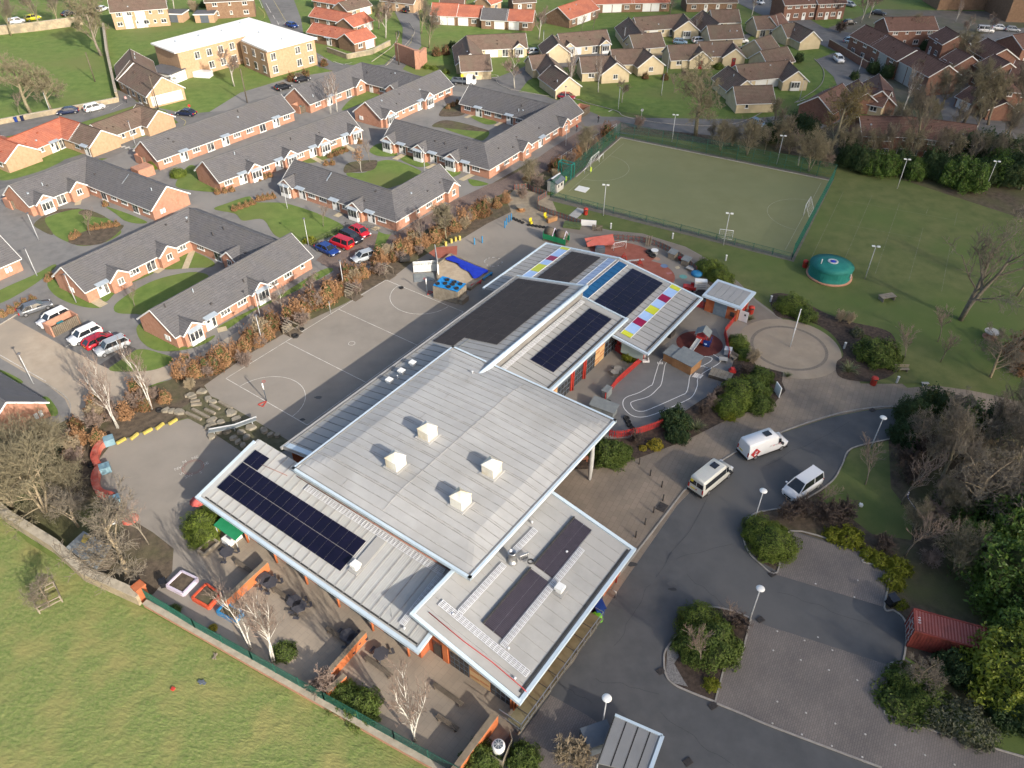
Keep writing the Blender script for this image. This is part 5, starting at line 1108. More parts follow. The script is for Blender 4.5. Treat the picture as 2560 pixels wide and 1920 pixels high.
H('brick_house','brick house at the far right edge with white windows','house',[((3,2120,300),(3,2320,270),*br,'pw','','','w')],G4)
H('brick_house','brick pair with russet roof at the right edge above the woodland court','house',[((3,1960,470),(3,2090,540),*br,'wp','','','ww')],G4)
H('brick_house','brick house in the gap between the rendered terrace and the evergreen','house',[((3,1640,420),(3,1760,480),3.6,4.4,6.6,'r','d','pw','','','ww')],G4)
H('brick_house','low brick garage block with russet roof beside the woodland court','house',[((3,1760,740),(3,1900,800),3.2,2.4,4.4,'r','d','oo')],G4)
rt=house_root('office_block','large brown brick block cut by the top right corner','building',t(3,2050,180));q=t(3,2080,190)
part('wall',MB().prism([(q.x-1,q.y),(q.x+40,q.y-4),(q.x+40,q.y+22),(q.x-1,q.y+22)],0,11),M_BBRICK,rt);part('wing',MB().prism([(q.x-16,q.y+14),(q.x-1.1,q.y+14),(q.x-1.1,q.y+26),(q.x-16,q.y+26)],0,8),M_BBRICK,rt)
for k in range(3):
    f=part('window',MB().box((q.x-13.4+k*5,q.y+13.95,5.4),(4.2,.12,2.6)),M_UPVC,rt);sub('panes',MB().box((q.x-13.4+k*5,q.y+13.88,5.4),(3.9,.06,2.3)),M_HGLASS,f)
# shed among the shaded houses
q=t(3,985,960);rt=thing('garden_shed','small green-grey shed with felt roof among the shaded houses','shed',(q.x,q.y,0),R(-5))
obj('wall',MB().box((0,0,1.1),(2.4,2.2,2.2)),mat('sage_boards',(.10,.13,.11),(.13,.16,.13),scale=2),rt);obj('roof',MB().slab([(-1.4,-1.4,2.2),(1.4,-1.4,2.2),(1.4,1.3,2.7),(-1.4,1.3,2.7)],.1),mat('sage_felt',(.12,.15,.14),(.15,.18,.16),scale=2),rt)
# walls
def wall_run(name,label,cat,pts,h,w,m,cap=None,grp=None):
    p=[Vector((q.x,q.y,0))for q in pts];rt_=thing(name,label,cat,p[0],0,grp);mb=MB();mc=MB()
    for a,b in zip(p[:-1],p[1:]):
        mb.beam(a-p[0]+Vector((0,0,h/2)),b-p[0]+Vector((0,0,h/2)),w,h)
        if cap:mc.beam(a-p[0]+Vector((0,0,h+.05)),b-p[0]+Vector((0,0,h+.05)),w+.1,.1)
    obj('wall',mb,m,rt_)
    if cap:obj('coping',mc,cap,rt_)
    return rt_
M_STONE=mat('sandstone',(0.25,0.20,0.135),(0.36,0.295,0.20),scale=1.8,detail=8,rough=0.95,bump=0.7,bscale=5,col3=(0.19,0.165,0.12),scale3=0.4)
M_COPE=mat('stone_coping',(0.27,0.235,0.18),(0.36,0.32,0.25),scale=1.5,rough=0.95,bump=0.5)
wall_run('stone_wall','long sandstone wall along the far side of the upper green','wall',[t(0,-100,310),t(0,300,270),t(0,640,225),t(0,720,215)],2.3,.6,M_STONE,M_COPE)
wall_run('stone_wall','sandstone wall running down between the upper green and the hall','wall',[t(0,905,250),t(0,935,480),t(0,975,660),t(0,1020,860)],1.6,.5,M_STONE,M_COPE)
wall_run('stone_wall','low sandstone wall between upper green and lane','wall',[t(0,1030,880),t(0,700,945),t(0,400,1000),t(0,0,1075),t(0,-100,1095)],1.0,.45,M_STONE,M_COPE)
wall_run('stone_wall','low stone wall in front of the nearest orange roofed terrace','wall',[t(1,620,450),t(1,790,510),t(1,1000,470),t(1,1160,390)],1.2,.35,M_STONE,M_COPE)
q=t(1,1300,560);rt=thing('brick_wall_stub','tall ruined red brick wall stub beside the road junction','wall',(q.x,q.y,0),0)
obj('wall',MB().prism([(-3.2,3.6),(-2.6,3.9),(3.4,-2.6),(2.8,-3.0)],0,4.4).prism([(2.8,-3.0),(3.6,-3.4),(5.2,2.6),(4.4,2.9)],0,3.6).box((3.3,-3,2.2),(1.2,1.2,4.6)),M_RBRICK,rt)
wall_run('brick_wall','curved dark brick garden wall behind the white parked car at the bend','wall',[t(3,520,400),t(3,640,470),t(3,720,520),t(3,850,600)],1.8,.25,M_DBRICK,M_COPE)
# ------------------------------------------------------------------ vegetation
def leafmat(name,a,b,tr=0.25,rough=0.6,sc=1.2):return mat(name,a,b,rough=rough,scale=sc,detail=5,contrast=(0.3,0.7),trans=tr,spec=0.25)
M_BARKG=mat('grey_bark',(0.13,0.11,0.084),(0.20,0.172,0.135),scale=3,rough=0.95)
M_BARKO=mat('olive_bark',(0.155,0.135,0.085),(0.23,0.20,0.13),scale=3,rough=0.95)
M_BARKT=mat('tan_bark',(0.25,0.20,0.13),(0.35,0.285,0.195),scale=3,rough=0.95)
M_BARKD=mat('dark_twig',(0.075,0.055,0.045),(0.12,0.09,0.072),scale=3,rough=0.95)
M_BARKP=mat('purple_twig',(0.18,0.135,0.112),(0.26,0.195,0.16),scale=3,rough=0.95)
M_BIRCH=mat('birch_bark',(0.22,0.21,0.185),(0.50,0.48,0.44),scale=5,rough=0.85,contrast=(.3,.5))
M_PALE=mat('pale_bark',(0.30,0.28,0.24),(0.40,0.375,0.33),scale=4,rough=0.9)
L_COP=leafmat('copper_leaf',(0.21,0.112,0.056),(0.38,0.22,0.112))
L_COP2=leafmat('dull_copper_leaf',(0.12,0.06,0.03),(0.22,0.12,0.06))
L_GRN=leafmat('bright_shrub_leaf',(0.075,0.115,0.016),(0.15,0.19,0.03))
L_DRK=leafmat('dark_evergreen_leaf',(0.02,0.042,0.015),(0.05,0.085,0.028))
L_MID=leafmat('mid_green_leaf',(0.055,0.09,0.018),(0.115,0.155,0.03))
L_LAU=leafmat('laurel_leaf',(0.11,0.15,0.016),(0.24,0.27,0.04),rough=0.4)
L_YEL=leafmat('yellow_shrub_leaf',(0.24,0.19,0.02),(0.36,0.30,0.04))
L_YGR=leafmat('yellow_green_leaf',(0.13,0.15,0.012),(0.22,0.23,0.025))
L_GRY=leafmat('grey_green_leaf',(0.07,0.08,0.05),(0.12,0.125,0.08))
L_SPK=leafmat('flax_blade',(0.10,0.12,0.05),(0.21,0.22,0.11),sc=3)
L_CORE=mat('shrub_light_blocker',(0.03,0.042,0.012),(0.05,0.062,0.02),scale=2,rough=1)

def rdir(rg):
    z=rg.uniform(-1,1);a=rg.uniform(0,6.283);r_=math.sqrt(1-z*z);return Vector((r_*math.cos(a),r_*math.sin(a),z))
def bare_tree(seed,h,spread=0.8,stems=1,lv=(7,6,6,5),trunk=0.3,r0=0.22,up=0.35,mt=M_BARKG,mc=M_BARKG,lean=0.1,tw=0.011,droop=0.0,leaf=None,nleaf=0,lsz=.12,tip=0.42,tl=2,bl=1.0):
    rg=random.Random(seed);tb,cb,lb=MB(),MB(),MB()
    def grow(p,d,L_,r_,lvl):
        n=4 if lvl<1 else(3 if lvl<3 else 2);pts=[p];dd=d.copy()
        for i in range(n):
            dd=(dd+rdir(rg)*(.16 if lvl<2 else .26)+Vector((0,0,up*.22-droop*(lvl>1)))).normalized();pts.append(pts[-1]+dd*(L_/n))
        k=tip if lvl<4 else .5
        rr_=[max(tw,r_*(1-(1-k)*i/n))for i in range(n+1)]
        (tb if lvl<tl else cb).tube(pts,rr_,7 if lvl<1 else(5 if lvl<2 else 3),cap=lvl<1)
        if leaf and lvl>=len(lv)-1:
            for q in pts[1:]:
                for _ in range(nleaf):
                    c=q+rdir(rg)*.25;a,b=rdir(rg)*lsz,rdir(rg)*lsz*.7;lb.add([c-a,c+b,c+a,c-b],[(0,1,2,3)])
        if lvl>=len(lv):return
        m=lv[lvl]+rg.randint(-1,1)
        for j in range(max(1,m)):
            f=(trunk if lvl==0 else .25)+(1-(trunk if lvl==0 else .25))*(j+rg.random())/m;f=min(.98,f);i=min(n-1,int(f*n));q=pts[i].lerp(pts[i+1],f*n-i)
            ax=(pts[i+1]-pts[i]).normalized();s=rdir(rg);s=(s-ax*s.dot(ax)).normalized()
            nd=(ax*(1-spread*.55)+s*spread+Vector((0,0,up*.5))).normalized()
            grow(q,nd,L_*bl**(lvl==0)*rg.uniform(.42,.62)*(1.1-.35*f if lvl==0 else 1),max(tw,rr_[i]*rg.uniform(.42,.6)),lvl+1)
    for k in range(stems):
        a=6.283*(k+rg.random()*.5)/stems;o_=Vector((math.cos(a),math.sin(a),0))*(.18 if stems>1 else 0)
        grow(o_*.6-Vector((0,0,.05)),(Vector((0,0,1))+o_*(lean*8 if stems>1 else 0)+Vector((rg.uniform(-lean,lean),rg.uniform(-lean,lean),0))).normalized(),h*rg.uniform(.72,.95)*.75,r0,0)
    zs_=sorted(v[2]for v in cb.v);k_=h/zs_[int(len(zs_)*.97)]
    for b_ in(tb,cb,lb):b_.v=[(v[0]*k_,v[1]*k_,v[2]*k_)for v in b_.v]
    t_=thing('bare_tree','x','tree');obj('trunk',tb,mt,t_);obj('crown',cb,mc,t_)
    if lb.v:obj('leaves',lb,leaf,t_)
    return t_
def leafy(seed,rx,ry,rz_,n,sz,m,lump=.22,core=True,name='shrub',cat='shrub',stem=0.0,shape='dome',zsq=1.0,flat=.5):
    """shrub of leaf-sized faces spread through the outer part of a lumpy volume over an added dark blob that blocks light"""
    from mathutils import noise
    rg=random.Random(seed);mb=MB();off=Vector((seed*3.1,seed*1.7,0))
    def rad(d):
        k=1+lump*noise.noise(d*2.2+off)*1.6+lump*.7*noise.noise(d*5+off)
        if shape=='cone':k*=(1.15-.75*max(0,d.z))
        return k
    for _ in range(n):
        d=rdir(rg)
        if d.z<-.25:d.z=-d.z*.5;d.normalize()
        k=rad(d)*(1.06-.38*rg.random()**1.7)
        c=Vector((d.x*rx*k,d.y*ry*k,stem+(d.z*.5+.5 if shape=='ball' else max(-.02,d.z))*rz_*k+(.0 if d.z>.1 else rg.random()*.35*rz_)))
        nn=(d*flat+rdir(rg)*(1-flat)).normalized();a=nn.orthogonal().normalized();b=nn.cross(a);th=rg.random()*6.28;a,b=a*math.cos(th)+b*math.sin(th),b*math.cos(th)-a*math.sin(th)
        s=sz*rg.uniform(.6,1.3);mb.add([c-a*s,c-b*s*.5+nn*s*.12,c+a*s,c+b*s*.5+nn*s*.12],[(0,1,2,3)])
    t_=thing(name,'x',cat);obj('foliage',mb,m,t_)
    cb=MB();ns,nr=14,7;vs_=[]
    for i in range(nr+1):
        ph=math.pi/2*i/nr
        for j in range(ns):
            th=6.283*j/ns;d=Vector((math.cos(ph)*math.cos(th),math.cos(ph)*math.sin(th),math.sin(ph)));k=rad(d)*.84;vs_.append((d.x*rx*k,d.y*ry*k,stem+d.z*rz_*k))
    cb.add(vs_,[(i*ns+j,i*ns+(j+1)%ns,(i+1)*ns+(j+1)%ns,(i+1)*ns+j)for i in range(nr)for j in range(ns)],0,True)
    if core:obj('branches',cb,L_CORE,t_)  # solid dark blob added inside to block light, no modelled twigs
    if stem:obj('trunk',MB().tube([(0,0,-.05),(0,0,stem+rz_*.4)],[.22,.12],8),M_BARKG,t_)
    return t_
def twiggy(seed,r_,h,m,n=26):
    t_=bare_tree(seed,h,spread=.75,stems=6,lv=(7,6,4),trunk=.12,r0=.028,up=.25,mt=m,mc=m,lean=.09,tw=.017);t_['category']='shrub';t_.name='twiggy_shrub';return t_
def flax(seed):
    rg=random.Random(seed);mb=MB()
    for _ in range(90):
        a=rg.uniform(0,6.28);o_=rg.uniform(.35,1.0);L_=rg.uniform(1.0,1.6);pts=[]
        for i in range(4):f=i/3;pts.append(Vector((math.cos(a)*o_*L_*f*.85,math.sin(a)*o_*L_*f*.85,L_*(f*1.05-o_*f*f*.75))))
        sd=Vector((-math.sin(a),math.cos(a),0))
        for i in range(3):
            w0,w1=.045*(1-i/3.3),.045*(1-(i+1)/3.3);mb.add([pts[i]-sd*w0,pts[i]+sd*w0,pts[i+1]+sd*w1,pts[i+1]-sd*w1],[(0,1,2,3)])
    t_=thing('flax_plant','x','plant');obj('blades',mb,L_SPK,t_);return t_
MK={
 'oak':lambda:bare_tree(1,13,.85,1,(9,7,6,6),.28,.34,.32,M_BARKO,M_BARKO,tw=.026),
 'oak2':lambda:bare_tree(2,12,.8,1,(8,7,6,6),.3,.26,.4,M_BARKG,M_BARKO,tw=.02),
 'tall':lambda:bare_tree(3,13,.62,1,(8,6,6,5),.28,.24,.5,M_BARKO,M_BARKG,tw=.019),
 'pale':lambda:bare_tree(4,9.5,.7,1,(7,6,6,5),.3,.17,.45,M_PALE,M_BARKP,tw=.02),
 'gnarl':lambda:bare_tree(17,13,.7,2,(5,5,5,3),.3,.24,.28,M_BARKG,M_BARKG,lean=.05,tw=.018),
 'young':lambda:bare_tree(6,5.5,.5,1,(9,5,4),.35,.06,.5,M_BARKG,M_BARKP,tw=.011),
 'birch':lambda:bare_tree(7,12.5,.42,3,(11,5,5),.3,.08,.6,M_BIRCH,M_BARKP,lean=.028,tw=.011,tip=.22,bl=.5),
 'birch1':lambda:bare_tree(8,12.5,.42,2,(12,5,5),.3,.085,.55,M_BIRCH,M_BARKP,lean=.028,tw=.011,tip=.22,bl=.5),
 'thick':lambda:bare_tree(9,10,.75,4,(8,6,6,3),.2,.13,.3,M_BARKT,M_BARKO,lean=.1,tw=.016),
 'brush':lambda:bare_tree(10,9.5,.85,1,(9,7,6,5),.22,.2,.22,M_BARKT,M_BARKG,tw=.017),
 'olive':lambda:bare_tree(11,13,.75,1,(9,7,6,4),.25,.3,.35,M_BARKO,M_BARKO,tw=.02,leaf=leafmat('catkin_leaf',(.16,.125,.045),(.23,.18,.07)),nleaf=1,lsz=.13),
 'rust':lambda:bare_tree(12,4.5,.6,1,(8,5,4),.35,.06,.4,M_PALE,M_BARKP,tw=.016,leaf=L_COP,nleaf=1,lsz=.09),
 'twig':lambda:twiggy(21,1,1.9,M_BARKD),'twigp':lambda:twiggy(22,1,2.1,M_BARKP),'twigt':lambda:twiggy(23,1,2.1,M_BARKT),
 'cop':lambda:leafy(31,1.15,1.15,2.2,2200,.12,L_COP,.35,True,'beech_bush','hedge bush'),
 'cop2':lambda:leafy(32,1.0,1.0,2.7,1700,.12,L_COP,.45,False,'beech_bush','hedge bush'),
 'copd':lambda:leafy(33,1.2,1.2,2.2,1900,.13,L_COP2,.4,True,'beech_bush','hedge bush'),
 'grn':lambda:leafy(41,1.6,1.6,1.55,8000,.065,L_GRN,.24,flat=.6),'mid':lambda:leafy(42,1.6,1.6,1.6,7000,.08,L_MID,.3,flat=.55),'drk':lambda:leafy(43,1.6,1.6,2.0,4500,.12,L_DRK,.3),
 'yel':lambda:leafy(44,.8,.8,.8,1500,.08,L_YEL,.2),'ygr':lambda:leafy(45,.75,.75,2.0,2600,.085,L_YGR,.12,True,'conifer','conifer',0,'cone'),
 'grey':lambda:leafy(46,1.2,1.2,1.2,2000,.10,L_GRY,.25),'lau':lambda:leafy(47,3.2,3.2,4.8,8000,.19,L_LAU,.3,True,'laurel','tree',.5),'lad':lambda:leafy(48,3.0,3.0,4.6,7000,.19,leafmat('laurel_dark',(.045,.095,.018),(.11,.17,.03),rough=.4),.34,True,'laurel','tree',.5),
 'evt':lambda:leafy(49,2.6,2.6,4.6,5500,.17,L_DRK,.38,True,'evergreen_tree','tree',.8),'flax':lambda:flax(5),'low':lambda:leafy(50,1.4,1.4,.55,1800,.1,L_MID,.3),
 'ygl':lambda:leafy(51,1.1,1.1,.9,1600,.11,L_YGR,.4,False)}
VR=random.Random(99)
def veg(key,p,sc,label,grp=None,rz=None,sq=None):
    s=sc*VR.uniform(.95,1.05);return place(key,MK[key],(p.x,p.y,0),VR.uniform(0,6.28)if rz is None else rz,label,grp,(s*(sq or 1),s*(sq or 1),s)if sq else s)
# --- upper left green
for k,a,b,s,lb in(('oak',270,985,1.02,'big round crowned bare tree on the upper green, left of its pair'),('oak',445,950,.82,'bare tree on the upper green, right and smaller of the pair'),('young',175,1000,.9,'sapling left of the big pair on the upper green'),
   ('oak2',875,480,1.15,'tall bare tree on the green beside the wall that runs to the hall'),('tall',95,308,.8,'bare tree at the far stone wall, leftmost of three'),('tall',365,262,.85,'bare tree at the far stone wall, middle of three'),('tall',510,240,.8,'bare tree at the far stone wall, rightmost of three'),
   ('oak2',800,215,1.0,'bare tree at the corner where the far stone wall ends'),('tall',60,60,.9,'bare tree in the wood beyond the parked cars, far left'),('tall',240,40,.9,'bare tree in the wood beyond the parked cars, above the yellow car'),('tall',430,20,.9,'bare tree in the wood beyond the parked cars, above the dark car'),('oak2',610,60,.8,'bare tree in the wood beyond the parked cars, rightmost'),('pale',1505,82,.9,'pale bare tree behind the open garage at the top'),('pale',2025,745,.95,'bare tree on the lawn in front of the white flat roofed block')):
    veg(k,t(0,a,b),s,lb,'bare trees')
for k,a,b,s,lb in(('oak2',1060,250,.6,'bare tree behind the pale one at the stepped terraces'),('pale',1120,330,1.0,'pale bare tree between the stepped terraces and the side street'),('tall',1495,415,.78,'brown bare tree standing alone on the green right of the side street'),('tall',1430,290,.7,'bare tree just behind the lone one on the green'),('pale',1215,105,.8,'small bare tree at the head of the side street'),
   ('rust',910,1488,1.0,'small birch with rusty leaves in the mulch bed of the court'),('young',985,1405,.8,'thin white sapling next to the rusty birch'),('birch1',645,985,.62,'slim birch in the upper court, left one'),('birch1',700,965,.66,'slim birch in the upper court, right one')):
    veg(k,t(1,a,b),s,lb,'bare trees')
for k,a,b,s,lb in(('pale',230,340,.9,'bare tree left of the angled orange roofed house'),('young',700,255,1.0,'thin sapling right of the angled orange roofed house'),('young',600,265,.8,'thin sapling in front of the angled orange roofed house'),('gnarl',1365,120,.55,'pale forked bare tree at the top above the cream bungalows'),('pale',1870,62,.8,'bare tree at the top right of the footpath'),
   ('birch',2070,140,.6,'white birch at the top beside the conservatory bungalow'),('pale',950,885,.6,'small round bare tree on the small green'),('birch',745,795,.7,'white birch by the fence of the cream pair'),('birch',510,805,.75,'white birch growing in front of the brown gable by the red car'),('oak',1585,1172,1.12,'very large bare tree by the road above the sports pitch'),
   ('pale',22,762,.9,'bare tree by the road at the entrance to the close'),('young',1400,800,.8,'small tree at the end of the diagonal path'),('pale',1575,300,.6,'narrow tree beside the bay gable in the close'),('young',1490,580,.7,'sapling in front of the porch bungalow'),
   ('thick',640,1330,.55,'bare thicket tree in the hedge bank left of the pitch'),('thick',150,1600,.5,'bare thicket tree above the play bark pit'),('twigp',1090,1110,1.2,'purple twig bush at the far left corner of the pitch'),('thick',1800,1300,.6,'pale bare tree behind the far pitch fence'),('thick',2030,1340,.75,'tan bare tree behind the far pitch fence')):
    veg(k,t(2,a,b),s,lb,'bare trees')
for k,a,b,s,lb in(('birch',20,110,.6,'white birch at the top left of the brick terrace'),('olive',530,1330,1.05,'yellowish olive tree by the far corner of the pitch'),('tall',1230,1420,1.25,'tall bare tree in front of the long brick block'),('birch',1160,972,.9,'white birch beside the grey shed'),('thick',350,1480,.8,'tan multi stem tree behind the pitch corner'),('pale',260,1430,.7,'thin bare tree left of the tan multi stem tree'),('thick',1220,370,.7,'pale bare shrub tree before the wide brick house'),
   ('pale',800,195,1.0,'bare tree on the verge by the brick terrace, left'),('pale',870,155,.9,'bare tree on the verge by the brick terrace, right'),('birch',1620,190,.5,'white birch by the far street'),('oak2',1650,620,.85,'dark bare tree between the brick houses'),('oak2',1690,1060,1.0,'wide bare tree left of the woodland court'),('oak2',1900,1080,.9,'wide bare tree right of the woodland court'),('tall',2150,1080,1.0,'bare tree at the right edge by the brick house'),
   ('gnarl',2180,1640,.9,'gnarled pale tree at the right edge behind the playing field'),('oak2',1480,960,.8,'bare tree between shed and woodland court'),('twigp',500,1440,1.3,'russet twig bush behind the pitch corner'),('twig',620,280,1.5,'grey twig hedge by the dead end of the close'),('twigp',1040,470,1.2,'bare shrub in front of the rendered terrace'),('pale',1000,520,.6,'thin bare tree in front of the rendered terrace')):
    veg(k,t(3,a,b),s,lb,'bare trees')
for i,(k,a,b,s)in enumerate((('oak2',1100,1180,.8),('tall',950,1200,.8),('oak2',1400,1150,.9),('tall',1560,1200,.9),('oak2',1300,760,.75),('oak2',1480,780,.8),('tall',1620,860,.8),('oak2',1780,780,.85),('tall',1830,920,.8),('oak2',1980,1000,.85),('oak2',2080,1180,.9),('tall',2180,900,.9),('oak2',1730,500,.7),('tall',1780,640,.7),('oak2',1400,420,.55),('pale',1700,330,.9),('pale',1900,300,.9),('tall',120,1180,.7),('oak2',60,1060,.7),('thick',180,1330,.6),('oak2',1800,1150,.9),('tall',2000,1250,.9),('pale',560,160,.9),('pale',1120,320,.8),('thick',820,1330,.7),('thick',1450,1330,.7),('thick',1680,1330,.7))):veg(k,t(3,a,b),s*.66,'brown bare tree in the wood and gardens around the shaded brick houses','brown trees at the upper right')
for i,(k,T_,a,b,s)in enumerate((('tall',2,1720,1240,.7),('thick',2,1900,1260,.8),('oak2',2,2100,1260,.75),('tall',2,2180,1330,.8),('oak2',3,60,1300,.9),('tall',3,180,1290,.9),('thick',3,430,1420,.8),('oak2',3,620,1380,.9),('tall',3,760,1400,.9),('oak2',3,880,1420,.9),('tall',3,1050,1430,1.0),('oak2',3,1180,1440,1.0),('tall',3,1350,1460,1.0),('oak2',3,1520,1480,1.0),('tall',3,1700,1500,1.0),('oak2',3,1850,1500,1.0),('tall',3,2000,1500,1.0),('oak2',3,2140,1500,1.0))):veg(k,t(T_,a,b),s*(.5 if T_==2 else .62),'tall grey bare tree in the belt behind the pitch and playing field','bare belt behind the pitch')
for i,(k,a,b,s)in enumerate((('brush',1250,560,.7),('tall',1330,760,.7),('thick',1560,640,.7),('brush',1650,780,.8),('tall',1820,600,.8),('brush',1900,760,.9),('tall',2050,900,.9),('thick',1500,1120,.6),('brush',1880,1050,.8),('tall',2180,560,.9),('thick',1260,1280,.5),('brush',1580,420,.7),('thick',1980,1250,.7),('brush',2120,1060,.8))):veg(k,t(11,a,b),s*.8,'grey brown bare tree in the dense shrubbery right of the car park','bare shrubbery trees')
# evergreen belt behind the playing field
for i,(k,a,b,s)in enumerate((('evt',330,1200,.9),('evt',230,1130,.7),('evt',680,1440,.8),('evt',800,1480,.85),('lad',900,1500,.8),('lad',1010,1510,.75),('evt',1130,1500,.8),('lad',1250,1540,.7),('evt',1380,1520,.95),('evt',1480,1560,.9),('lad',1590,1600,1.0),('lad',1720,1640,.9),('evt',1830,1590,.9),('lad',1960,1560,1.0),('evt',2080,1610,1.0),('evt',2200,1560,1.1),('evt',1560,1400,1.0),('evt',1720,1420,1.1),('evt',1880,1380,1.0),('evt',2050,1400,.9),('evt',900,640,.6),('evt',1020,680,.65),('evt',260,540,.42),('evt',1350,440,.5),('evt',1600,560,.6),('evt',700,1340,.8),('evt',20,1230,.8),('evt',740,690,.4))):
    veg(k,t(3,a,b),s,['deep green evergreen in the dark belt behind the playing field','glossy lighter laurel in the belt behind the playing field'][k=='lad']if b>1100 else 'dark evergreen among the shaded brick houses','evergreen belt' if b>1100 else 'evergreens among houses')
# --- right side trees
for k,T_,a,b,s,lb in(('gnarl',7,1665,1105,1.25,'old forked bare tree leaning over the playing field'),('young',7,1165,1475,1.0,'rusty sapling on the field, left of three'),('young',7,1465,1295,1.05,'rusty sapling on the field, furthest of three'),('young',7,1490,1470,1.0,'rusty sapling on the field, right of three'),('brush',7,1920,1600,.75,'dark bare tree at the right beside the copper bush'),('tall',7,2150,900,.8,'bare tree on the right edge of the playing field'),
   ('young',11,840,872,1.1,'young bare tree on the car park lawn'),('young',11,1150,1040,1.2,'bare sapling with striped tape around its trunk'),('tall',11,1470,890,.8,'tall bare tree in the shrubbery, beside the top curve of the car park'),('brush',11,1720,1200,1.0,'pale many branched bare tree in the shrubbery'),('young',11,1180,1490,1.3,'lone bare tree above the small parking bay'),('gnarl',11,2050,380,.7,'leaning bare tree at the right edge over the path'),('brush',11,2100,700,.9,'bare tree at the right edge of the shrubbery'),
   ('thick',11,1600,1620,.55,'small bare thicket tree above the red container'),('brush',15,1270,980,.42,'small bare bush tree below the red container'),('young',14,1620,770,1.0,'young pale tree rising out of the island shrub'),('young',14,1830,410,.7,'small bare tree at the top of the island'),('young',11,430,1080,.7,'thin sapling at the tip of the twig hedge'),
   ('tall',5,1645,412,.45,'bare tree in the copper hedge above the yellow posts'),('oak2',5,1640,400,.55,'round bare tree in the copper hedge near the yellow posts'),('young',5,1437,490,1.1,'thin tree in the copper hedge by the shelter sign'),('pale',5,480,950,.5,'bare tree at the lane beside the court hedge, right'),('pale',5,240,1060,.5,'bare tree at the lane beside the court hedge, left'),('young',5,583,300,.8,'thin sapling on the estate lawn'),('young',4,1165,990,.7,'leafless sapling on the crescent lawn'),('young',4,780,375,.8,'leafless sapling on the oval lawn'),
   ('thick',8,390,1110,.9,'large pale multi stem thicket tree at the left edge'),('thick',8,110,1075,.65,'tan thicket tree against the stone wall'),('brush',8,680,1235,.6,'low wide bare tree beside the curved play wall'),('brush',8,1100,1650,1.0,'wide bare tree in front of the grey hut roof'),('young',8,1285,1385,1.2,'young bare tree at the bend of the small playground'),('birch',8,1020,380,.82,'white birch in the hedge bank, left of two'),('birch1',8,1310,215,.85,'white birch in the hedge bank, right of two'),('thick',8,250,800,.7,'grey bare thicket at the far left'),('thick',8,480,640,.6,'bare thicket beside the grey roofed gable'),('thick',8,620,980,.5,'bare thicket behind the curved play wall'),
   ('brush',12,425,252,.42,'small bare tree inside a timber cage on the field'),('birch1',12,2165,630,.8,'leaning white birch by the planters, left of the patio'),('birch',13,150,740,.85,'clump of white birches at the patio railing'),('birch',13,1370,1420,.88,'tall white birch with broken stems near the retaining wall')):
    veg(k,t(T_,a,b),s,lb,'bare trees')
# --- copper beech hedge along the playground and the lanes
hp=[t(8,640,600),t(8,700,520),t(8,860,500),t(8,660,380),t(8,860,250),t(8,1100,290),t(8,1200,110),t(8,1250,210),t(8,1430,150),t(4,1560,1600),t(4,1700,1580),t(4,1840,1540),t(4,1930,1480),t(4,2030,1430),t(4,2110,1370),t(4,2160,1310),t(4,1620,1520),
      t(5,30,1330),t(5,100,1260),t(5,150,1180),t(5,290,1100),t(5,350,1080),t(5,420,1040),t(5,480,1000),t(5,620,950),t(5,670,910),t(5,730,880),t(5,640,880),t(5,780,830),t(5,870,790),t(5,930,730),t(5,800,760),t(5,1040,690),t(5,1100,640),t(5,1060,600),t(5,1180,590),t(5,1250,560),t(5,1320,530),t(5,1400,500),t(5,1240,500),t(5,1350,450),t(5,1460,470),t(5,1540,430),t(5,1600,390),t(5,1720,330),t(5,1780,290),t(5,1860,230),t(5,1950,200),t(5,2080,130),t(5,2160,90),
      t(2,130,1560),t(2,380,1480),t(2,450,1420),t(2,560,1380),t(2,720,1260),t(2,820,1200)]
for i,p in enumerate(hp):veg(('cop','cop2','cop','copd')[i%4],p,VR.uniform(.65,1.3),'copper leaved beech bush in the hedge between playground and lane','copper beech hedge')
for i in range(46):
    q=[t(8,560,720),t(8,900,330),t(8,1400,90),t(4,1980,1520),t(5,300,1150),t(5,700,930),t(5,1100,660),t(5,1450,470),t(5,1900,240),t(2,350,1500),t(2,800,1260)];f=i/45*10;j=min(9,int(f));p=q[j].lerp(q[j+1],f-j)+Vector((VR.uniform(-2,2),VR.uniform(-1.5,1.5),0))
    veg(('twigp','twigt','twigp')[i%3],p,VR.uniform(.7,1.25),'bare twiggy bush in the hedge bank between playground and lane','hedge bank twigs')
def hedge_line(a,b,n,k,s,lb,grp):
    for i in range(n):veg(k,a.lerp(b,(i+.5)/n),s,lb,grp)
for a,b,n,lb in(((4,0,1090),(4,320,930),5,'low copper hedge behind the dark grey parked car'),((4,610,420),(4,690,370),2,'low copper hedge at the left of the oval lawn'),((4,760,330),(4,1040,290),5,'low copper hedge on the right of the oval lawn'),((4,400,780),(4,470,740),2,'low copper hedge at the gable of the U-shaped bungalows'),((1,620,1370),(1,800,1300),4,'low copper hedge in front of the row with gabled bays'),((1,580,1430),(1,690,1420),2,'low copper hedge at the court path'),((1,0,1570),(1,150,1520),3,'low copper hedge at the row end'),((5,0,80),(5,170,50),4,'low copper hedge at the top of the big estate lawn'),((4,2000,170),(4,2212,100),4,'low copper hedge behind the U-shaped bungalows'),((4,1850,20),(4,2040,-10),3,'low copper hedge by the row with gabled bays'),((1,1640,950),(1,1760,890),3,'copper hedge in the far court'),((1,880,1250),(1,920,1230),1,'copper bush at the path fork'),((4,880,130),(4,950,110),1,'copper bush by the white patio doors')):
    hedge_line(t(*a),t(*b),n,'cop',.45,lb,'low copper hedges')
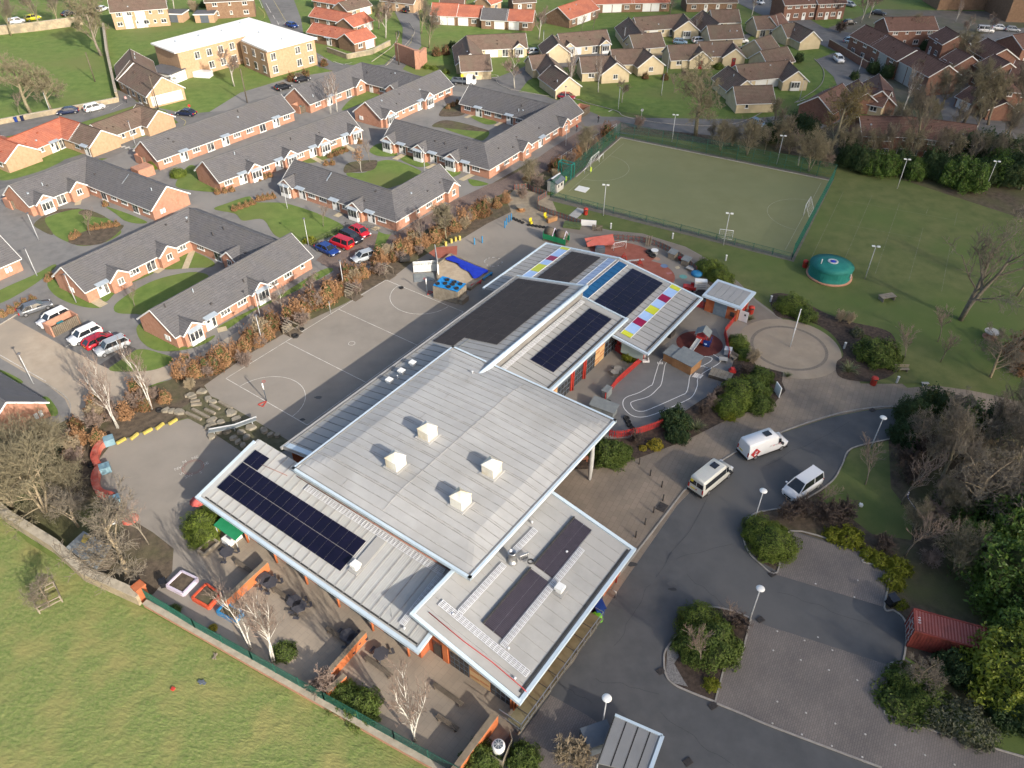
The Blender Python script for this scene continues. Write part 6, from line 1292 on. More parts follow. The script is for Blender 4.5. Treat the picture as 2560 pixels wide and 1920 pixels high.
# --- green shrubs, each singled out by where it grows
for k,T_,a,b,s,lb in(('grn',6,1700,680,1.2,'bright domed shrub inside the bend of the path'),('grn',6,1800,760,1.15,'bright domed shrub, lower one inside the bend of the path'),('grn',7,190,1010,1.3,'domed green shrub above the plaza'),('mid',7,300,1080,1.1,'green shrub between the domed shrub and the plaza rim'),('mid',7,940,1440,1.75,'large dark green domed shrub right of the plaza'),('flax',7,85,1020,1.0,'striped flax beside the domed shrub above the plaza'),('flax',7,690,1560,1.5,'big spiky flax at the lower right rim of the plaza'),('flax',7,165,1600,.8,'small spiky plant below the plaza'),('flax',6,2050,1110,1.0,'spiky flax beside the little brick store'),('flax',10,1590,400,1.3,'spiky flax in the entrance bed'),
   ('twigt',7,620,1120,.8,'straw coloured twigs above the large domed shrub'),('twigt',7,700,1140,.8,'straw coloured twigs right of the plaza bed top'),('grey',7,760,1230,.8,'grey green shrub beside the large domed shrub'),('ygr',6,1020,1440,1.25,'yellow green conifer at the nursery roof corner'),('grn',6,1950,1320,.9,'low bright hedge right of the slide'),('grn',6,2010,1420,.8,'low bright hedge by the bench right of the sheds'),('twigt',6,2080,1480,.9,'dry twig bush by the timber store'),('twig',6,2000,1580,.8,'grey twig bush below the timber store'),
   ('mid',6,2150,1620,1.0,'green bush below the dry twigs'),('grn',10,1950,130,1.5,'large green bush in the entrance bed'),('grn',10,1880,220,1.2,'green bush at the path side of the entrance bed'),('mid',10,2080,100,1.4,'dark green bush beside the leaning white board'),('mid',10,2120,200,1.0,'green bush at the end of the entrance bed'),('drk',10,1400,340,1.1,'dark shrub at the end of the red fence'),('drk',10,1420,460,.8,'dark shrub beside the paving under the red fence'),('yel',10,1240,540,1.05,'bright yellow shrub by the entrance paving'),('yel',10,1130,560,.55,'small yellow plant left of the yellow shrub'),('mid',10,830,640,1.25,'leafy bush beside the entrance column'),('mid',10,920,620,1.0,'leafy bush right of the one by the column'),('mid',10,700,560,1.0,'leafy bush under the hall roof edge'),
   ('twig',10,1060,500,.75,'brown twiggy patch under the red fence'),('twig',10,1640,260,.8,'brown twig bush behind the flax'),('twigp',10,1720,200,.9,'purple twig bush in the entrance bed'),('twig',10,1780,110,.8,'twig bush at the corner of the toddler court'),('ygl',10,1870,290,.7,'yellow flecked shrub at the path edge'),
   ('mid',14,1700,600,1.5,'very large olive green shrub filling the island'),('grn',14,1600,420,1.25,'olive shrub at the back of the island'),('mid',14,1560,640,1.1,'olive shrub at the left of the island'),('mid',14,1800,650,1.1,'olive shrub at the right of the island'),('twig',14,1950,440,.9,'brown twig bush at the island lamp'),('ygl',14,1720,950,.6,'yellow flowered tuft at the island tip'),
   ('grn',10,2120,1300,1.2,'green ground shrub in the near corner of the small lawn island'),('grn',11,40,1420,1.5,'green shrub left of the small parking bay'),('grn',11,20,1320,1.0,'green shrub under the twig hedge'),('ygl',11,560,1320,.9,'yellow green shrub above the small bay, left'),('ygl',11,700,1350,1.2,'yellow green shrub above the small bay, centre'),('ygl',11,860,1480,.8,'yellow green shrub at the bay corner'),('ygl',11,960,1540,.9,'yellow green shrub at the right of the small bay'),('ygl',11,1120,1600,1.0,'bright yellow green shrub at the far end of the small bay'),('ygl',15,1080,60,1.0,'yellow green shrub above the black bin'),
   ('ygl',15,1140,250,.6,'yellow tuft beside the red container'),('lau',15,2010,930,1.05,'huge yellow green laurel beside the red container'),('lad',15,2060,200,1.3,'huge dark glossy laurel above the red container'),('lad',11,2080,1380,1.25,'glossy laurel at the right edge above the others'),('lad',15,2150,600,1.0,'glossy laurel behind the yellow green one'),('lau',11,2150,1560,.9,'sunlit laurel at the right edge'),('drk',15,1600,830,1.1,'dark bush between container and laurel'),('mid',15,1200,950,1.1,'dark green bush at the large bay corner'),('low',15,1150,1080,1.5,'green ground cover at the large bay corner'),
   ('grey',15,1450,1200,1.3,'grey green ground shrub along the large bay, left'),('grey',15,1650,1280,1.5,'grey green ground shrub along the large bay, centre'),('grey',15,1800,1380,1.2,'grey green ground shrub along the large bay, right'),('drk',15,2050,1180,1.2,'dark bush under the yellow green laurel'),('drk',15,2212,1200,1.4,'dark bush at the right edge below the laurels'),('mid',15,1350,1100,1.2,'green bush above the grey ground shrubs'),
   ('evt',11,1200,330,.62,'evergreen overhanging the top end of the car park'),('evt',11,1400,260,.7,'evergreen at the path above the car park end'),('lad',11,1700,330,.6,'green bush at the path in the shrubbery'),('evt',11,1950,430,.7,'evergreen near the right edge at the path'),('drk',11,1200,480,1.2,'dark undergrowth at the car park end'),('twig',11,1150,700,1.2,'dark twigs at the edge of the car park lawn'),('twig',11,1200,850,1.3,'dark twigs by the taped sapling'),('twigp',11,1500,1020,1.3,'red brown twigs in the shrubbery'),('twigp',11,1400,1180,1.2,'red brown twigs right of the taped sapling'),('twigp',11,1650,950,1.4,'red brown twigs in the middle of the shrubbery'),
   ('twig',11,1350,620,1.4,'dark twigs below the overhanging evergreen'),('twig',11,1700,640,1.4,'dark twigs behind the tall bare tree'),('twig',11,1950,900,1.4,'dark twigs at the right of the shrubbery'),('twig',11,300,1130,1.3,'brown twig hedge above the small bay, left'),('twig',11,460,1180,1.3,'brown twig hedge above the small bay, centre'),('twig',11,620,1180,1.3,'brown twig hedge above the small bay, right'),('twig',11,150,1160,1.1,'brown twig hedge at the small lawn tip'),('twig',11,1000,1430,1.0,'brown twigs above the bay corner'),('twigp',11,1380,1560,1.0,'red brown twigs above the container'),('lad',11,1800,1500,.8,'glossy laurel left of the huge dark one'),('drk',11,2000,1180,1.4,'dark bush at the foot of the pale many branched tree'),
   ('copd',7,2170,1430,1.6,'russet bush at the right edge of the field'),('cop',7,2190,1560,1.2,'russet and yellow bush at the right edge by the path'),('grn',8,1770,1240,1.25,'rounded green shrub at the corner of the wing roof'),('grn',8,1760,1330,.95,'rounded green shrub below its twin at the wing'),('low',13,240,660,.8,'bright ground plant by the white birches'),('mid',13,760,1070,.9,'dark glossy bush by the railing, left of two'),('mid',13,920,1160,1.0,'dark glossy bush by the railing, right of two'),('twigp',13,590,990,1.15,'bare pinkish bush beside the small orange wall'),('twigt',14,480,1590,1.1,'straw brown bush at the bottom edge by the bike shelter'),('twigt',14,600,1620,1.1,'straw brown bush at the bottom edge under the shelter'),('mid',13,1950,1620,1.0,'bush below the retaining wall'),('mid',14,100,1620,.9,'bush beside the heat pump'),('yel',12,1840,455,.5,'small yellow flowering bush by the planters'),('low',12,1500,300,.5,'green tuft beside the railing end'),
   ('grn',0,1545,1520,.9,'round clipped bush at the end of the gabled bay row'),('yel',0,1415,1440,1.2,'yellow bush by the row at the lane'),('grn',0,1330,1450,.8,'green bush left of the yellow bush'),('grn',0,1460,1090,.8,'bright bush at the gable by the no entry sign'),('ygl',5,470,430,.9,'yellow green bush at the end of the estate lawn'),('twigp',1,380,690,.9,'russet hedge at the foot of the flat roofed block, left'),('copd',1,310,700,.8,'russet bush at the corner of the flat roofed block'),('copd',1,430,670,.8,'russet bush right of the block corner'),('copd',1,590,570,.8,'russet bush behind the flat roofed block'),('drk',1,1700,410,.8,'dark rounded bush beside the first cream bungalow'),('grn',1,1480,590,.6,'clipped bush by the brick stub, left'),('grn',1,1540,600,.6,'clipped bush by the brick stub, middle'),('grn',1,1640,630,.6,'clipped bush by the brick stub, right'),('copd',1,1560,480,.9,'brown hedge on the green, left'),('copd',1,1640,470,.9,'brown hedge on the green, right'),('grn',2,1780,590,.8,'bush in front of the porch bungalow'),('copd',2,1150,680,.7,'russet bush in the rockery, left'),('copd',2,1320,690,.7,'russet bush in the rockery, right'),('twigp',2,1480,660,.8,'russet twigs right of the rockery'),('drk',0,1760,60,.8,'dark hedge beside the upper garage'),('twigt',0,1680,110,1.6,'big brown hedge between the upper garages'),('drk',0,660,235,.7,'dark bush at the end of the far stone wall')):
    veg(k,t(T_,a,b),s,lb)
# ------------------------------------------------------------------ vehicles
def paint(n,c):return mat('paint_'+n,c,tuple(min(1,x*1.06)for x in c),rough=0.25,spec=0.6,scale=.5)
PAINT={'white':paint('white',(.62,.62,.62)),'grey':paint('grey',(.10,.105,.115)),'silver':paint('silver',(.30,.32,.34)),'black':paint('black',(.012,.013,.017)),'navy':paint('navy',(.012,.018,.045)),'blue':paint('blue',(.012,.035,.16)),'red':paint('red',(.36,.012,.022)),'yellow':paint('yellow',(.48,.44,.02)),'dred':paint('dark_red',(.20,.012,.025)),'sky':paint('sky_blue',(.16,.25,.34)),'cream':paint('dirty_white',(.50,.50,.46))}
M_CGLASS=mat('car_glass',(.012,.014,.017),(.02,.023,.027),scale=1,rough=.05,spec=.8)
M_TYRE=mat('tyre_rubber',(.014,.014,.015),(.028,.027,.027),scale=6,rough=.9)
M_RIM=mat('alloy_rim',(.28,.28,.29),(.36,.36,.37),scale=3,rough=.35,metal=.6)
M_LAMPW=mat('headlamp',(.55,.57,.6),(.65,.66,.68),scale=3,rough=.1);M_LAMPR=mat('tail_lamp',(.30,.01,.01),(.36,.02,.02),scale=3,rough=.2)
M_PLY=mat('yellow_plate',(.5,.40,.02),(.55,.44,.03),scale=3,rough=.5)
CARK={  # length, width, height, belt, stations of the greenhouse: base front, roof front, roof rear, base rear; bonnet height
 'hatch':(4.1,1.76,1.48,.92,1.12,.42,-1.35,-1.95,.78),'sedan':(4.6,1.82,1.44,.92,1.15,.4,-1.1,-1.85,.76),'suv':(4.45,1.86,1.66,1.05,1.25,.6,-1.75,-2.1,.95),'mpv':(5.0,1.98,1.98,1.15,1.75,.75,-2.3,-2.46,1.05),'cargo':(4.4,1.85,1.85,1.05,1.45,.7,-2.1,-2.18,.92)}
def wheel(mbt,mbr,x,y,r=.32,w=.2,s=1):
    n=12
    for mb,rr_,ww in((mbt,r,w),(mbr,r*.62,w+.03)):
        o=len(mb.v)
        for k in range(n):
            a=6.2832*k/n
            for yy in(-ww/2,ww/2):mb.v.append((x+rr_*math.cos(a),y+yy,r+rr_*math.sin(a)))
        for k in range(n):
            k2=(k+1)%n;mb.f.append((o+2*k,o+2*k2,o+2*k2+1,o+2*k+1));mb.mi.append(0);mb.sm.append(True)
        mb.f.append(tuple(o+2*k for k in range(n)));mb.f.append(tuple(o+2*k+1 for k in range(n-1,-1,-1)));mb.mi+=[0,0];mb.sm+=[False,False]
def loft(mb,secs,mi=0,smooth=True):
    n=len(secs[0]);o=len(mb.v)
    for s in secs:mb.v+=[tuple(p)for p in s]
    for i in range(len(secs)-1):
        for k in range(n):
            k2=(k+1)%n;mb.f.append((o+i*n+k,o+i*n+k2,o+(i+1)*n+k2,o+(i+1)*n+k));mb.mi.append(mi);mb.sm.append(smooth)
    mb.f.append(tuple(o+k for k in range(n-1,-1,-1)));mb.f.append(tuple(o+(len(secs)-1)*n+k for k in range(n)));mb.mi+=[mi,mi];mb.sm+=[False,False]
def car_proto(kind,col):
    L_,W,H_,belt,gf,rf,rr_,gr,bon=CARK[kind];h=L_/2;t_=thing('car','x','car');mb=MB();w=W/2;p=PAINT[col]
    def sec(x,ww,zb,zt):return[(x,-ww*.86,zb),(x,-ww,zb+.18),(x,-ww,zt-.16),(x,-ww*.9,zt-.02),(x,0,zt+.015),(x,ww*.9,zt-.02),(x,ww,zt-.16),(x,ww,zb+.18),(x,ww*.86,zb)]
    loft(mb,[sec(-h,w*.82,.34,belt-.18),sec(-h+.12,w*.95,.24,belt-.02),sec(-h+.6,w,.2,belt),sec(0,w,.18,belt),sec(gf,w,.18,belt-.02),sec(h-.55,w*.97,.2,bon),sec(h-.15,w*.9,.24,bon-.1),sec(h,w*.74,.34,bon-.26)])
    obj('body',mb,p,t_)
    mb=MB();
    def cs(x,ww,z):return[(x,-ww,z),(x,ww,z)]
    a,b,c,d=cs(gf,w*.86,belt-.03),cs(rf,w*.66,H_-.04),cs(rr_,w*.66,H_-.06),cs(gr,w*.84,belt-.03)
    mb.add([*a,*b,*c,*d],[(0,1,3,2),(2,3,5,4),(4,5,7,6),(0,2,4,6),(1,7,5,3)]);obj('glass',mb,M_CGLASS,t_)
    mb=MB();mb.slab([(rf+.04,-w*.69,H_),(rf+.04,w*.69,H_),(rr_-.05,w*.69,H_-.02),(rr_-.05,-w*.69,H_-.02)],.07)
    for s in(-1,1):
        mb.beam((rf+.03,s*w*.67,H_-.04),(gf+.02,s*w*.88,belt),.09,.07);mb.beam((rr_-.03,s*w*.67,H_-.05),(gr-.02,s*w*.86,belt),.16,.08)
        m_=(rf+rr_)/2-.05;mb.beam((m_,s*w*.685,H_-.05),(m_,s*w*.885,belt),.09,.05)
        mb.box((gf-.25,s*(w+.1),belt+.08),(.16,.2,.13))
    obj('roof',mb,p,t_)
    for sx in(-1,1):
        for sy in(-1,1):
            a_,b_=MB(),MB();wheel(a_,b_,sx*(h-.82),sy*(w-.1));q=obj('wheel',a_,M_TYRE,t_);obj('rim',b_,M_RIM,q)
    for s in(-1,1):
        obj('headlight',MB().box((h-.2,s*w*.7,bon-.2),(.3,.38,.14)),M_LAMPW,t_);obj('tail_light',MB().box((-h+.06,s*w*.8,belt-.2),(.16,.25,.3)),M_LAMPR,t_)
    obj('number_plate',MB().box((-h-.0,0,.62),(.05,.5,.12)),M_PLY,t_);obj('grille',MB().box((h-.03,0,.5),(.1,.95,.2)),M_CGLASS,t_)
    return t_
def car(kind,col,rear,front,label,grp='parked cars'):
    a,b=t(*rear),t(*front);d=b-a;m=(a+b)/2
    o=place(kind+col,lambda:car_proto(kind,col),(m.x,m.y,.05),math.atan2(d.y,d.x),label,grp);o['category']='car';return o
for kd,c,a,b,lb in(('sedan','grey',(4,200,1065),(4,425,990),'dark grey hatchback in the end bay by the copper hedge'),('suv','white',(4,610,1060),(4,345,1190),'white car half hidden behind the brick bin store'),('suv','white',(4,880,1205),(4,610,1335),'white car right of the brick bin store'),('hatch','red',(4,760,1365),(4,970,1265),'red hatchback between the white and the grey car'),('suv','silver',(4,1115,1310),(4,840,1425),'two tone silver car with dark roof in the right bay'),
   ('sedan','blue',(5,530,480),(5,715,565),'dark blue car, left of the row by the estate lawn'),('cargo','red',(5,835,505),(5,645,435),'red delivery van between the blue and the black car'),('suv','black',(5,725,375),(5,925,470),'black car between the two red vehicles'),('hatch','red',(5,825,330),(5,980,410),'small red car at the end of the row by the bungalow wall'),('hatch','silver',(5,1025,555),(5,845,615),'silver hatchback parked alone in the brown lane'),
   ('suv','white',(0,765,970),(0,880,940),'white car in the lane by the low stone wall'),('sedan','navy',(0,650,975),(0,535,990),'dark car in the lane beyond the orange roof'),('sedan','navy',(0,1690,1005),(0,1535,990),'navy car turning at the no entry signs'),('suv','white',(0,95,212),(0,207,195),'white car beyond the far stone wall, left'),('suv','yellow',(0,235,185),(0,345,165),'bright yellow car beyond the far stone wall'),('sedan','black',(0,545,145),(0,660,125),'dark car beyond the far stone wall, right'),('hatch','white',(0,860,105),(0,915,85),'white car half hidden by the upper semi'),
   ('hatch','black',(1,190,785),(1,290,760),'black car by the shrubs below the flat roofed block, left'),('hatch','black',(1,355,715),(1,445,695),'black car by the shrubs below the flat roofed block, right'),('hatch','black',(1,1285,115),(1,1345,95),'black car at the head of the side street'),('hatch','blue',(1,285,230),(1,345,245),'blue car behind the flat roofed block'),
   ('hatch','dred',(2,410,850),(2,540,862),'dark red car at the kerb by the cream gable'),('hatch','silver',(2,150,470),(2,240,462),'silver car parked below the bay fronted cream bungalow'),('hatch','sky',(2,1410,378),(2,1490,382),'pale blue car in the close, left'),('hatch','white',(2,1580,370),(2,1640,365),'car roof showing behind the porch bungalow'),('suv','white',(2,1915,372),(2,2025,372),'white car at the top of the close'),('hatch','black',(2,1990,445),(2,2080,475),'black car on the drive of the porch bungalow'),('hatch','white',(2,2095,25),(2,2165,45),'white car by the path at the top edge'),('hatch','sky',(2,2065,1065),(2,2170,1110),'blue car on the road under the big bare tree'),
   ('suv','white',(3,570,500),(3,640,565),'white car in the bend by the curved brick wall'),('hatch','silver',(3,660,45),(3,740,65),'silver car on the drive by the brick terrace'),('sedan','black',(3,900,125),(3,1000,135),'black car on the far street'),('hatch','black',(3,670,215),(3,725,210),'black car at the dead end among shrubs'),('hatch','sky',(3,675,370),(3,750,375),'car roof behind the brick garden wall'),('cargo','white',(3,1800,275),(3,1950,285),'white van on the far street at the upper right'),('sedan','white',(3,1950,255),(3,2045,262),'white car behind the white van'),('hatch','silver',(3,2075,270),(3,2140,275),'silver car at the end of the far street row'),('hatch','white',(3,2120,440),(3,2175,470),'white car at the right edge by the brick house')):
    car(kd,c,a,b,lb)
# --- minibuses of the school
def minibus(rear,front,label,col,hatch_roof=True,emblem=False,ribs=0,ylw=False):
    a,b=t(*rear),t(*front);d=b-a;m=(a+b)/2;L_,W,H_=5.9,2.05,2.5;h,w=L_/2,W/2;p=PAINT[col]
    t_=thing('minibus',label,'van',(m.x,m.y,.03),math.atan2(d.y,d.x),'school minibuses');mb=MB()
    def sec(x,wb,wt,zb,zt):return[(x,-wb*.94,zb),(x,-wb,zb+.2),(x,-wb,1.25 if zt>1.4 else zt-.15),(x,-wt,zt-.18),(x,-wt*.86,zt),(x,wt*.86,zt),(x,wt,zt-.18),(x,wb,1.25 if zt>1.4 else zt-.15),(x,wb,zb+.2),(x,wb*.94,zb)]
    loft(mb,[sec(-h,w*.97,w*.82,.35,H_-.12),sec(-h+.12,w,w*.88,.3,H_),sec(h-2.0,w,w*.88,.3,H_),sec(h-1.75,w,w*.84,.3,H_-.12),sec(h-.95,w,w*.84,.3,1.36),sec(h-.3,w*.93,w*.8,.32,1.12),sec(h,w*.78,w*.6,.38,.92)])
    obj('body',mb,p,t_)
    mb=MB().add([(h-1.72,-w*.78,H_-.17),(h-1.72,w*.78,H_-.17),(h-.93,w*.84,1.4),(h-.93,-w*.84,1.4)],[(0,1,2,3)]);mb.v=[(x+.03,y,z+.02)for x,y,z in mb.v];obj('windscreen',mb,M_CGLASS,t_)
    for s in(-1,1):
        q=lambda x,z:(x,s*(w+.012-(z-1.25)*.11),z)
        for x0,x1 in((h-1.75,h-1.2),(-h+.3,h-1.85))if not emblem else((h-1.75,h-1.2),):
            mb=MB().add([q(x0,1.35),q(x1,1.35),q(x1-(.25 if x1>h-1.5 else 0),2.1),q(x0,2.1)],[(0,1,2,3)]if s<0 else[(3,2,1,0)]);obj('side_window',mb,M_CGLASS,t_)
        obj('mirror',MB().box((h-1.3,s*(w+.18),1.45),(.18,.28,.3)),M_CGLASS,t_);obj('headlight',MB().box((h-.22,s*w*.68,.92),(.3,.35,.18)),M_LAMPW,t_);obj('tail_light',MB().box((-h,s*w*.88,1.1),(.06,.16,.6)),M_LAMPR,t_)
    obj('skirt',MB().box((0,0,.33),(L_-.25,W+.03,.12)).box((-h-.02,0,.42),(.16,W*.95,.24)),M_TYRE,t_)
    if ylw:
        obj('rear_window',MB().box((-h-.01,-.45,1.75),(.05,.8,.6)).box((-h-.01,.45,1.75),(.05,.8,.6)),M_CGLASS,t_);obj('child_sign',MB().box((-h-.04,.62,1.95),(.04,.34,.34)),M_PLY,t_)
        obj('door_emblem',MB().add([(-h-.04,-.1+.1*math.cos(k*.785),1.0+.1*math.sin(k*.785))for k in range(8)],[tuple(range(8))]),M_RED,t_)
    obj('number_plate',MB().box((-h-.03,.35,.95),(.05,.55,.13)),M_PLY,t_)
    for sx,xx in((-1,-h+1.15),(1,h-1.0)):
        for sy in(-1,1):a_,b_=MB(),MB();wheel(a_,b_,xx,sy*(w-.09),.35,.22);q_=obj('wheel',a_,M_TYRE,t_);obj('rim',b_,M_RIM,q_)
    if ribs:
        mb=MB()
        for k in range(ribs):y=-w*.72+1.44*w*k/(ribs-1);mb.beam((-h+.25,y,H_+.01),(h-2.1,y,H_+.01),.07,.04)
        obj('roof_ribs',mb,p,t_)
    if hatch_roof:obj('roof_hatch',MB().box((.1,0,H_+.05),(.85,.75,.1)),M_CGLASS,t_)
    if emblem:
        e=obj('emblem',MB().add([(-h+.95+.72*math.cos(k*1.5708),-w-.02,1.15+.72*math.sin(k*1.5708))for k in range(4)],[(0,1,2,3)]),mat('emblem_red',(.34,.02,.02),(.4,.03,.03),scale=3,rough=.4),t_);mb=MB()
        for k in range(4):a_=R(45+90*k);mb.beam((-h+.95,-w-.035,1.33),(-h+.95+.24*math.cos(a_),-w-.035,1.33+.24*math.sin(a_)),.03,.12,up=Vector((0,1,0)))
        mb.add([(-h+.95+.17*math.cos(k*.52),-w-.035,.88+.17*math.sin(k*.52))for k in range(12)],[tuple(range(12))]);obj('emblem_figure',mb,PAINT['white'],e)
        for k in range(4):obj('side_print',MB().box((.1+k*.42,-w-.01,1.45-.03*k),(.3,.02,.22)),[mat('grey_print',(.42,.42,.42),(.5,.48,.47),scale=4),mat('pink_print',(.5,.25,.27),(.55,.4,.4),scale=4)][k%2],t_)
    return t_
minibus((10,1570,965),(10,1850,735),'older white minibus with ribbed roof and orange sign in its rear window','cream',ribs=9,ylw=True)
minibus((10,1960,640),(11,140,500),'white minibus with red diamond emblem on its rear side','white',emblem=True,ribs=0)
o=car('mpv','white',(11,430,815),(11,130,1020),'white people carrier with twig shadows on its roof, on the car park','school minibuses')
# --- flatbed truck by the close
a,b=t(1,1705,725),t(1,1895,735);d=b-a;m=(a+b)/2
tr=thing('flatbed_truck','white tipper truck with dark open bed at the close entrance','truck',(m.x,m.y,.05),math.atan2(d.y,d.x));mb=MB()
obj('cab',MB().prism([(.7,-1),(2.6,-1),(2.9,-.7),(2.9,.7),(2.6,1),(.7,1)],.4,1.5).prism([(.7,-.95),(2.2,-.9),(2.2,.9),(.7,.95)],1.5,2.3),PAINT['white'],tr);obj('windscreen',MB().add([(2.22,-.85,2.2),(2.22,.85,2.2),(2.75,.85,1.52),(2.75,-.85,1.52)],[(0,3,2,1)]),M_CGLASS,tr)
obj('bed',MB().box((-1.2,0,.85),(3.6,2.1,.12)).box((-1.2,1.02,1.1),(3.6,.06,.45)).box((-1.2,-1.02,1.1),(3.6,.06,.45)).box((-2.98,0,1.1),(.06,2.1,.45)),M_GFRAME,tr)
for sx in(-1.9,1.9):
    for sy in(-.9,.9):a_,b_=MB(),MB();wheel(a_,b_,sx,sy,.36,.24);q_=obj('wheel',a_,M_TYRE,tr);obj('rim',b_,M_RIM,q_)
# ------------------------------------------------------------------ fences, walls, street furniture
M_GFEN=mat('green_mesh_steel',(.012,.075,.055),(.02,.095,.07),scale=2,rough=.5)
M_GREENP=mat('green_paint',(.012,.17,.07),(.02,.2,.085),scale=1.5,rough=.6)
M_TEAL=mat('teal_canvas',(.010,.135,.115),(.016,.17,.145),scale=.8,rough=.7)
M_BLUEP=mat('blue_paint',(.02,.16,.33),(.03,.19,.38),scale=2,rough=.6)
M_TARP=mat('blue_tarp',(.008,.02,.30),(.012,.035,.38),scale=1.5,rough=.45,bump=.6,bscale=3)
M_TARPL=mat('light_blue_tarp',(.012,.17,.42),(.02,.21,.50),scale=1.5,rough=.45,bump=.6,bscale=3)
M_SAND=mat('sand',(.30,.235,.165),(.39,.315,.225),scale=1.2,rough=1,bump=.6,bscale=3)
M_GALV=mat('galvanised_pole',(.34,.35,.36),(.42,.43,.44),scale=2,rough=.45)
M_YELP=mat('yellow_paint',(.36,.28,.06),(.44,.35,.09),scale=1.5,rough=.7)
M_FELT=mat('grey_felt',(.15,.165,.17),(.19,.205,.205),scale=1.5,rough=.9)
M_SHED=mat('shed_boards',(.26,.135,.06),(.33,.18,.085),scale=1,rough=.85)
M_CONC=mat('pale_concrete',(.30,.29,.27),(.38,.37,.35),scale=1.5,rough=.9)
def bars(mb,a,b,h,sp,r_,z0=0.0):
    a,b=Vector((a.x,a.y,0)),Vector((b.x,b.y,0));n=max(1,int((b-a).length/sp))
    for k in range(n+1):p=a.lerp(b,k/n);mb.box((p.x,p.y,z0+h/2),(r_,r_,h))
def mesh_fence(label,pts,h,sp=.16,post=3.0,m=M_GFEN,z0=0.0,name='mesh_fence',r_=.022,rails=(0.5,1.0),grp='green mesh fences'):
    rt_=thing(name,label,'fence',(pts[0].x,pts[0].y,0),0,grp);o_=Vector((pts[0].x,pts[0].y,0));P_=[Vector((p.x,p.y,0))-o_ for p in pts];mb,mp,mr=MB(),MB(),MB()
    for a,b in zip(P_[:-1],P_[1:]):
        bars(mb,a,b,h,sp,r_,z0);n=max(1,int((b-a).length/post))
        for k in range(n+1):p=a.lerp(b,k/n);obj('post',MB().box((0,0,h/2+.04),(.07,.07,h+.08)),m,rt_,(p.x,p.y,z0))
        for f in rails:obj('rail',MB().beam((a.x,a.y,z0+h*f),(b.x,b.y,z0+h*f),.03,.04),m,rt_)
    obj('wires',mb,m,rt_,kind='stuff');return rt_
mesh_fence('green mesh fence along the far long side of the pitch',[G(1549,341),G(2083,449)],3.0,rails=(.33,.66,1));mesh_fence('green mesh fence along the right end of the pitch',[G(2083,449),G(1978,650)],3.0,rails=(.33,.66,1))
mesh_fence('low green mesh fence along the near long side of the pitch',[G(1978,650),G(1376,493)],1.2);mesh_fence('green mesh fence along the left end of the pitch',[G(1376,493),G(1549,341)],3.0,rails=(.33,.66,1))
kerb('kerb',[G(1552,345),G(2074,452)],M_KERB,.2,.08,False,.04);kerb('kerb',[G(1552,345),G(1440,443)],M_KERB,.2,.08,False,.04)
# boundary: stone wall, brick dwarf wall and railing
wall_run('stone_wall','long sandstone boundary wall between the near field and the school','wall',[t(8,-60,1050),t(8,100,1190),t(8,500,1440),t(12,760,20),t(12,1235,232)],1.3,.75,M_STONE,M_COPE)
wall_run('dwarf_wall','low brick boundary wall with stone top under the green railing','wall',[t(12,1265,255),t(12,1700,500),t(13,-20,780),t(13,600,1130),t(13,1200,1470),t(13,1800,1800)],.55,.45,M_RBRICK,M_COPE)
p=t(12,1245,190);tag(obj('gate_pier',MB().box((0,0,.9),(.9,.8,1.8),R(55)).box((0,0,1.9),(1.05,.95,.2),R(55)),M_OBR,loc=(p.x,p.y,0)),'short brick pier where the stone wall meets the railing','pier')
mesh_fence('green steel railing on the low wall beside the patio',[t(12,1285,225),t(12,1700,480),t(13,-20,755),t(13,600,1105),t(13,1200,1440),t(13,1800,1775)],1.35,.13,2.6,z0=.6,name='railing',r_=.03,rails=(.08,.95),grp='railings')
def pale_fence(label,pts,mats,h=.95,sp=.17,name='picket_fence',grp='painted picket fences'):
    rt_=thing(name,label,'fence',(pts[0].x,pts[0].y,0),0,grp);o_=Vector((pts[0].x,pts[0].y,0));mb,mr=MB(),MB();i=0
    for a,b in zip(pts[:-1],pts[1:]):
        a,b=Vector((a.x,a.y,0))-o_,Vector((b.x,b.y,0))-o_;d=b-a;n=max(1,int(d.length/sp));rz=math.atan2(d.y,d.x)
        for k in range(n):q=a.lerp(b,(k+.5)/n);mb.box((q.x,q.y,h/2+.05*(i%2)),(sp*.74,.03,h),rz,i%len(mats));i+=1
        for f in(.3,.8):mr.beam((a.x,a.y,h*f),(b.x,b.y,h*f),.04,.08)
    obj('pales',mb,mats,rt_,kind='stuff');obj('rails',mr,mats[0],rt_,kind='stuff');return rt_
RF=[M_RED,mat('red_paint_worn',(.26,.03,.025),(.3,.05,.04),scale=2)]
pale_fence('red picket fence from the nursery corner along the toddler court',[t(6,1150,1440),t(6,900,1665),t(10,800,140)],RF,1.1)
pale_fence('red picket fence under the nursery canopy',[t(6,890,1370),t(6,960,1420),t(6,1130,1470)],RF,1.1)
pale_fence('curved red picket fence at the bottom of the toddler court',spline([t(10,835,450),t(10,920,465),t(10,1050,440),t(10,1180,405),t(10,1310,355)],4),RF,1.1)
pale_fence('red fence from the brick store down the right of the playhouse',[t(6,1925,1110),t(6,1830,1230),t(6,1855,1340),t(6,1870,1440)],RF,1.1)
pale_fence('red panel fence between the nursery and the brick store',[t(6,1575,990),t(6,1665,1010)],RF,1.2)
MULTI=[mat('pale_red_pale',(.15,.05,.045),(.19,.065,.055),scale=2),mat('pale_green_pale',(.05,.085,.065),(.07,.11,.08),scale=2),mat('pale_blue_pale',(.06,.075,.11),(.08,.1,.14),scale=2),M_WOODD]
pale_fence('multicoloured picket fence curving around the far playground',spline([t(6,640,480),t(6,840,420),t(6,1010,425),t(6,1180,450),t(6,1330,510),t(6,1480,600),t(6,1590,700)],5),MULTI,1.1)
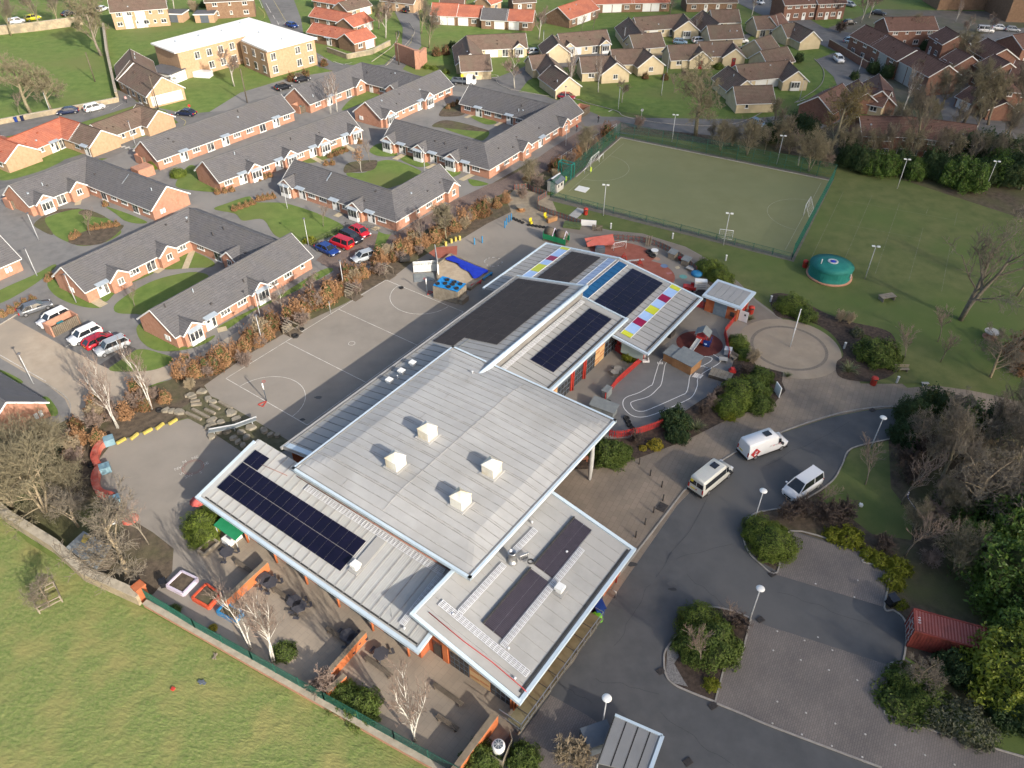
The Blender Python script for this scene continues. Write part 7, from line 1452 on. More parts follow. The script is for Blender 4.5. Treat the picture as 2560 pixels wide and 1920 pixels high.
pale_fence('multicoloured picket fence around the bark play area',[t(2,20,1640),t(2,130,1630),t(6,180,0),t(6,300,40),t(6,215,90),t(6,225,160),t(6,330,200),t(6,430,230),t(6,560,280),t(6,610,290)],MULTI,1.1)
# estate handrails
mesh_fence('black handrail along the estate lawn above the blue car',[t(5,480,470),t(5,620,400),t(5,780,310),t(5,1050,340)],1.0,.3,2.0,M_IRON,name='handrail',grp='handrails')
mesh_fence('pale handrail along the lane left of the pitch',[t(2,330,1450),t(2,600,1270),t(2,900,1110)],1.0,2.0,2.0,M_GALV,name='handrail',grp='handrails')
# lamps
def lamp_disc():
    r_=thing('lamp_post','x','lamp post');obj('pole',MB().tube([(0,0,0),(0,0,1.2),(0,0,4.6)],[.08,.065,.05],8),M_GALV,r_);obj('lamp_head',MB().lathe((0,0,4.55),[(.06,0),(.1,.08),(.34,.18),(.4,.24),(.34,.3),(.1,.35)],16),M_WHT,r_);return r_
for T_,a,b,lb in((14,2055,375,'disc headed lamp post on the shrub island'),(11,888,553,'disc headed lamp post at the top of the car park lawn'),(10,2090,1190,'disc headed lamp post at the tip of the small lawn island'),(14,778,1310,'disc headed lamp post behind the bike shelter')):veg_p=t(T_,a,b);place('lampd',lamp_disc,(veg_p.x,veg_p.y,0),0,lb,'car park lamps')
def lamp_st():
    r_=thing('street_lamp','x','lamp post');obj('pole',MB().tube([(0,0,0),(0,0,1.2),(0,0,4.8)],[.075,.06,.045],8),M_GALV,r_);obj('lamp_head',MB().lathe((0,0,4.7),[(.05,0),(.2,.12),(.26,.2),(.08,.3)],10),mat('dark_lamp_head',(.08,.08,.09),(.1,.1,.11),scale=2,rough=.4),r_);return r_
for T_,a,b,lb in((4,660,958,'lamp post at the gable of the U-shaped bungalows'),(4,322,728,'lamp post in front of the left edge bungalow'),(4,335,415,'lamp post left of the oval lawn'),(4,290,1659,'lamp post at the beige lane, bottom left'),(5,455,462,'lamp post at the corner of the estate lawn'),(5,760,835,'lamp post in the court hedge between two play huts'),(5,272,145,'lamp post at the top of the estate lawn'),(5,45,1110,'lamp post in the court hedge, left'),(5,60,1320,'lamp post at the court corner hedge'),(1,1458,1485,'lamp post in front of the L-shaped bungalows'),(2,457,935,'lamp post by the dark red car'),(2,917,945,'black lamp post on the small green'),(2,1290,825,'tall post at the rockery'),(2,1340,630,'lamp post in the close'),(2,270,430,'lamp post left of the bay fronted bungalow'),(2,965,400,'lamp post beside the barn wing'),(2,465,1260,'lamp post on the brown lane'),(3,775,650,'lamp post at the brick garden wall'),(0,1170,1250,'lamp post by the crossing marks'),(1,1970,620,'lamp post behind the flatbed truck'),(0,440,980,'lamp post at the low stone wall'),(3,270,870,'lamp post on the bend verge')):q=t(T_,a,b);place('lamps',lamp_st,(q.x,q.y,0),0,lb,'street lamps')
def flood():
    r_=thing('floodlight','x','floodlight');obj('pole',MB().tube([(0,0,0),(0,0,5.8)],[.08,.05],8),M_GALV,r_);obj('crossbar',MB().beam((-.45,0,5.8),(.45,0,5.8),.06),M_GALV,r_)
    for s in(-1,1):obj('lamp',MB().box((s*.38,-.12,5.85),(.42,.32,.14)),M_WHT,r_)
    return r_
for T_,a,b,lb in((7,835,755,'floodlight right of the round teal tent'),(3,1115,1632,'floodlight at the far edge of the playing field'),(3,1870,1650,'floodlight in the evergreen belt, right'),(6,1825,460,'floodlight at the near side of the pitch by the small goal'),(6,788,205,'floodlight at the near left of the pitch'),(2,1380,1230,'floodlight behind the far pitch fence, left'),(3,75,1420,'floodlight behind the far pitch fence, right')):q=t(T_,a,b);place('flood',flood,(q.x,q.y,0),R(-12),lb,'floodlights')
def woodpole():r_=thing('telegraph_pole','x','pole');obj('pole',MB().tube([(0,0,0),(0,0,7.2)],[.14,.1],8),M_WOODD,r_);obj('cap',MB().box((0,0,7.1),(.5,.08,.08)),M_IRON,r_);return r_
for T_,a,b,s,lb in((0,822,705,.95,'telegraph pole on the upper green'),(0,1370,945,1.05,'telegraph pole at the white shuttered gable'),(0,2138,890,1.05,'telegraph pole on the lawn before the flat roofed block'),(1,1235,560,1.1,'telegraph pole at the brick wall stub')):q=t(T_,a,b);place('wpole',woodpole,(q.x,q.y,0),0,lb,'telegraph poles',s)
q=t(7,190,1340);fp_=thing('flagpole','tall white flagpole in the round plaza','flagpole',(q.x,q.y,0));obj('pole',MB().tube([(0,0,0),(0,0,3),(0,0,6.1)],[.09,.075,.05],10),PAINT['white'],fp_);obj('finial',MB().lathe((0,0,6.1),[(.03,0),(.1,.08),(.03,.18)],8),PAINT['white'],fp_);obj('collar',MB().lathe((0,0,2.95),[(.12,0),(.12,.12)],10),PAINT['white'],fp_)
def bollard():r_=thing('bollard','x','bollard');obj('post',MB().tube([(0,0,0),(0,0,.92)],.075,10),M_IRON,r_);obj('cap',MB().lathe((0,0,.9),[(.085,0),(.085,.05),(.03,.1)],10),M_IRON,r_);return r_
BL=['by the leafy bush, furthest from the kerb','second in the row counted from the bush','third in the row counted from the bush','at the corner beside the rusty cover','below the rusty cover','second from the near end','nearest to the front block roof']
for(a,b),lb in zip(((1098,695),(1193,793),(1293,892),(1303,1008),(1222,1113),(1148,1215),(1068,1325)),BL):q=t(10,a,b);place('boll',bollard,(q.x,q.y,0),0,'black bollard on the entrance paving, '+lb,'entrance bollards')
def blight():r_=thing('path_light','x','path light');obj('post',MB().box((0,0,.5),(.2,.2,1.0)),M_GALV,r_);obj('cap',MB().box((0,0,1.03),(.24,.24,.08)),M_WHT,r_);return r_
for T_,a,b,lb in((6,852,318,'by the white notice board'),(6,1385,405,'halfway along the top of the loop path'),(6,1845,595,'beside the domed shrubs'),(7,655,1355,'at the right rim of the plaza'),(7,20,950,'behind the striped flax'),(7,1110,1650,'right of the red bin on the path')):q=t(T_,a,b);place('plight',blight,(q.x,q.y,0),R(20),'grey path light '+lb,'path lights')
def rbin():r_=thing('litter_bin','x','bin');obj('body',MB().lathe((0,0,0),[(.3,0),(.34,.1),(.34,.8),(.37,.82),(.37,1.0),(.2,1.12)],14),M_REDST,r_);obj('opening',MB().box((0,-.33,.88),(.35,.12,.14)),M_IRON,r_);return r_
for T_,a,b,lb in((6,635,195,'red litter bin on the lawn below the pitch'),(7,315,650,'red litter bin beside the round teal tent'),(11,905,5,'red litter bin on the path right of the plaza'),(6,2060,1050,'red litter bin behind the brick store')):q=t(T_,a,b);place('rbin',rbin,(q.x,q.y,0),0,lb,'red litter bins',1.15)
for T_,a,b,c_,lb,s in((14,742,330,'blue','blue wheelie bin at the end of the deck',1.5),(15,1055,250,'black','black wheelie bin in the bed above the container',1.2),(0,145,1055,'blue','blue wheelie bin in the lane, upright',1),(0,200,1045,'navy','dark blue wheelie bin in the lane beside the upright one',1),(0,290,1350,'blue','blue bin at the orange cottage gable',1),(12,1420,90,'black','black box bin beside the lilac planter',.9),(0,1140,1150,'navy','dark bin at the brown cottage door',1),(0,485,1270,'navy','dark bin at the orange cottage door',1)):
    q=t(T_,a,b);r_=thing('wheelie_bin',lb,'bin',(q.x,q.y,0),R(20),'wheelie bins',s);obj('body',MB().prism([(-.28,-.28),(.28,-.28),(.3,.3),(-.3,.3)],.1,1.0),PAINT[c_],r_);obj('lid',MB().slab([(-.34,-.38,1.0),(.34,-.38,1.0),(.34,.36,1.1),(-.34,.36,1.1)],.08),PAINT[c_],r_);obj('wheels',MB().beam((-.3,.28,.1),(.3,.28,.1),.2),M_TYRE,r_)
q=t(14,722,385);r_=thing('garden_sacks','heap of bright green sacks beside the blue bin','sacks',(q.x,q.y,0));
for k in range(3):obj('sack',MB().lathe((.28*(k-1),.15*(k%2),0),[(.2,0),(.42,.2),(.38,.6),(.18,.85),(.22,.95)],9),mat('lime_plastic',(.13,.42,.02),(.18,.5,.03),scale=2,rough=.4),r_)
def bench(label,a,b,m=M_WOODD,w=.42,h=.45,back=False):
    a,b=Vector((a.x,a.y,0)),Vector((b.x,b.y,0));d=b-a;L_=d.length;r_=thing('bench',label,'bench',(a+b)/2,math.atan2(d.y,d.x),'benches')
    for k in range(3):obj('slat',MB().box((0,-w/2+w*(k+.5)/3,h),(L_,w/3-.02,.06)),m,r_)
    for s in(-1,1):obj('leg',MB().box((s*(L_/2-.25),0,h/2),(.08,w,h)),m,r_)
    if back:
        for k in range(2):obj('back_slat',MB().box((0,w/2+.03,h+.2+k*.22),(L_,.05,.15)),m,r_)
for k,(u_,v_)in enumerate(((-18.4,-18.6),(-18.4,-24.2),(-18.4,-31.6),(-18.5,-36.6),(-16.9,-43.2))):bench('long dark bench by the wing wall, '+['furthest up by the first orange wall','next to the second picnic pair','below the middle picnic pair','between the two lower orange walls','by the front block glazed doors'][k],S(u_,v_+1.6),S(u_,v_-1.6))
bench('dark bench in the shade of the retaining wall',t(13,1565,1225),t(13,1750,1350));bench('red bench along the sandpit',t(5,1860,830),t(5,1945,785),M_RED);bench('blue bench along the sandpit',t(5,1960,770),t(5,2040,715),M_BLUEP);bench('timber picnic bench on the playing field',t(7,960,940),t(7,1080,920),M_WOOD,1.2,.7);bench('slatted bench on the lawn right of the plaza',t(7,1085,1550),t(7,1210,1550),M_WOOD,.5,.45,True);bench('white bench at the bottom of the lawn',t(11,1320,15),t(11,1380,15),M_CONC);bench('grey bench right of the toddler sheds',t(6,1880,1430),t(6,1935,1460),M_WOOD,.5,.45,True);bench('brick red seat under the hall roof',t(10,540,680),t(10,660,660),mat('brick_seat',(.26,.1,.06),(.3,.12,.075),scale=2),.5,.5)
def hextable(m):
    r_=thing('picnic_table','x','picnic table');obj('table_top',MB().prism([(.75*math.cos(k*1.047),.75*math.sin(k*1.047))for k in range(6)],.68,.75),m,r_);mb=MB()
    for k in range(3):obj('seat',MB().prism([(.95*math.cos(a_)-.3*math.sin(a_)*s,.95*math.sin(a_)+.3*math.cos(a_)*s)for a_,s in((k*2.094,1),(k*2.094,-1))]+[(1.2*math.cos(k*2.094)-.3*math.sin(k*2.094)*s,1.2*math.sin(k*2.094)+.3*math.cos(k*2.094)*s)for s in(-1,1)],.4,.46),m,r_)
    for k in range(3):obj('leg',MB().beam((.15*math.cos(k*2.094),.15*math.sin(k*2.094),.7),(.95*math.cos(k*2.094),.95*math.sin(k*2.094),0),.09),m,r_)
    return r_
M_PICN=mat('charcoal_plastic',(.045,.043,.05),(.06,.058,.065),scale=2,rough=.6)
for T_,a,b,lb in((8,1960,1450,'charcoal picnic table at the top of the patio'),(13,330,215,'charcoal picnic table by the first orange wall, upper of its pair'),(13,372,262,'charcoal picnic table by the first orange wall, lower of its pair'),(13,790,510,'charcoal picnic table in the middle bay, upper of its pair'),(13,850,555,'charcoal picnic table in the middle bay, lower of its pair'),(13,1080,670,'charcoal picnic table below the second orange wall')):
    q=t(T_,a,b,.7);place('hex',lambda:hextable(M_PICN),(q.x,q.y,0),R(25),lb,'charcoal picnic tables')
for a,b,lb in((820,760,'charcoal picnic table near the birches, left of its pair'),(900,810,'charcoal picnic table near the birches, right of its pair')):q=G(480+a/4.608,1280+b/4.608,.7);place('hex',None,(q.x,q.y,0),R(25),lb,'charcoal picnic tables')
M_PICG=mat('grey_plastic',(.24,.22,.19),(.29,.27,.235),scale=2,rough=.7)
for a,b,lb in((890,1545,'grey six sided table outside the classroom, near one'),(915,1515,'grey six sided table outside the classroom, far one')):q=t(6,a,b,.7);place('hexg',lambda:hextable(M_PICG),(q.x,q.y,0),R(10),lb,'grey picnic tables',.8)
def owall(label,a,b,h,w=.35):wall_run('orange_wall',label,'wall',[a,b],h,w,M_OREN,mat('brown_coping',(.15,.12,.085),(.2,.16,.115),scale=1.5),'orange patio walls')
owall('orange patio wall behind the birches, first from the left',S(-17.0,-20.3),S(-22.4,-20.6),1.25);owall('orange patio wall between the two picnic bays',S(-17.0,-33.6),S(-22.6,-33.9),1.25);owall('small orange wall stub by the railing',t(13,625,1060),t(13,785,915),1.15);owall('long orange retaining wall next to the heat pump',S(-16.4,-48.0),S(-22.6,-48.1),1.7,.45)
# heat pump
q=t(13,2095,1530);r_=thing('heat_pump','round white heat pump fan below the retaining wall','heat pump',(q.x,q.y,0));obj('casing',MB().lathe((0,0,.2),[(.5,0),(.55,.1),(.55,1.1),(.5,1.25),(.42,1.3)],20),M_WHT,r_);obj('fan_guard',MB().lathe((0,0,1.5),[(.4,0),(.38,.03)],18),M_GFRAME,r_);mb=MB()
for k in range(8):mb.beam((0,0,1.55),(.4*math.cos(k*.785),.4*math.sin(k*.785),1.54),.02)
obj('guard_wires',mb,M_WHT,r_);
wall_run('timber_screen','timber slat screen around the heat pump','screen',[t(13,2000,1580),t(13,2130,1659),t(14,0,1460),t(13,2190,1380)],1.1,.06,M_WOOD)
# bike shelter with corrugated roof
c_=[t(14,890,1205,2.4),t(14,1300,1385,2.4),t(14,1180,1720,2.4),t(14,740,1620,2.4)];r_=thing('cycle_shelter','grey corrugated cycle shelter roof cut by the bottom edge','shelter',(c_[3].x,c_[3].y,0));o_=Vector((c_[3].x,c_[3].y,0));n=4;cols=[c_[0].lerp(c_[1],k/n)for k in range(n+1)];rows=[c_[3].lerp(c_[2],k/n)for k in range(n+1)]
for k in range(n):
    sh=obj('roof_sheet',MB().slab([cols[k]-o_,cols[k+1]-o_,rows[k+1]-o_,rows[k]-o_],.06),M_ROOFG,r_);mb=MB()
    for j in range(7):f=(j+.5)/7;mb.beam(cols[k].lerp(cols[k+1],f)-o_+Vector((0,0,.02)),rows[k].lerp(rows[k+1],f)-o_+Vector((0,0,.02)),.09,.07)
    obj('corrugations',mb,M_ROOFG,sh);obj('roof_joint',MB().beam(cols[k]-o_+Vector((0,0,.03)),rows[k]-o_+Vector((0,0,.03)),.12,.05),M_GUT,r_)
obj('fascia',MB().beam(c_[0]-o_,c_[1]-o_,.22,.3).beam(c_[1]-o_,c_[2]-o_,.3,.3),M_FASC,r_)
for p in c_:obj('leg',MB().tube([(p.x-o_.x,p.y-o_.y,0),(p.x-o_.x,p.y-o_.y,2.3)],.06,8),M_GALV,r_)
q=t(14,730,1440);tag(obj('timber_store',MB().prism([(-1.2,-.9),(1.2,-.9),(1.2,.9),(-1.2,.9)],0,1.5),M_GFRAME,loc=(q.x,q.y,0),rz=R(20)),'dark box store tucked behind the cycle shelter','store')
# red shipping container
a,b=t(15,1195,610),t(15,1640,735);q0=t(15,1285,305,2.6);d=(b-a);L_=6.06;rz=math.atan2(d.y,d.x);r_=thing('shipping_container','rusty red shipping container under the laurels','container',(a.x,a.y,0),rz);W=2.44
obj('body',MB().prism([(0,0),(L_,0),(L_,W),(0,W)],.1,2.5),mat('container_red',(.21,.042,.032),(.25,.055,.042),scale=.8,rough=.7,col3=(.13,.035,.025),scale3=.6),r_);mb=MB()
for k in range(22):mb.box((.2+k*.265,-.02,1.3),(.13,.05,2.2))
obj('side_ribs',mb,MATS['container_red'],r_);mb=MB()
for k in range(22):mb.box((.2+k*.265,W/2,2.51),(.13,W-.2,.03))
obj('roof_ribs',mb,mat('container_roof',(.29,.095,.078),(.33,.115,.095),scale=.8,rough=.8),r_);obj('frame',MB().beam((0,0,2.5),(L_,0,2.5),.14).beam((0,W,2.5),(L_,W,2.5),.14).beam((0,0,2.5),(0,W,2.5),.14).beam((0,0,0),(0,0,2.5),.16).beam((0,W,0),(0,W,2.5),.16),MATS['container_red'],r_)
for k in range(4):obj('locking_bar',MB().beam((-.08,.3+k*.6,.2),(-.08,.3+k*.6,2.4),.05),M_GALV,r_)
me=text_mesh('0 8 6',.36,'lettering');me.materials.append(M_WHT);obj('lettering',me,None,r_,(.4,1.3,2.545),R(90))
mb=MB();
for k in range(7):mb.box((-.03,.4+(k%4)*.5,.7+k*.22),(.02,.4,.1))
obj('door_print',mb,M_WHT,r_)
# round teal tent
q=t(7,525,720);rr_=(t(7,700,720)-t(7,335,720)).length/2;r_=thing('round_tent','round teal canvas tent on a brick ring beside the playing field','tent',(q.x,q.y,0));n=40
mb=MB();pr=[(rr_*.97,.25),(rr_*.95,.9),(rr_*.96,1.75),(rr_*.98,1.95)]
for j,(r2,z)in enumerate(pr):
    for k in range(n):w_=1+(.012*math.sin(k*7.3+j)if j<3 else 0);mb.v.append((r2*w_*math.cos(6.2832*k/n),r2*w_*math.sin(6.2832*k/n),z))
for j in range(3):
    for k in range(n):k2=(k+1)%n;mb.f.append((j*n+k,j*n+k2,(j+1)*n+k2,(j+1)*n+k));mb.mi.append(0);mb.sm.append(False)
obj('side_wall',mb,M_TEAL,r_);obj('roof',MB().lathe((0,0,1.93),[(rr_*1.0,0),(rr_*.6,.22),(.75,.55)],n),M_TEAL,r_);obj('crown_ring',MB().lathe((0,0,2.46),[(.8,0),(.8,.1),(.5,.12),(.5,.06)],18),M_GALV,r_);obj('crown_glass',MB().lathe((0,0,2.5),[(.5,0),(.2,.1)],14),M_TARP,r_);obj('brick_ring',MB().lathe((0,0,0),[(rr_*1.04,0),(rr_*1.04,.25),(rr_*.9,.26)],n),M_RBRICK,r_);obj('stove_pipe',MB().tube([(-rr_*.55,-.2,2.0),(-rr_*.55,-.2,3.0)],.09,8),M_GALV,r_);obj('window_flap',MB().box((rr_*.7,-rr_*.68,1.2),(.35,.1,.7),R(45)),M_CONC,r_)
# goals and pitch gear
def goal(label,p,rz,w,h,d,m=None,net=True):
    m=m or PAINT['white'];r_=thing('goal',label,'goal',(p.x,p.y,.05),rz,'goals');obj('frame',MB().tube([(-w/2,0,0),(-w/2,0,h),(w/2,0,h),(w/2,0,0)],.05,6),m,r_);obj('stay',MB().tube([(-w/2,0,h),(-w/2,d,0),(w/2,d,0),(w/2,0,h)],.03,5),m,r_)
    if net:
        mb=MB()
        for k in range(9):x=-w/2+w*k/8;mb.beam((x,0,h),(x,d,0),.008)
        for k in range(5):f=k/5;mb.beam((-w/2,d*f,h*(1-f)),(w/2,d*f,h*(1-f)),.008)
        obj('net',mb,M_WHT,r_)
ga=math.atan2((G(1422,479)-G(1559,359)).y,(G(1422,479)-G(1559,359)).x)
goal('white goal at the left end of the pitch',t(2,712,1425),ga+math.pi,3.7,2.1,1.0);goal('white goal at the right end of the pitch',t(7,325,170),ga+R(0),3.7,2.1,1.0);goal('small white netted goal beside the left goal',t(2,770,1390),ga+math.pi,1.8,1.2,.8);goal('pale blue small goal left of the left goal',t(2,640,1490),ga+math.pi,1.6,1.0,.8,M_GALV);goal('small goal leaning at the near pitch fence',t(6,1845,385),R(165),2.2,1.2,.9);goal('white goal frame on the red rubber area',t(6,930,500),R(20),2.2,1.4,.9)
mb=MB();q=t(2,605,1640);r_=thing('board_stack','white slatted board lying on the near left of the pitch','board',(q.x,q.y,.05),R(62))
for k in range(7):obj('slat',MB().box((-.9+k*.3,0,.1),(.22,2.2,.12)),M_WHT,r_)
q=t(2,465,1530);r_=thing('sports_cage','tall green mesh sports cage at the pitch corner','cage',(q.x,q.y,0),R(57));mb=MB()
for x in(-.6,.6):
    for y in(-1.4,1.4):mb.box((x,y,1.5),(.14,.14,3.0))
    mb.beam((x,-1.4,2.95),(x,1.4,2.95),.14)
for y in(-1.4,1.4):mb.beam((-.6,y,2.95),(.6,y,2.95),.14)
obj('frame',mb,M_TEAL,r_);mb=MB()
for k in range(18):mb.box((.6,-1.3+k*.153,1.5),(.02,.02,2.9));mb.box((-.6,-1.3+k*.153,1.5),(.02,.02,2.9))
obj('wires',mb,M_TEAL,r_)
q=t(2,375,1640);r_=thing('pitch_hut','pale grey hut with dark blue pitched roof beside the pitch','hut',(q.x,q.y,0),R(57));obj('wall',MB().box((0,0,1),(2.6,2.0,2.0)),M_CONC,r_);obj('roof',MB().slab([(-1.5,-1.25,1.95),(1.5,-1.25,1.95),(1.5,0,2.7),(-1.5,0,2.7)],.1).slab([(-1.5,0,2.7),(1.5,0,2.7),(1.5,1.25,1.95),(-1.5,1.25,1.95)],.1),M_GFRAME,r_);obj('ridge_cap',MB().beam((-1.5,0,2.75),(1.5,0,2.75),.3,.06),M_WHT,r_);obj('window',MB().box((.5,-1.01,1.2),(.5,.06,.5)).box((-.6,-1.01,1.2),(.3,.06,.5)),M_GLASS,r_)
# ------------------------------------------------------------------ play equipment
def playhut(label,p,rz):
    r_=thing('play_hut',label,'play hut',(p.x,p.y,0),rz,'slatted play huts')
    for s in(-1,1):
        for k in range(4):obj('roof_slat',MB().beam((-.75,s*(.2+k*.24),1.85-k*.26),(.75,s*(.2+k*.24),1.85-k*.26),.17,.05),M_WOOD,r_)
        for x in(-.7,.7):obj('post',MB().box((x,s*.85,.6),(.1,.1,1.2)),M_WOODD,r_)
    obj('back_boards',MB().box((-.72,0,.55),(.06,1.6,1.1)),M_WOOD,r_);obj('bench_board',MB().box((-.3,0,.4),(.5,1.5,.06)),M_WOOD,r_);obj('floor',MB().box((.3,0,.04),(2.2,1.7,.06)),M_WOODD,r_)
playhut('slatted timber play hut at the court edge, lower left',t(5,305,1215),R(-33));playhut('slatted timber play hut at the court edge, middle, with a mat',t(5,835,900),R(-33));playhut('slatted timber play hut at the court edge, by the shelter',t(5,1125,720),R(-33))
def tyre_(label,p,s=1.0,z=0.03,grp='loose tyres'):
    def mk():
        o=obj('tyre',MB().lathe((0,0,0),[(.19,.02),(.34,0),(.37,.09),(.34,.18),(.19,.16),(.22,.09)],16),M_TYRE);return tag(o,'x','tyre')
    o=place('tyre',mk,(p.x,p.y,z),0,label,grp,s)
for T_,a,b,s,lb in((5,342,1250,1.3,'flat tyre on the court line below the lower hut'),(5,398,1188,.95,'tyre standing by the lower hut'),(5,1257,832,.95,'tyre on the arc of the far end of the court'),(8,1380,232,1.2,'tyre at the end of the boulder row'),(10,833,160,1,'tyre in the pile by the red fence, top'),(10,845,188,1,'tyre in the pile by the red fence, middle'),(10,878,208,1,'tyre in the pile by the red fence, bottom'),(10,988,300,1.1,'tyre in the row on the toddler court, first'),(10,1003,332,1.0,'tyre in the row on the toddler court, second'),(10,1015,362,1.0,'tyre in the row on the toddler court, third'),(10,1040,388,.9,'tyre in the row on the toddler court, last'),(6,1185,525,1.6,'large black tyre disc by the drum table, left'),(6,1212,556,1.6,'large black tyre disc by the drum table, front'),(8,920,1045,1.2,'tyre under the curved play wall'),(8,790,705,1.2,'tyre behind the curved play wall'),(5,1400,615,1.3,'tyre behind the shelter sign, left'),(5,1515,605,1.3,'tyre behind the shelter sign, right')):tyre_(lb,t(T_,a,b),s)
for k in range(4):tyre_('tyre half sunk along the edge of the bark pit, left run',t(6,10+k*27,232+k*12),.95,.02,'bark pit edge tyres')
for k in range(5):tyre_('tyre half sunk along the edge of the bark pit, right run',t(6,145+k*32,288+k*5),.95,.02,'bark pit edge tyres right')
# sandpit and tyre store
sp=[t(5,1570,760),t(5,1565,650),t(5,1680,555),t(5,2030,700),t(5,1850,850)];o_=Vector((sp[0].x,sp[0].y,0));r_=thing('sandpit','timber sandpit half covered by a deep blue tarpaulin','sandpit',o_);L5=[Vector((p.x,p.y,0))-o_ for p in sp]
for a,b in zip(L5,L5[1:]+L5[:1]):obj('sleeper',MB().beam(a+Vector((0,0,.25)),b+Vector((0,0,.25)),.25,.5),M_WOOD,r_)
mb=MB();inn=[p.lerp(sum(L5,Vector())/5,.05)for p in L5];ncen=sum(inn,Vector())/5
mb.add([(p.x,p.y,.3)for p in inn]+[(ncen.x,ncen.y,.52)],[(i,(i+1)%5,5)for i in range(5)],0,True);obj('sand',mb,M_SAND,r_)
tp_=spline([t(5,1640,610),t(5,1700,580),t(5,1800,625),t(5,2000,705),t(5,1960,740),t(5,1890,780),t(5,1840,720),t(5,1780,690),t(5,1730,640)],4,True);cn=sum(tp_,Vector())/len(tp_)-o_
mb=MB().add([(p.x-o_.x,p.y-o_.y,.62+.05*math.sin(i*1.7))for i,p in enumerate(tp_)]+[(cn.x,cn.y,.75)],[(i,(i+1)%len(tp_),len(tp_))for i in range(len(tp_))],0,True);obj('tarpaulin',mb,M_TARP,r_)
c_=[t(5,1535,915),t(5,1745,970),t(5,1820,900),t(5,1620,830)];o_=Vector((c_[0].x,c_[0].y,0));r_=thing('tyre_store','tall grey board store topped with light blue tarp','store',o_)
for i,(a,b)in enumerate(((0,1),(1,2),(2,3),(3,0))):
    A_,B_=c_[a]-o_,c_[b]-o_;n=int((B_-A_).length/.5)
    for k in range(n):p,q=A_.lerp(B_,k/n),A_.lerp(B_,(k+.96)/n);obj('board',MB().beam((p.x,p.y,1.05),(q.x,q.y,1.05),.08,2.1),M_WOOD,r_)
obj('lid',MB().slab([(p.x-o_.x,p.y-o_.y,2.1)for p in c_],.08),M_WOODD,r_);cc=sum(c_,Vector())/4-o_
mb=MB();gs=8
for i in range(gs+1):
    for j in range(gs+1):p=(c_[0].lerp(c_[1],i/gs)).lerp(c_[3].lerp(c_[2],i/gs),j/gs)-o_;mb.v.append((p.x,p.y,2.16+.05*math.sin(i*2.1+j*1.3)))
for i in range(gs):
    for j in range(gs):a=i*(gs+1)+j;mb.f.append((a,a+gs+1,a+gs+2,a+1));mb.mi.append(0);mb.sm.append(True)
obj('tarpaulin',mb,M_TARPL,r_)
for k,(i,j)in enumerate(((.12,.2),(.3,.75),(.35,.4),(.6,.75),(.62,.5),(.88,.25),(.85,.75),(.58,.18))):p=(c_[0].lerp(c_[1],i)).lerp(c_[3].lerp(c_[2],i),j);tyre_('tyre weighing down the light blue tarp of the store',p,.95,2.22,'tyres on the blue tarp')
q=t(5,1790,950);tag(obj('step_box',MB().box((0,0,.4),(1.6,.9,.8)).box((0,0,.82),(1.7,1.0,.06)),M_WOOD,loc=(q.x,q.y,0),rz=R(57)),'timber step box at the corner of the tyre store','box')
# shelter sign wall
a,b=t(5,1362,700),t(5,1565,685);d=b-a;rz=math.atan2(d.y,d.x);r_=thing('shelter_wall','white shelter wall lettered Shelter / Shade with a tall grey wing','shelter',(a.x,a.y,0),rz);L_=d.length
obj('white_board',MB().box((L_/2,0,1.05),(L_,.12,1.9)),mat('dirty_white_board',(.46,.46,.43),(.54,.54,.51),scale=.8,rough=.8),r_);me=text_mesh('Shelter / Shade',.62,'lettering');me.materials.append(M_GFRAME);o=obj('lettering',me,None,r_,(L_*.5,-.075,1.55));o.rotation_euler=(R(90),0,0)
obj('grey_wing',MB().box((L_+.1,1.4,1.25),(.14,5.4,2.5)),M_CONC,r_);obj('tall_post',MB().box((L_+.1,-1.4,1.0),(.25,.25,2.0)),M_WHT,r_);obj('shade_floor',MB().box((L_/2-.3,-1.6,.06),(3.2,2.4,.08)),M_FELT,r_);obj('low_rail',MB().tube([(.2,-.9,0),(.2,-.9,.7),(1.9,-1.4,.7),(1.9,-1.4,0)],.03,5),M_GFRAME,r_)
q=t(5,1285,600);r_=thing('play_tunnel','black plastic tunnel pipe beside the copper hedge','tunnel',(q.x,q.y,.55),R(20));mb=MB();
mb.tube([(-.8,0,0),(.8,0,0)],.58,16,cap=False);mb.tube([(.8,0,0),(-.8,0,0)],.5,16,cap=False);obj('pipe',mb,M_TYRE,r_)
def post_row(key,T_,pts,m,h,w,lab,grp,lying=False):
    for i,(a,b)in enumerate(pts):
        q=t(T_,a,b);mb=MB().box((0,0,h/2),(w[0],w[1],h));o=obj(key,mb,m,loc=(q.x,q.y,.02),rz=R(30));tag(o,lab+', '+['first','second','third','fourth','fifth'][i]+' from the left',key.split('_')[-1],grp)
post_row('yellow_post',5,((1640,465),(1688,440),(1725,425),(1760,415)),M_YELP,.75,(.35,.35),'short yellow timber post at the red rubber patch','yellow posts');post_row('blue_post',5,((1888,455),(1955,440)),M_BLUEP,1.2,(.16,.16),'blue play post on the far tarmac','blue posts near');post_row('blue_post',5,((2150,310),(2165,285),(2185,260),(2205,245)),M_BLUEP,1.3,(.16,.16),'blue post of the climbing set beside the hedge','blue posts far')
for i,(a,b,rz)in enumerate(((1050,500,50),(1165,460,66),(1280,415,50),(1385,372,64),(1497,333,54))):q=t(8,a,b);tag(obj('balance_beam',MB().box((0,0,.15),(1.15,.28,.3)),M_YELP,loc=(q.x,q.y,.01),rz=R(rz)),'yellow balance block along the small playground, '+['nearest to the red wall','second from the red wall','in the middle','second from the stones','nearest to the stones'][i],'beam','yellow balance blocks')
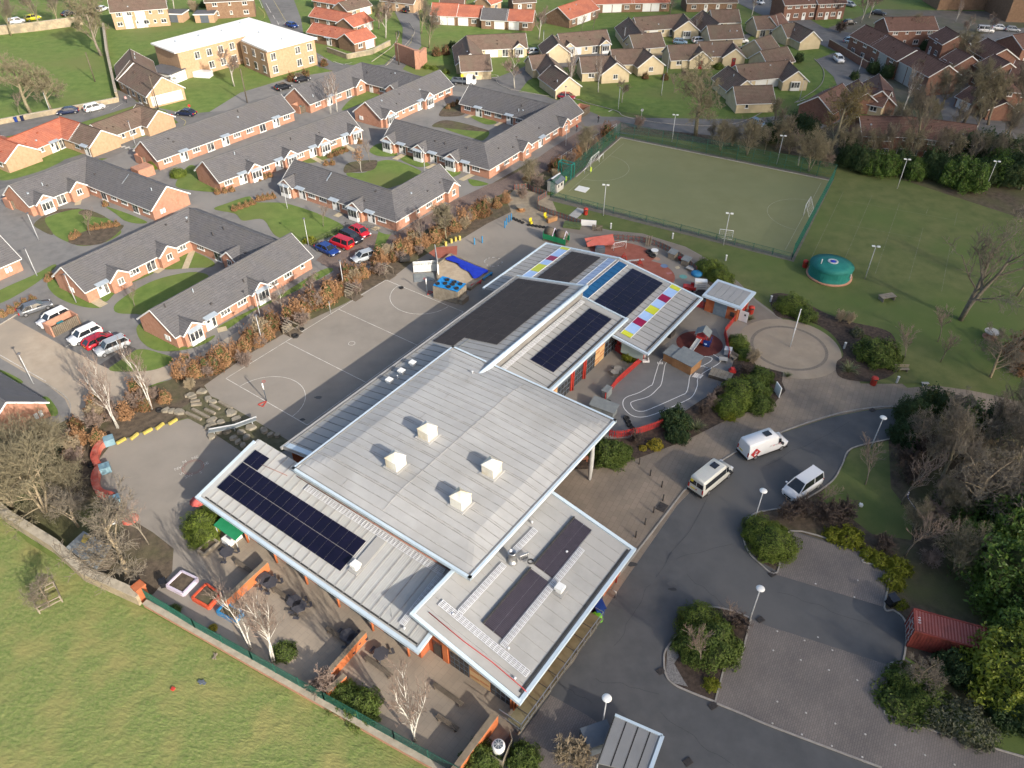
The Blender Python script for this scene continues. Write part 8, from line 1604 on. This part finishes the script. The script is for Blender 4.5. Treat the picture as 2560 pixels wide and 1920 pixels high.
def netpost(label,p,rz,base=True):
    r_=thing('netball_post',label,'netball post',(p.x,p.y,0),rz,'netball posts');obj('pole',MB().tube([(0,0,0),(0,0,1.8),(0,0,3.05)],[.06,.06,.05],8),M_GFRAME,r_);obj('pad',MB().tube([(0,0,1.9),(0,0,2.9)],.09,8),M_WHT,r_);obj('hoop',MB().tube([(.3+.2*math.cos(k*.524),.2*math.sin(k*.524),3.0)for k in range(13)],.025,5),M_REDST,r_)
    obj('base',MB().beam((0,0,.06),(-1.1,.3,.06),.08).beam((0,0,.06),(-1.0,-.5,.06),.08).beam((-1.1,.3,.06),(-1.0,-.5,.06),.08),M_REDST,r_)
netpost('netball post with red base at the near end of the court',S(0,0),UA);netpost('netball post with red base at the far end of the court',t(5,1478,890),UA+math.pi)
q=t(5,648,1060);r_=thing('hoop_post','slim hoop post on the court side line','post',(q.x,q.y,0),0);obj('pole',MB().tube([(0,0,0),(0,0,2.3)],.035,6),M_GALV,r_);obj('hoop',MB().tube([(.25+.22*math.cos(k*.524),.22*math.sin(k*.524),2.25)for k in range(13)],.02,5),M_GFRAME,r_)
# stones and sleepers of the stepping garden
rs=random.Random(8);sh=['grey boulder in the stepping garden','grey boulder under the steel chute','grey boulder in the row by the hedge']
for i,(T_,a,b,s)in enumerate(((8,1437,235,.9),(8,1485,240,.8),(8,1548,245,1.2),(8,1800,135,.9),(8,1840,160,.8),(8,2000,255,1.2),(8,2050,310,1.0),(8,1835,318,1.0),(8,1910,335,.9),(8,1845,355,.7),(8,1800,378,.8),(8,1830,460,1.0),(8,1900,425,.8),(8,1745,70,1.0),(8,1650,105,.9),(8,1960,420,.8),(8,2020,475,.8),(8,2060,505,.7),(8,2105,535,.7),(8,2085,425,.8),(8,2130,465,.8),(8,2170,380,1.0),(9,70,410,.9),(9,125,445,.7),(9,185,450,.7))):
    q=t(T_,a,b);mb=MB();n=7;ra=[rs.uniform(.42,.62)for _ in range(n)];mb.v=[(ra[k]*1.3*math.cos(6.283*k/n),ra[k]*math.sin(6.283*k/n),0)for k in range(n)]+[(ra[k]*1.1*math.cos(6.283*k/n),ra[k]*.85*math.sin(6.283*k/n),.32)for k in range(n)]
    mb.f=[(k,(k+1)%n,n+(k+1)%n,n+k)for k in range(n)]+[tuple(range(n,2*n))];mb.mi=[0]*len(mb.f);mb.sm=[False]*len(mb.f)
    tag(obj('boulder',mb,mat('boulder_stone',(.17,.15,.115),(.24,.215,.17),scale=2,rough=.95,bump=.5),loc=(q.x,q.y,0),rz=rs.uniform(0,3)),sh[2]if i<3 else(sh[1]if i>14 else sh[0]),'boulder','garden boulders');bpy.context.scene.objects[-1].scale=(s,s,1)
for i,(a,b,c,d)in enumerate(((1610,255,1740,315),(1665,225,1810,300),(1775,225,1860,265),(1820,185,1900,225),(1895,160,2005,220),(1600,115,1660,100),(1650,140,1700,120),(1650,165,1730,150),(1655,190,1745,180))):
    p,q=t(8,a,b),t(8,c,d);m=(p+q)/2;v=q-p;tag(obj('sleeper_step',MB().box((0,0,.15),(v.length,.34,.3)),M_WOOD,loc=(m.x,m.y,0),rz=math.atan2(v.y,v.x)),'timber sleeper step laid in the stepping garden','sleeper','garden sleepers')
a,b=t(8,1800,410,.6),t(8,2020,370,.7);c=t(8,2212,300,.9);r_=thing('water_chute','long grey metal chute crossing the stepping garden','chute',(a.x,a.y,0));o_=Vector((a.x,a.y,0))
obj('trough',MB().beam(a-o_,b-o_,.55,.12).beam(b-o_,c-o_,.55,.12),M_FELT,r_);obj('lip',MB().beam(a-o_+Vector((0,.26,.1)),b-o_+Vector((0,.26,.1)),.06,.22).beam(b-o_+Vector((0,.26,.1)),c-o_+Vector((0,.26,.1)),.06,.22),M_GALV,r_)
for p in(a.lerp(b,.2),b,b.lerp(c,.8)):obj('leg',MB().tube([(p.x-o_.x,p.y-o_.y,0),(p.x-o_.x,p.y-o_.y,.6)],.06,6),M_GALV,r_)
# curved red play wall
cw=spline([t(8,940,515),t(8,880,550),t(8,845,600),t(8,830,660),t(8,850,715),t(8,870,745),t(8,845,800),t(8,835,860),t(8,855,930),t(8,900,975),t(8,985,1000),t(8,1000,1060)],4);o_=Vector((cw[0].x,cw[0].y,0));r_=thing('play_wall','curved red orange play wall with blue end blocks beside the thicket','play wall',o_);M_ORW=mat('faded_orange_red',(.34,.055,.035),(.42,.10,.07),scale=1.2,rough=.8,col3=(.36,.17,.13),scale3=.7)
for i in range(0,len(cw)-1):
    a,b=cw[i]-o_,cw[i+1]-o_;obj('wall_segment',MB().beam((a.x,a.y,.4),(b.x,b.y,.4),.75,.8),M_ORW,r_)
for p in(cw[0],t(8,905,755),cw[-3]):obj('end_block',MB().box((p.x-o_.x+.2,p.y-o_.y,.5),(1.1,1.0,.9),R(30)),mat('faded_sky_paint',(.12,.21,.26),(.17,.27,.32),scale=1.5,rough=.8),r_)
q=t(8,1125,1170);r_=thing('play_mound','faded red rubber mound under the bare branches','mound',(q.x,q.y,0),R(30));obj('mound',MB().lathe((0,0,0),[(.9,0),(.7,.18),(.3,.25)],16),M_ORW,r_);obj('step',MB().box((-1.6,.4,.15),(.8,.6,.3)),M_GALV,r_)
# grey hut roof in the thicket
c_=[t(8,570,1410,1.9),t(8,720,1270,2.2),t(8,960,1400,2.2),t(8,830,1600,1.9)];o_=Vector((c_[0].x,c_[0].y,0));r_=thing('den_hut','grey flat roofed den hut with logs on top behind the stone wall','hut',o_);obj('roof',MB().slab([p-o_ for p in c_],.12),M_FELT,r_);cn=sum(c_,Vector())/4
obj('wall',MB().prism([(p.lerp(cn,.1)-o_).xy for p in c_],0,1.75),M_WOODD,r_)
for k in range(5):a,b=c_[1].lerp(c_[2],.1+.05*k)-o_,c_[0].lerp(c_[3],.35)-o_;obj('log',MB().tube([a.lerp(b,.1)+Vector((0,0,.1)),a.lerp(b,.45)+Vector((0,0,.14))],.05,6),M_YELP,r_)
# planters
for T_,pts,m,lb in((12,((1450,105),(1590,175),(1715,45),(1580,-20)),mat('lilac_paint',(.46,.40,.48),(.54,.48,.55),scale=2),'lilac framed planter by the boundary railing'),(12,((1670,210),(1810,290),(1915,175),(1790,90)),mat('bright_red_board',(.46,.06,.025),(.52,.09,.04),scale=2),'bright red framed planter beside the lilac one'),(12,((1885,330),(2030,410),(2110,335),(1960,250)),M_BLUEP,'faded blue planter beside the birch'),(8,((1715,1460),(1775,1490),(1895,1390),(1840,1350)),M_WOOD,'empty grey timber planter below the rounded shrub')):
    P_=[t(T_,*p)for p in pts];o_=Vector((P_[0].x,P_[0].y,0));r_=thing('planter',lb,'planter',o_,0,'framed planters');Q=[Vector((p.x,p.y,0))-o_ for p in P_]
    for a,b in zip(Q,Q[1:]+Q[:1]):obj('side_board',MB().beam(a+Vector((0,0,.25)),b+Vector((0,0,.25)),.2,.5),m,r_)
    obj('soil',MB().prism([p.xy for p in Q],0,.36),M_SOIL,r_)
# covered things at the wing corner
q=t(8,1990,1235,1.6);r_=thing('green_gazebo','green covered stall tucked under the wing eaves','stall',(q.x,q.y,0),UA-R(90));obj('cover',MB().slab([(-1.7,-.8,1.5),(1.7,-.8,1.5),(1.7,.8,1.8),(-1.7,.8,1.8)],.1),M_GREENP,r_)
for x in(-1.6,1.6):
    for y in(-.7,.7):obj('leg',MB().box((x,y,.75),(.07,.07,1.5)),M_GALV,r_)
q=t(8,2010,1350);r_=thing('play_sink','white outdoor play sink unit beside the green stall','play sink',(q.x,q.y,0),UA);obj('cabinet',MB().box((0,0,.35),(1.7,1.1,.7)),M_WHT,r_);obj('basin',MB().box((.1,0,.71),(1.0,.7,.06)),M_GFRAME,r_)
q=t(8,1870,1270);tag(obj('toy_truck',MB().box((0,0,.3),(.9,.5,.4)).box((.3,0,.6),(.3,.45,.3)),M_PLY,loc=(q.x,q.y,0)),'yellow toy vehicle beside the rounded shrub','toy');q=t(8,1745,1098);tag(obj('parasol',MB().lathe((0,0,0),[(.05,0),(.05,1.6),(.9,1.6),(.1,1.95)],10),mat('coral_fabric',(.42,.08,.07),(.48,.11,.1),scale=2),loc=(q.x,q.y,0)),'coral parasol peeping out above the rounded shrub','parasol')
# timber cage around the field tree
q=t(12,420,215);r_=thing('tree_guard','square timber guard around the small tree on the field','tree guard',(q.x,q.y,0),R(40))
for x in(-1,1):
    for y in(-1,1):obj('post',MB().box((x*1.0,y*1.0,.5),(.12,.12,1.05)),M_WOOD,r_)
for h_ in(.45,.95):
    for s in(-1,1):obj('rail',MB().box((0,s*1.06,h_),(2.2,.05,.13)),M_WOOD,r_);obj('rail',MB().box((s*1.06,0,h_),(.05,2.2,.13)),M_WOOD,r_)
for T_,a,b,m,sz,lb,nm in((12,1498,982,M_REDST,(.3,.3,.12),'red scrap lying on the field','scrap'),(12,1748,925,M_GFRAME,(.75,.25,.1),'dark plank piece on the field','plank'),(12,1860,700,M_WOOD,(.15,.6,.1),'pale stick near the dwarf wall','stick'),(11,798,1058,M_WHT,(.3,.35,.3),'white litter on the car park lawn','litter'),(15,1237,793,M_WHT,(.45,.25,.1),'white scrap under the bare bush','scrap'),(11,25,1400,M_WHT,(.9,.12,.1),'white pipe on the green shrub','pipe')):
    q=t(T_,a,b);tag(obj(nm,MB().box((0,0,sz[2]/2+(1.3 if nm=='pipe' else .08)),sz,R(-20)).box((0,0,sz[2]/2+(1.33 if nm=='pipe' else .1)),(sz[0]*.6,sz[1]*1.2,sz[2]),R(30)),m,loc=(q.x,q.y,0)),lb,nm)
# nursery yard
a=S(51.2,-35.6);r_=thing('brick_store','small orange brick store with pale metal roof and blue grey door','store',(a.x,a.y,0),UA)
obj('wall',MB().prism([(0,0),(4.3,0),(4.3,-4.9),(0,-4.9)],0,2.4),M_OBR,r_);obj('fascia',MB().prism([(-.55,.55),(4.85,.55),(4.85,-5.45),(-.55,-5.45)],2.42,2.72),M_FASC,r_)
for k in range(5):obj('roof_sheet',MB().prism([(.05,.1-k*1.02),(4.2,.1-k*1.02),(4.2,-.86-k*1.02),(.05,-.86-k*1.02)],2.73,2.8),M_ROOFG,r_)
obj('door',MB().box((-.03,-2.3,1.05),(.1,1.9,2.1)),mat('blue_grey_door',(.12,.16,.2),(.15,.19,.23),scale=2,rough=.5),r_);obj('door_hatch',MB().box((-.04,-4.2,1.0),(.1,.6,.7)),M_IRON,r_);obj('wall_lamp',MB().lathe((-.1,-4.55,1.95),[(.16,0),(.16,.06),(.05,.12)],10),M_WHT,r_)
for k in range(4):obj('red_slat',MB().box((1.0+k*.8,-4.95,1.3),(.5,.08,1.6)),M_REDST,r_)
q=t(6,1990,1120);r_=thing('notice_board','white notice board leaning on the brick store','sign',(q.x,q.y,0),UA-R(90));obj('board',MB().box((0,0,.9),(1.3,.08,1.7)),PAINT['white'],r_);obj('mark',MB().box((.2,-.05,1.2),(.25,.03,.3),0),M_IRON,r_)
q=t(6,660,300);r_=thing('notice_board','white notice board on the picket fence by the bark area','sign',(q.x,q.y,0),R(-8));obj('board',MB().box((0,0,.7),(2.6,.08,1.1)),PAINT['white'],r_)
q=t(6,735,335);r_=thing('garden_gate','weathered braced timber gate beside the white notice board','gate',(q.x,q.y,0),R(-10));
for k in range(6):obj('gate_board',MB().box((-.75+k*.3,0,.55),(.22,.05,1.1)),M_WOODD,r_)
obj('gate_brace',MB().beam((-.85,-.05,.1),(.85,-.05,1.0),.1,.05),M_WOOD,r_)
a=t(6,1378,1500);b=t(6,1540,1585);d=b-a;r_=thing('play_shed','large orange timber shed with flat grey roof on the toddler court','shed',(a.x,a.y,0),math.atan2(d.y,d.x));L_=d.length
for k in range(6):obj('board_panel',MB().box((L_*(k+.5)/6,.02,.75),(L_/6-.02,.08,1.5)),M_SHED,r_)
obj('wall',MB().box((L_/2,1.2,.75),(L_-.04,2.3,1.48)),M_SHED,r_);obj('roof',MB().slab([(-.15,-.2,1.55),(L_+.15,-.2,1.55),(L_+.15,2.6,1.8),(-.15,2.6,1.8)],.08),M_FELT,r_)
q=t(6,1345,1480);r_=thing('play_shed','small orange timber shed joined to the large one','shed',(q.x,q.y,0),math.atan2(d.y,d.x));obj('wall',MB().box((0,1.0,.65),(1.7,1.9,1.3)),M_SHED,r_);obj('roof',MB().slab([(-.95,-.1,1.35),(.95,-.1,1.35),(.95,2.1,1.6),(-.95,2.1,1.6)],.08),M_FELT,r_)
q=t(6,1630,1310);r_=thing('playhouse','red and blue playhouse with grey slide on the dark red disc','playhouse',(q.x,q.y,0),R(-25));obj('tower',MB().box((0,0,.95),(1.5,1.2,.9)),M_RED,r_);obj('roof',MB().slab([(-.95,-.85,1.9),(.1,-.85,2.6),(.1,.85,2.6),(-.95,.85,1.9)],.08).slab([(.1,-.85,2.6),(1.1,-.85,1.9),(1.1,.85,1.9),(.1,.85,2.6)],.08),M_FELT,r_);obj('side_panel',MB().box((.85,-.62,.7),(.9,.08,1.0)).box((1.3,0,.7),(.08,1.2,1.0)),PAINT['blue'],r_);obj('window_ring',MB().lathe((.75,-.7,.6),[(.2,0),(.2,.1)],10),M_SKYC,r_)
for x in(-.7,.7):
    for y in(-.55,.55):obj('post',MB().box((x,y,1.0),(.1,.1,2.0)),M_GFRAME,r_)
obj('slide',MB().beam((-.2,-.7,1.15),(-.7,-2.3,.2),.6,.08).beam((-.48,-.7,1.25),(-.98,-2.3,.3),.06,.2).beam((.08,-.7,1.25),(-.42,-2.3,.3),.06,.2),M_GALV,r_)
q=t(6,1800,1600);r_=thing('sand_table','low grey timber covered box at the right of the toddler court','box',(q.x,q.y,0),R(-28));obj('box',MB().box((0,0,.25),(2.8,1.7,.5)),M_WOODD,r_)
for k in range(6):obj('lid_board',MB().box((-1.2+k*.48,0,.53),(.44,1.75,.05)),M_WOOD,r_)
q=t(6,1860,1400);tag(obj('cabinet',MB().box((0,0,.45),(.9,.8,.9)).box((0,0,.93),(1.0,.9,.06)),M_GALV,loc=(q.x,q.y,0),rz=R(-20)),'grey metal cabinet right of the playhouse','cabinet');q=t(6,1822,1465);tag(obj('play_table',MB().box((0,0,.45),(1.1,.8,.06)).box((0,0,.49),(.6,.4,.04)).box((-.4,0,.22),(.08,.6,.44)).box((.4,0,.22),(.08,.6,.44)),M_CONC,loc=(q.x,q.y,0),rz=R(-10)),'pale play table beside the grey cabinet','table');q=t(10,815,100);tag(obj('cabinet',MB().box((0,0,.55),(1.3,.8,1.1)).box((0,0,1.12),(1.4,.9,.06)),M_FELT,loc=(q.x,q.y,0),rz=UA),'grey locker standing by the red fence','cabinet');q=t(10,790,240);tag(obj('lean_to',MB().box((0,0,.5),(3.0,1.3,1.0)).slab([(-1.7,-.8,1.05),(1.7,-.8,1.05),(1.7,.8,1.35),(-1.7,.8,1.35)],.08),M_FELT,loc=(q.x,q.y,0),rz=R(-30)),'dark grey lean-to store at the end of the red fence','store');q=t(6,1900,1560);tag(obj('toy_car',MB().box((0,0,.3),(.9,.6,.35)).box((0,0,.6),(.5,.55,.3)),M_RED,loc=(q.x,q.y,0)),'small red toy car beside the timber box','toy');q=t(6,1370,1240);tag(obj('toy_stack',MB().box((0,0,.35),(1.4,.7,.7)).box((.5,.2,.8),(.5,.5,.3)).box((-.4,0,.75),(.4,.4,.2)),M_IRON,loc=(q.x,q.y,0),rz=UA),'dark stacked toys under the nursery canopy edge','toys');q=t(6,1155,1475);tag(obj('ride_on_toy',MB().box((0,0,.3),(.9,.4,.25)).box((.3,0,.55),(.15,.5,.3)),PAINT['white'],loc=(q.x,q.y,0)),'white and red ride-on toy at the red fence corner','toy')
# far playground items
q=t(6,380,430);r_=thing('play_train','green play structure with two brown hooped roofs and white gables','play structure',(q.x,q.y,0),R(-30));obj('deck',MB().box((0,0,.35),(4.2,1.5,.3)),M_WOODD,r_)
for s in(-1,1):
    obj('side_panel',MB().box((0,s*.75,.85),(4.2,.08,.9)),M_GREENP,r_);mb=MB();xx=s*1.05
    mb.tube([(xx-.9,0,1.55),(xx+.7,0,1.55)],.78,12);obj('hooped_roof',mb,M_WOODD,r_);obj('gable_trim',MB().beam((xx+.75,-.85,1.35),(xx+.75,0,2.45),.12,.1).beam((xx+.75,.85,1.35),(xx+.75,0,2.45),.12,.1),mat('lilac_white',(.5,.46,.55),(.56,.52,.6),scale=2),r_)
for x in(-2,0,2):
    for y in(-.7,.7):obj('post',MB().box((x,y,.9),(.1,.1,1.8)),M_GREENP,r_)
q=t(6,755,465);r_=thing('tarp_den','orange red tarpaulin den at the edge of the rubber area','den',(q.x,q.y,0),R(10));obj('cover',MB().slab([(-2.3,-.9,.6),(2.3,-1.1,.7),(2.4,.9,1.5),(-2.4,.8,1.2)],.06),mat('coral_tarp',(.40,.095,.07),(.47,.13,.1),scale=1,rough=.6),r_);obj('prop',MB().box((-2,.5,.5),(.1,.1,1.0)).box((2,.6,.6),(.1,.1,1.2)),M_WOOD,r_)
q=t(6,757,515);tag(obj('covered_box',MB().prism([(-.8,-.5),(.8,-.6),(.9,.5),(-.7,.6)],0,.75).prism([(-.6,-.4),(.6,-.4),(.7,.4),(-.5,.4)],.75,.95),M_GFRAME,loc=(q.x,q.y,0)),'black covered box beside the orange tarp den','box')
def drum(label,p,s,m1,m2,tilt=0):r_=thing('cable_drum',label,'cable drum',(p.x,p.y,0),0,'cable drums',s);obj('bottom',MB().lathe((0,0,0),[(.75,0),(.75,.08)],18),m2,r_);obj('core',MB().lathe((0,0,.08),[(.42,0),(.42,.62)],14),m2,r_);obj('top',MB().lathe((0,0,.7),[(.75,0),(.75,.08)],18),m1,r_)
drum('wooden cable drum table in the bark pit',t(6,75,160),1.15,M_WOOD,M_SHED);drum('large cable drum with pale top at the right of the playing field',t(7,1915,1255),1.3,M_CONC,M_RBRICK);drum('white topped drum table by the big tyre discs',t(6,1230,530),.8,M_WHT,M_CONC)
for T_,a,b,lb in((6,290,230,'yellow chair by the timber planks in the bark area'),(6,165,275,'yellow stool at the tyre edge of the bark area')):q=t(T_,a,b);r_=thing('play_chair',lb,'chair',(q.x,q.y,0),R(30),'yellow chairs');obj('seat',MB().box((0,0,.4),(.5,.5,.06)),M_PLY,r_);obj('backrest',MB().box((0,.25,.75),(.5,.06,.6)),M_PLY,r_);obj('legs',MB().box((0,0,.2),(.42,.42,.38)),M_PLY,r_)
q=t(6,345,255);tag(obj('plank_box',MB().box((0,0,.35),(2.0,.5,.7)).box((0,0,.72),(2.1,.6,.05)),M_SHED,loc=(q.x,q.y,0),rz=R(35)),'orange plank box by the picket fence of the bark area','box');q=t(6,520,300);tag(obj('turf_stage',MB().box((0,0,.2),(3.0,1.6,.4)).box((0,.3,.45),(2.9,.9,.25)),mat('mossy_boards',(.06,.085,.035),(.09,.12,.05),scale=1.5,rough=.95),loc=(q.x,q.y,0),rz=R(-15)),'mossy green stepped stage below the notice board','stage');q=t(6,555,190);tag(obj('paving_slab',MB().box((0,0,.04),(4.4,1.7,.06)).box((0,0,.05),(4.2,1.5,.06)),M_CONC,loc=(q.x,q.y,0),rz=R(60)),'pale paved strip across the lawn by the red bin','paving')
q=t(6,1180,470);r_=thing('log_rack','rack of leaning planks at the curved fence','rack',(q.x,q.y,0),R(10))
for k in range(5):obj('plank',MB().beam((-.5+k*.2,0,0),(-.3+k*.22,.5,1.7),.12,.06),[M_WOOD,M_WOODD][k%2],r_)
for i,(a,b,s,lb)in enumerate(((1385,570,1.0,'small timber store hut along the curved fence, left'),(1500,630,1.0,'small timber store hut along the curved fence, right'),(1420,590,.6,'low timber crate between the store huts'),(1540,675,.9,'pale sand tray at the end of the curved fence'))):
    q=t(6,a,b);r_=thing('store_box',lb,'store',(q.x,q.y,0),R(-40),'far playground stores',s);obj('box',MB().box((0,0,.5 if i<2 else .25),(1.2,1.0,1.0 if i<2 else .5)),M_WOOD,r_);obj('lid',MB().slab([(-.7,-.6,1.05 if i<2 else .52),(.7,-.6,1.05 if i<2 else .52),(.7,.6,1.35 if i<2 else .54),(-.7,.6,1.35 if i<2 else .54)],.06),[M_GREENP if False else M_FELT,M_FELT,M_WOODD,M_CONC][i],r_)
def swing(label,p,rz):r_=thing('spring_rider',label,'play frame',(p.x,p.y,0),rz,'red play frames');obj('frame',MB().tube([(-.5,-.3,0),(0,0,1.3),(.5,-.3,0)],.06,6).tube([(-.5,.3,0),(0,0,1.3),(.5,.3,0)],.06,6),M_REDST,r_);obj('seat',MB().box((0,0,.6),(.7,.25,.12)),M_REDST,r_)
swing('red play frame between the two rubber areas',t(6,965,585),0);swing('red play frame on the lower rubber area',t(6,1100,640),R(30))
q=t(6,1620,850);r_=thing('white_cabinet','tall white lattice cabinet behind the nursery corner','cabinet',(q.x,q.y,0),R(-8));obj('body',MB().box((0,0,.9),(1.8,.9,1.8)),M_WHT,r_)
for k in range(4):obj('lattice_bar',MB().box((0,-.48,.5+k*.35),(1.6,.04,.08)),M_CONC,r_)
q=t(6,1530,845);r_=thing('red_trailer','red play cart beside the white cabinet','cart',(q.x,q.y,0),R(-10));obj('body',MB().box((0,0,.45),(1.9,1.0,.5)),M_RED,r_);obj('back',MB().box((.6,.3,.85),(.9,.3,.5)),M_RED,r_);obj('wheels',MB().box((-.5,0,.15),(.3,1.1,.3)).box((.5,0,.15),(.3,1.1,.3)),M_TYRE,r_)
q=t(6,1650,890);tag(obj('sand_cover',MB().lathe((0,0,0),[(1.2,0),(1.1,.35),(.7,.4)],12),M_IRON,loc=(q.x,q.y,0)),'dark round covered tray beside the white cabinet','tray');q=t(6,1595,715);tag(obj('ball_tray',MB().lathe((0,0,0),[(.9,0),(.9,.4),(.5,.55)],12),M_BLUEP,loc=(q.x,q.y,0)),'blue round ball tray at the end of the curved fence','tray');q=t(6,1452,590);tag(obj('play_stool',MB().lathe((0,0,0),[(.2,0),(.15,.35),(.45,.42),(.35,.6)],10),M_RED,loc=(q.x,q.y,0)),'red mushroom stool between the store huts','stool');q=t(11,75,90);tag(obj('sign_board',MB().box((0,0,.8),(.12,1.4,1.5)).box((0,0,.2),(.16,.2,.4)),M_WHT,loc=(q.x,q.y,0),rz=R(10)),'white board leaning at the end of the entrance bed','sign');q=t(7,760,1400);tag(obj('timber_rail',MB().beam((-.3,.6,.8),(.5,-.9,.4),.12).beam((-.3,.6,0),(-.3,.6,.9),.14),M_WOOD,loc=(q.x,q.y,0)),'timber rail post beside the large domed shrub','rail')
# road signs
for T_,a,b,h_,m,lb in((0,1655,990,2.2,M_REDST,'round red road sign behind the navy car'),(0,1505,1075,2.2,M_REDST,'round no entry sign at the bright bush'),(1,1785,740,2.6,M_PLY,'yellow square road sign beside the truck'),(2,1115,1035,2.4,M_GALV,'grey sign post at the diagonal path')):q=t(T_,a,b);r_=thing('road_sign',lb,'road sign',(q.x,q.y,0),0,'road signs');obj('post',MB().tube([(0,0,0),(0,0,h_)],.04,6),M_GALV,r_);obj('plate',MB().prism([(.32*math.cos(k*.52),.32*math.sin(k*.52))for k in range(12)],0,.03)if m is not M_PLY else MB().box((0,0,0),(.7,.7,.03)),m,r_,(0,-.06,h_-.2)).rotation_euler=(R(90),0,0)
# tape on the sapling
q=t(11,1175,1020);tag(obj('barrier_tape',MB().tube([(0,0,1.5),(.05,-.2,.9),(.5,-1.2,.5),(.9,-1.9,.2)],.04,5).box((0,0,1.35),(.16,.16,.5)),mat('striped_tape',(.05,.06,.2),(.6,.6,.6),scale=5,contrast=(.48,.52)),loc=(q.x,q.y,0)),'blue and white tape trailing from the bare sapling','tape')
# ------------------------------------------------------------------ people
def person(label,p,rz,top,legs,h=1.7,stride=.18):
    """one continuous skinned body in walking pose, coloured by region"""
    V=[(0,0,.95),(0,0,1.2),(0,0,1.42),(0,0,1.52),(.02,0,1.66),(0,.1,.9),(stride,.1,.48),(stride*.9,.1,.06),(stride*.9+.16,.1,.03),(0,-.1,.9),(-stride*.3,-.1,.48),(-stride*1.3,-.1,.07),(-stride*1.3+.16,-.1,.03),(0,.2,1.4),(-.08,.25,1.12),(.06,.25,.88),(0,-.2,1.4),(.1,-.25,1.12),(.22,-.25,.92)]
    E_=[(0,1),(1,2),(2,3),(3,4),(0,5),(5,6),(6,7),(7,8),(0,9),(9,10),(10,11),(11,12),(2,13),(13,14),(14,15),(2,16),(16,17),(17,18)]
    rad_=[.15,.15,.15,.055,.1,.1,.065,.045,.04,.1,.065,.045,.04,.07,.05,.035,.07,.05,.035]
    me=bpy.data.meshes.new('body');me.from_pydata(V,E_,[]);o=bpy.data.objects.new('tmp',me);COL.objects.link(o);m_=o.modifiers.new('s','SKIN');sk=me.skin_vertices[0].data
    for i,r_ in enumerate(rad_):sk[i].radius=(r_,r_)
    sk[0].use_root=True;o.modifiers.new('u','SUBSURF').levels=1;dg=bpy.context.evaluated_depsgraph_get();m2=bpy.data.meshes.new_from_object(o.evaluated_get(dg));bpy.data.objects.remove(o)
    skin=mat('skin',(.36,.2,.14),(.4,.23,.16),scale=3);hair=mat('dark_hair',(.03,.022,.018),(.05,.035,.03),scale=3)
    m2.materials.clear();[m2.materials.append(x)for x in(top,legs,skin,hair)]
    for pl in m2.polygons:
        c=pl.center;pl.use_smooth=True;pl.material_index=3 if c.z>1.66 or(c.z>1.56 and c.x<-.02)else(2 if c.z>1.5 or(abs(c.y)>.2 and c.z<.97)else(1 if c.z<.93 else 0))
    r_=thing('person',label,'person',(p.x,p.y,.04),rz,'people',h/1.76);obj('body',m2,None,r_);return r_
person('person in dark clothes walking along the road above the pitch',t(2,745,1060),R(200),mat('dark_coat',(.03,.03,.035),(.05,.045,.05),scale=2),mat('dark_trousers',(.025,.025,.03),(.04,.04,.045),scale=2))
person('person in a red jacket walking on the brown lane',t(2,558,1135),R(30),M_REDST,MATS['dark_trousers']);person('person in red and white on the path behind the cottages',t(0,1097,890),R(80),mat('pink_white_top',(.5,.2,.2),(.6,.5,.48),scale=4),MATS['dark_trousers'])
for T_,a,b,lb in((2,680,1500,'green and yellow kit stand hung at the left goal'),(2,465,1580,'yellow bibs hanging at the sports cage')):q=t(T_,a,b);tag(obj('bib_rack',MB().tube([(0,0,0),(0,0,1.3)],.05,6).box((0,0,.9),(.3,.2,.8)),mat('hi_vis',(.38,.5,.05),(.45,.56,.08),scale=3),loc=(q.x,q.y,0)),lb,'bibs')
# ------------------------------------------------------------------ thin cloud bank that shades the right of the site
from mathutils import noise as _nz
cm=bpy.data.materials.new('cloud_vapour');cm.use_nodes=True;_N=cm.node_tree.nodes;_N.remove(_N['Principled BSDF'])
pv=_N.new('ShaderNodeVolumePrincipled');pv.inputs['Color'].default_value=(.97,.98,1,1);pv.inputs['Density'].default_value=0.1;pv.inputs['Anisotropy'].default_value=0.3
cm.node_tree.links.new(pv.outputs[0],_N['Material Output'].inputs['Volume']);cm.cycles.homogeneous_volume=True
mb=MB();gx,gy=46,60;cz=260.0;hs=Vector((math.cos(SUN_AZ),math.sin(SUN_AZ),0))/math.tan(SUN_EL)
def thick(x,y):
    f=(x+20)/(54+.22*max(0,y-50));f=max(0,min(1,f));f=f*f*(3-2*f)
    return .02+7.0*f*(1+.35*_nz.noise(Vector((x*.02,y*.016,3))))
top,bot=[],[]
for i in range(gx+1):
    for j in range(gy+1):
        x=-30+330*(i/gx)**1.35;y=-120+720*j/gy;th_=thick(x,y)*(0 if i in(0,gx)or j in(0,gy)else 1)
        for L_,z in((top,cz+th_*.7),(bot,cz-th_*.3)):p=Vector((x,y,0))+hs*cz;L_.append((p.x,p.y,z))
n=len(top);w_=gy+1
mb.add(top+bot,[f for i in range(gx)for j in range(gy)for a in[i*w_+j]for f in((a,a+w_,a+w_+1,a+1),(n+a+1,n+a+w_+1,n+a+w_,n+a))],0,True)
mb.add([],[])
me=mb.mesh('cloud',cm);bm_=bmesh.new();bm_.from_mesh(me);bmesh.ops.remove_doubles(bm_,verts=bm_.verts,dist=1e-5);bm_.to_mesh(me);bm_.free()
obj('cloud',me,None,kind='stuff')
bpy.context.view_layer.update()
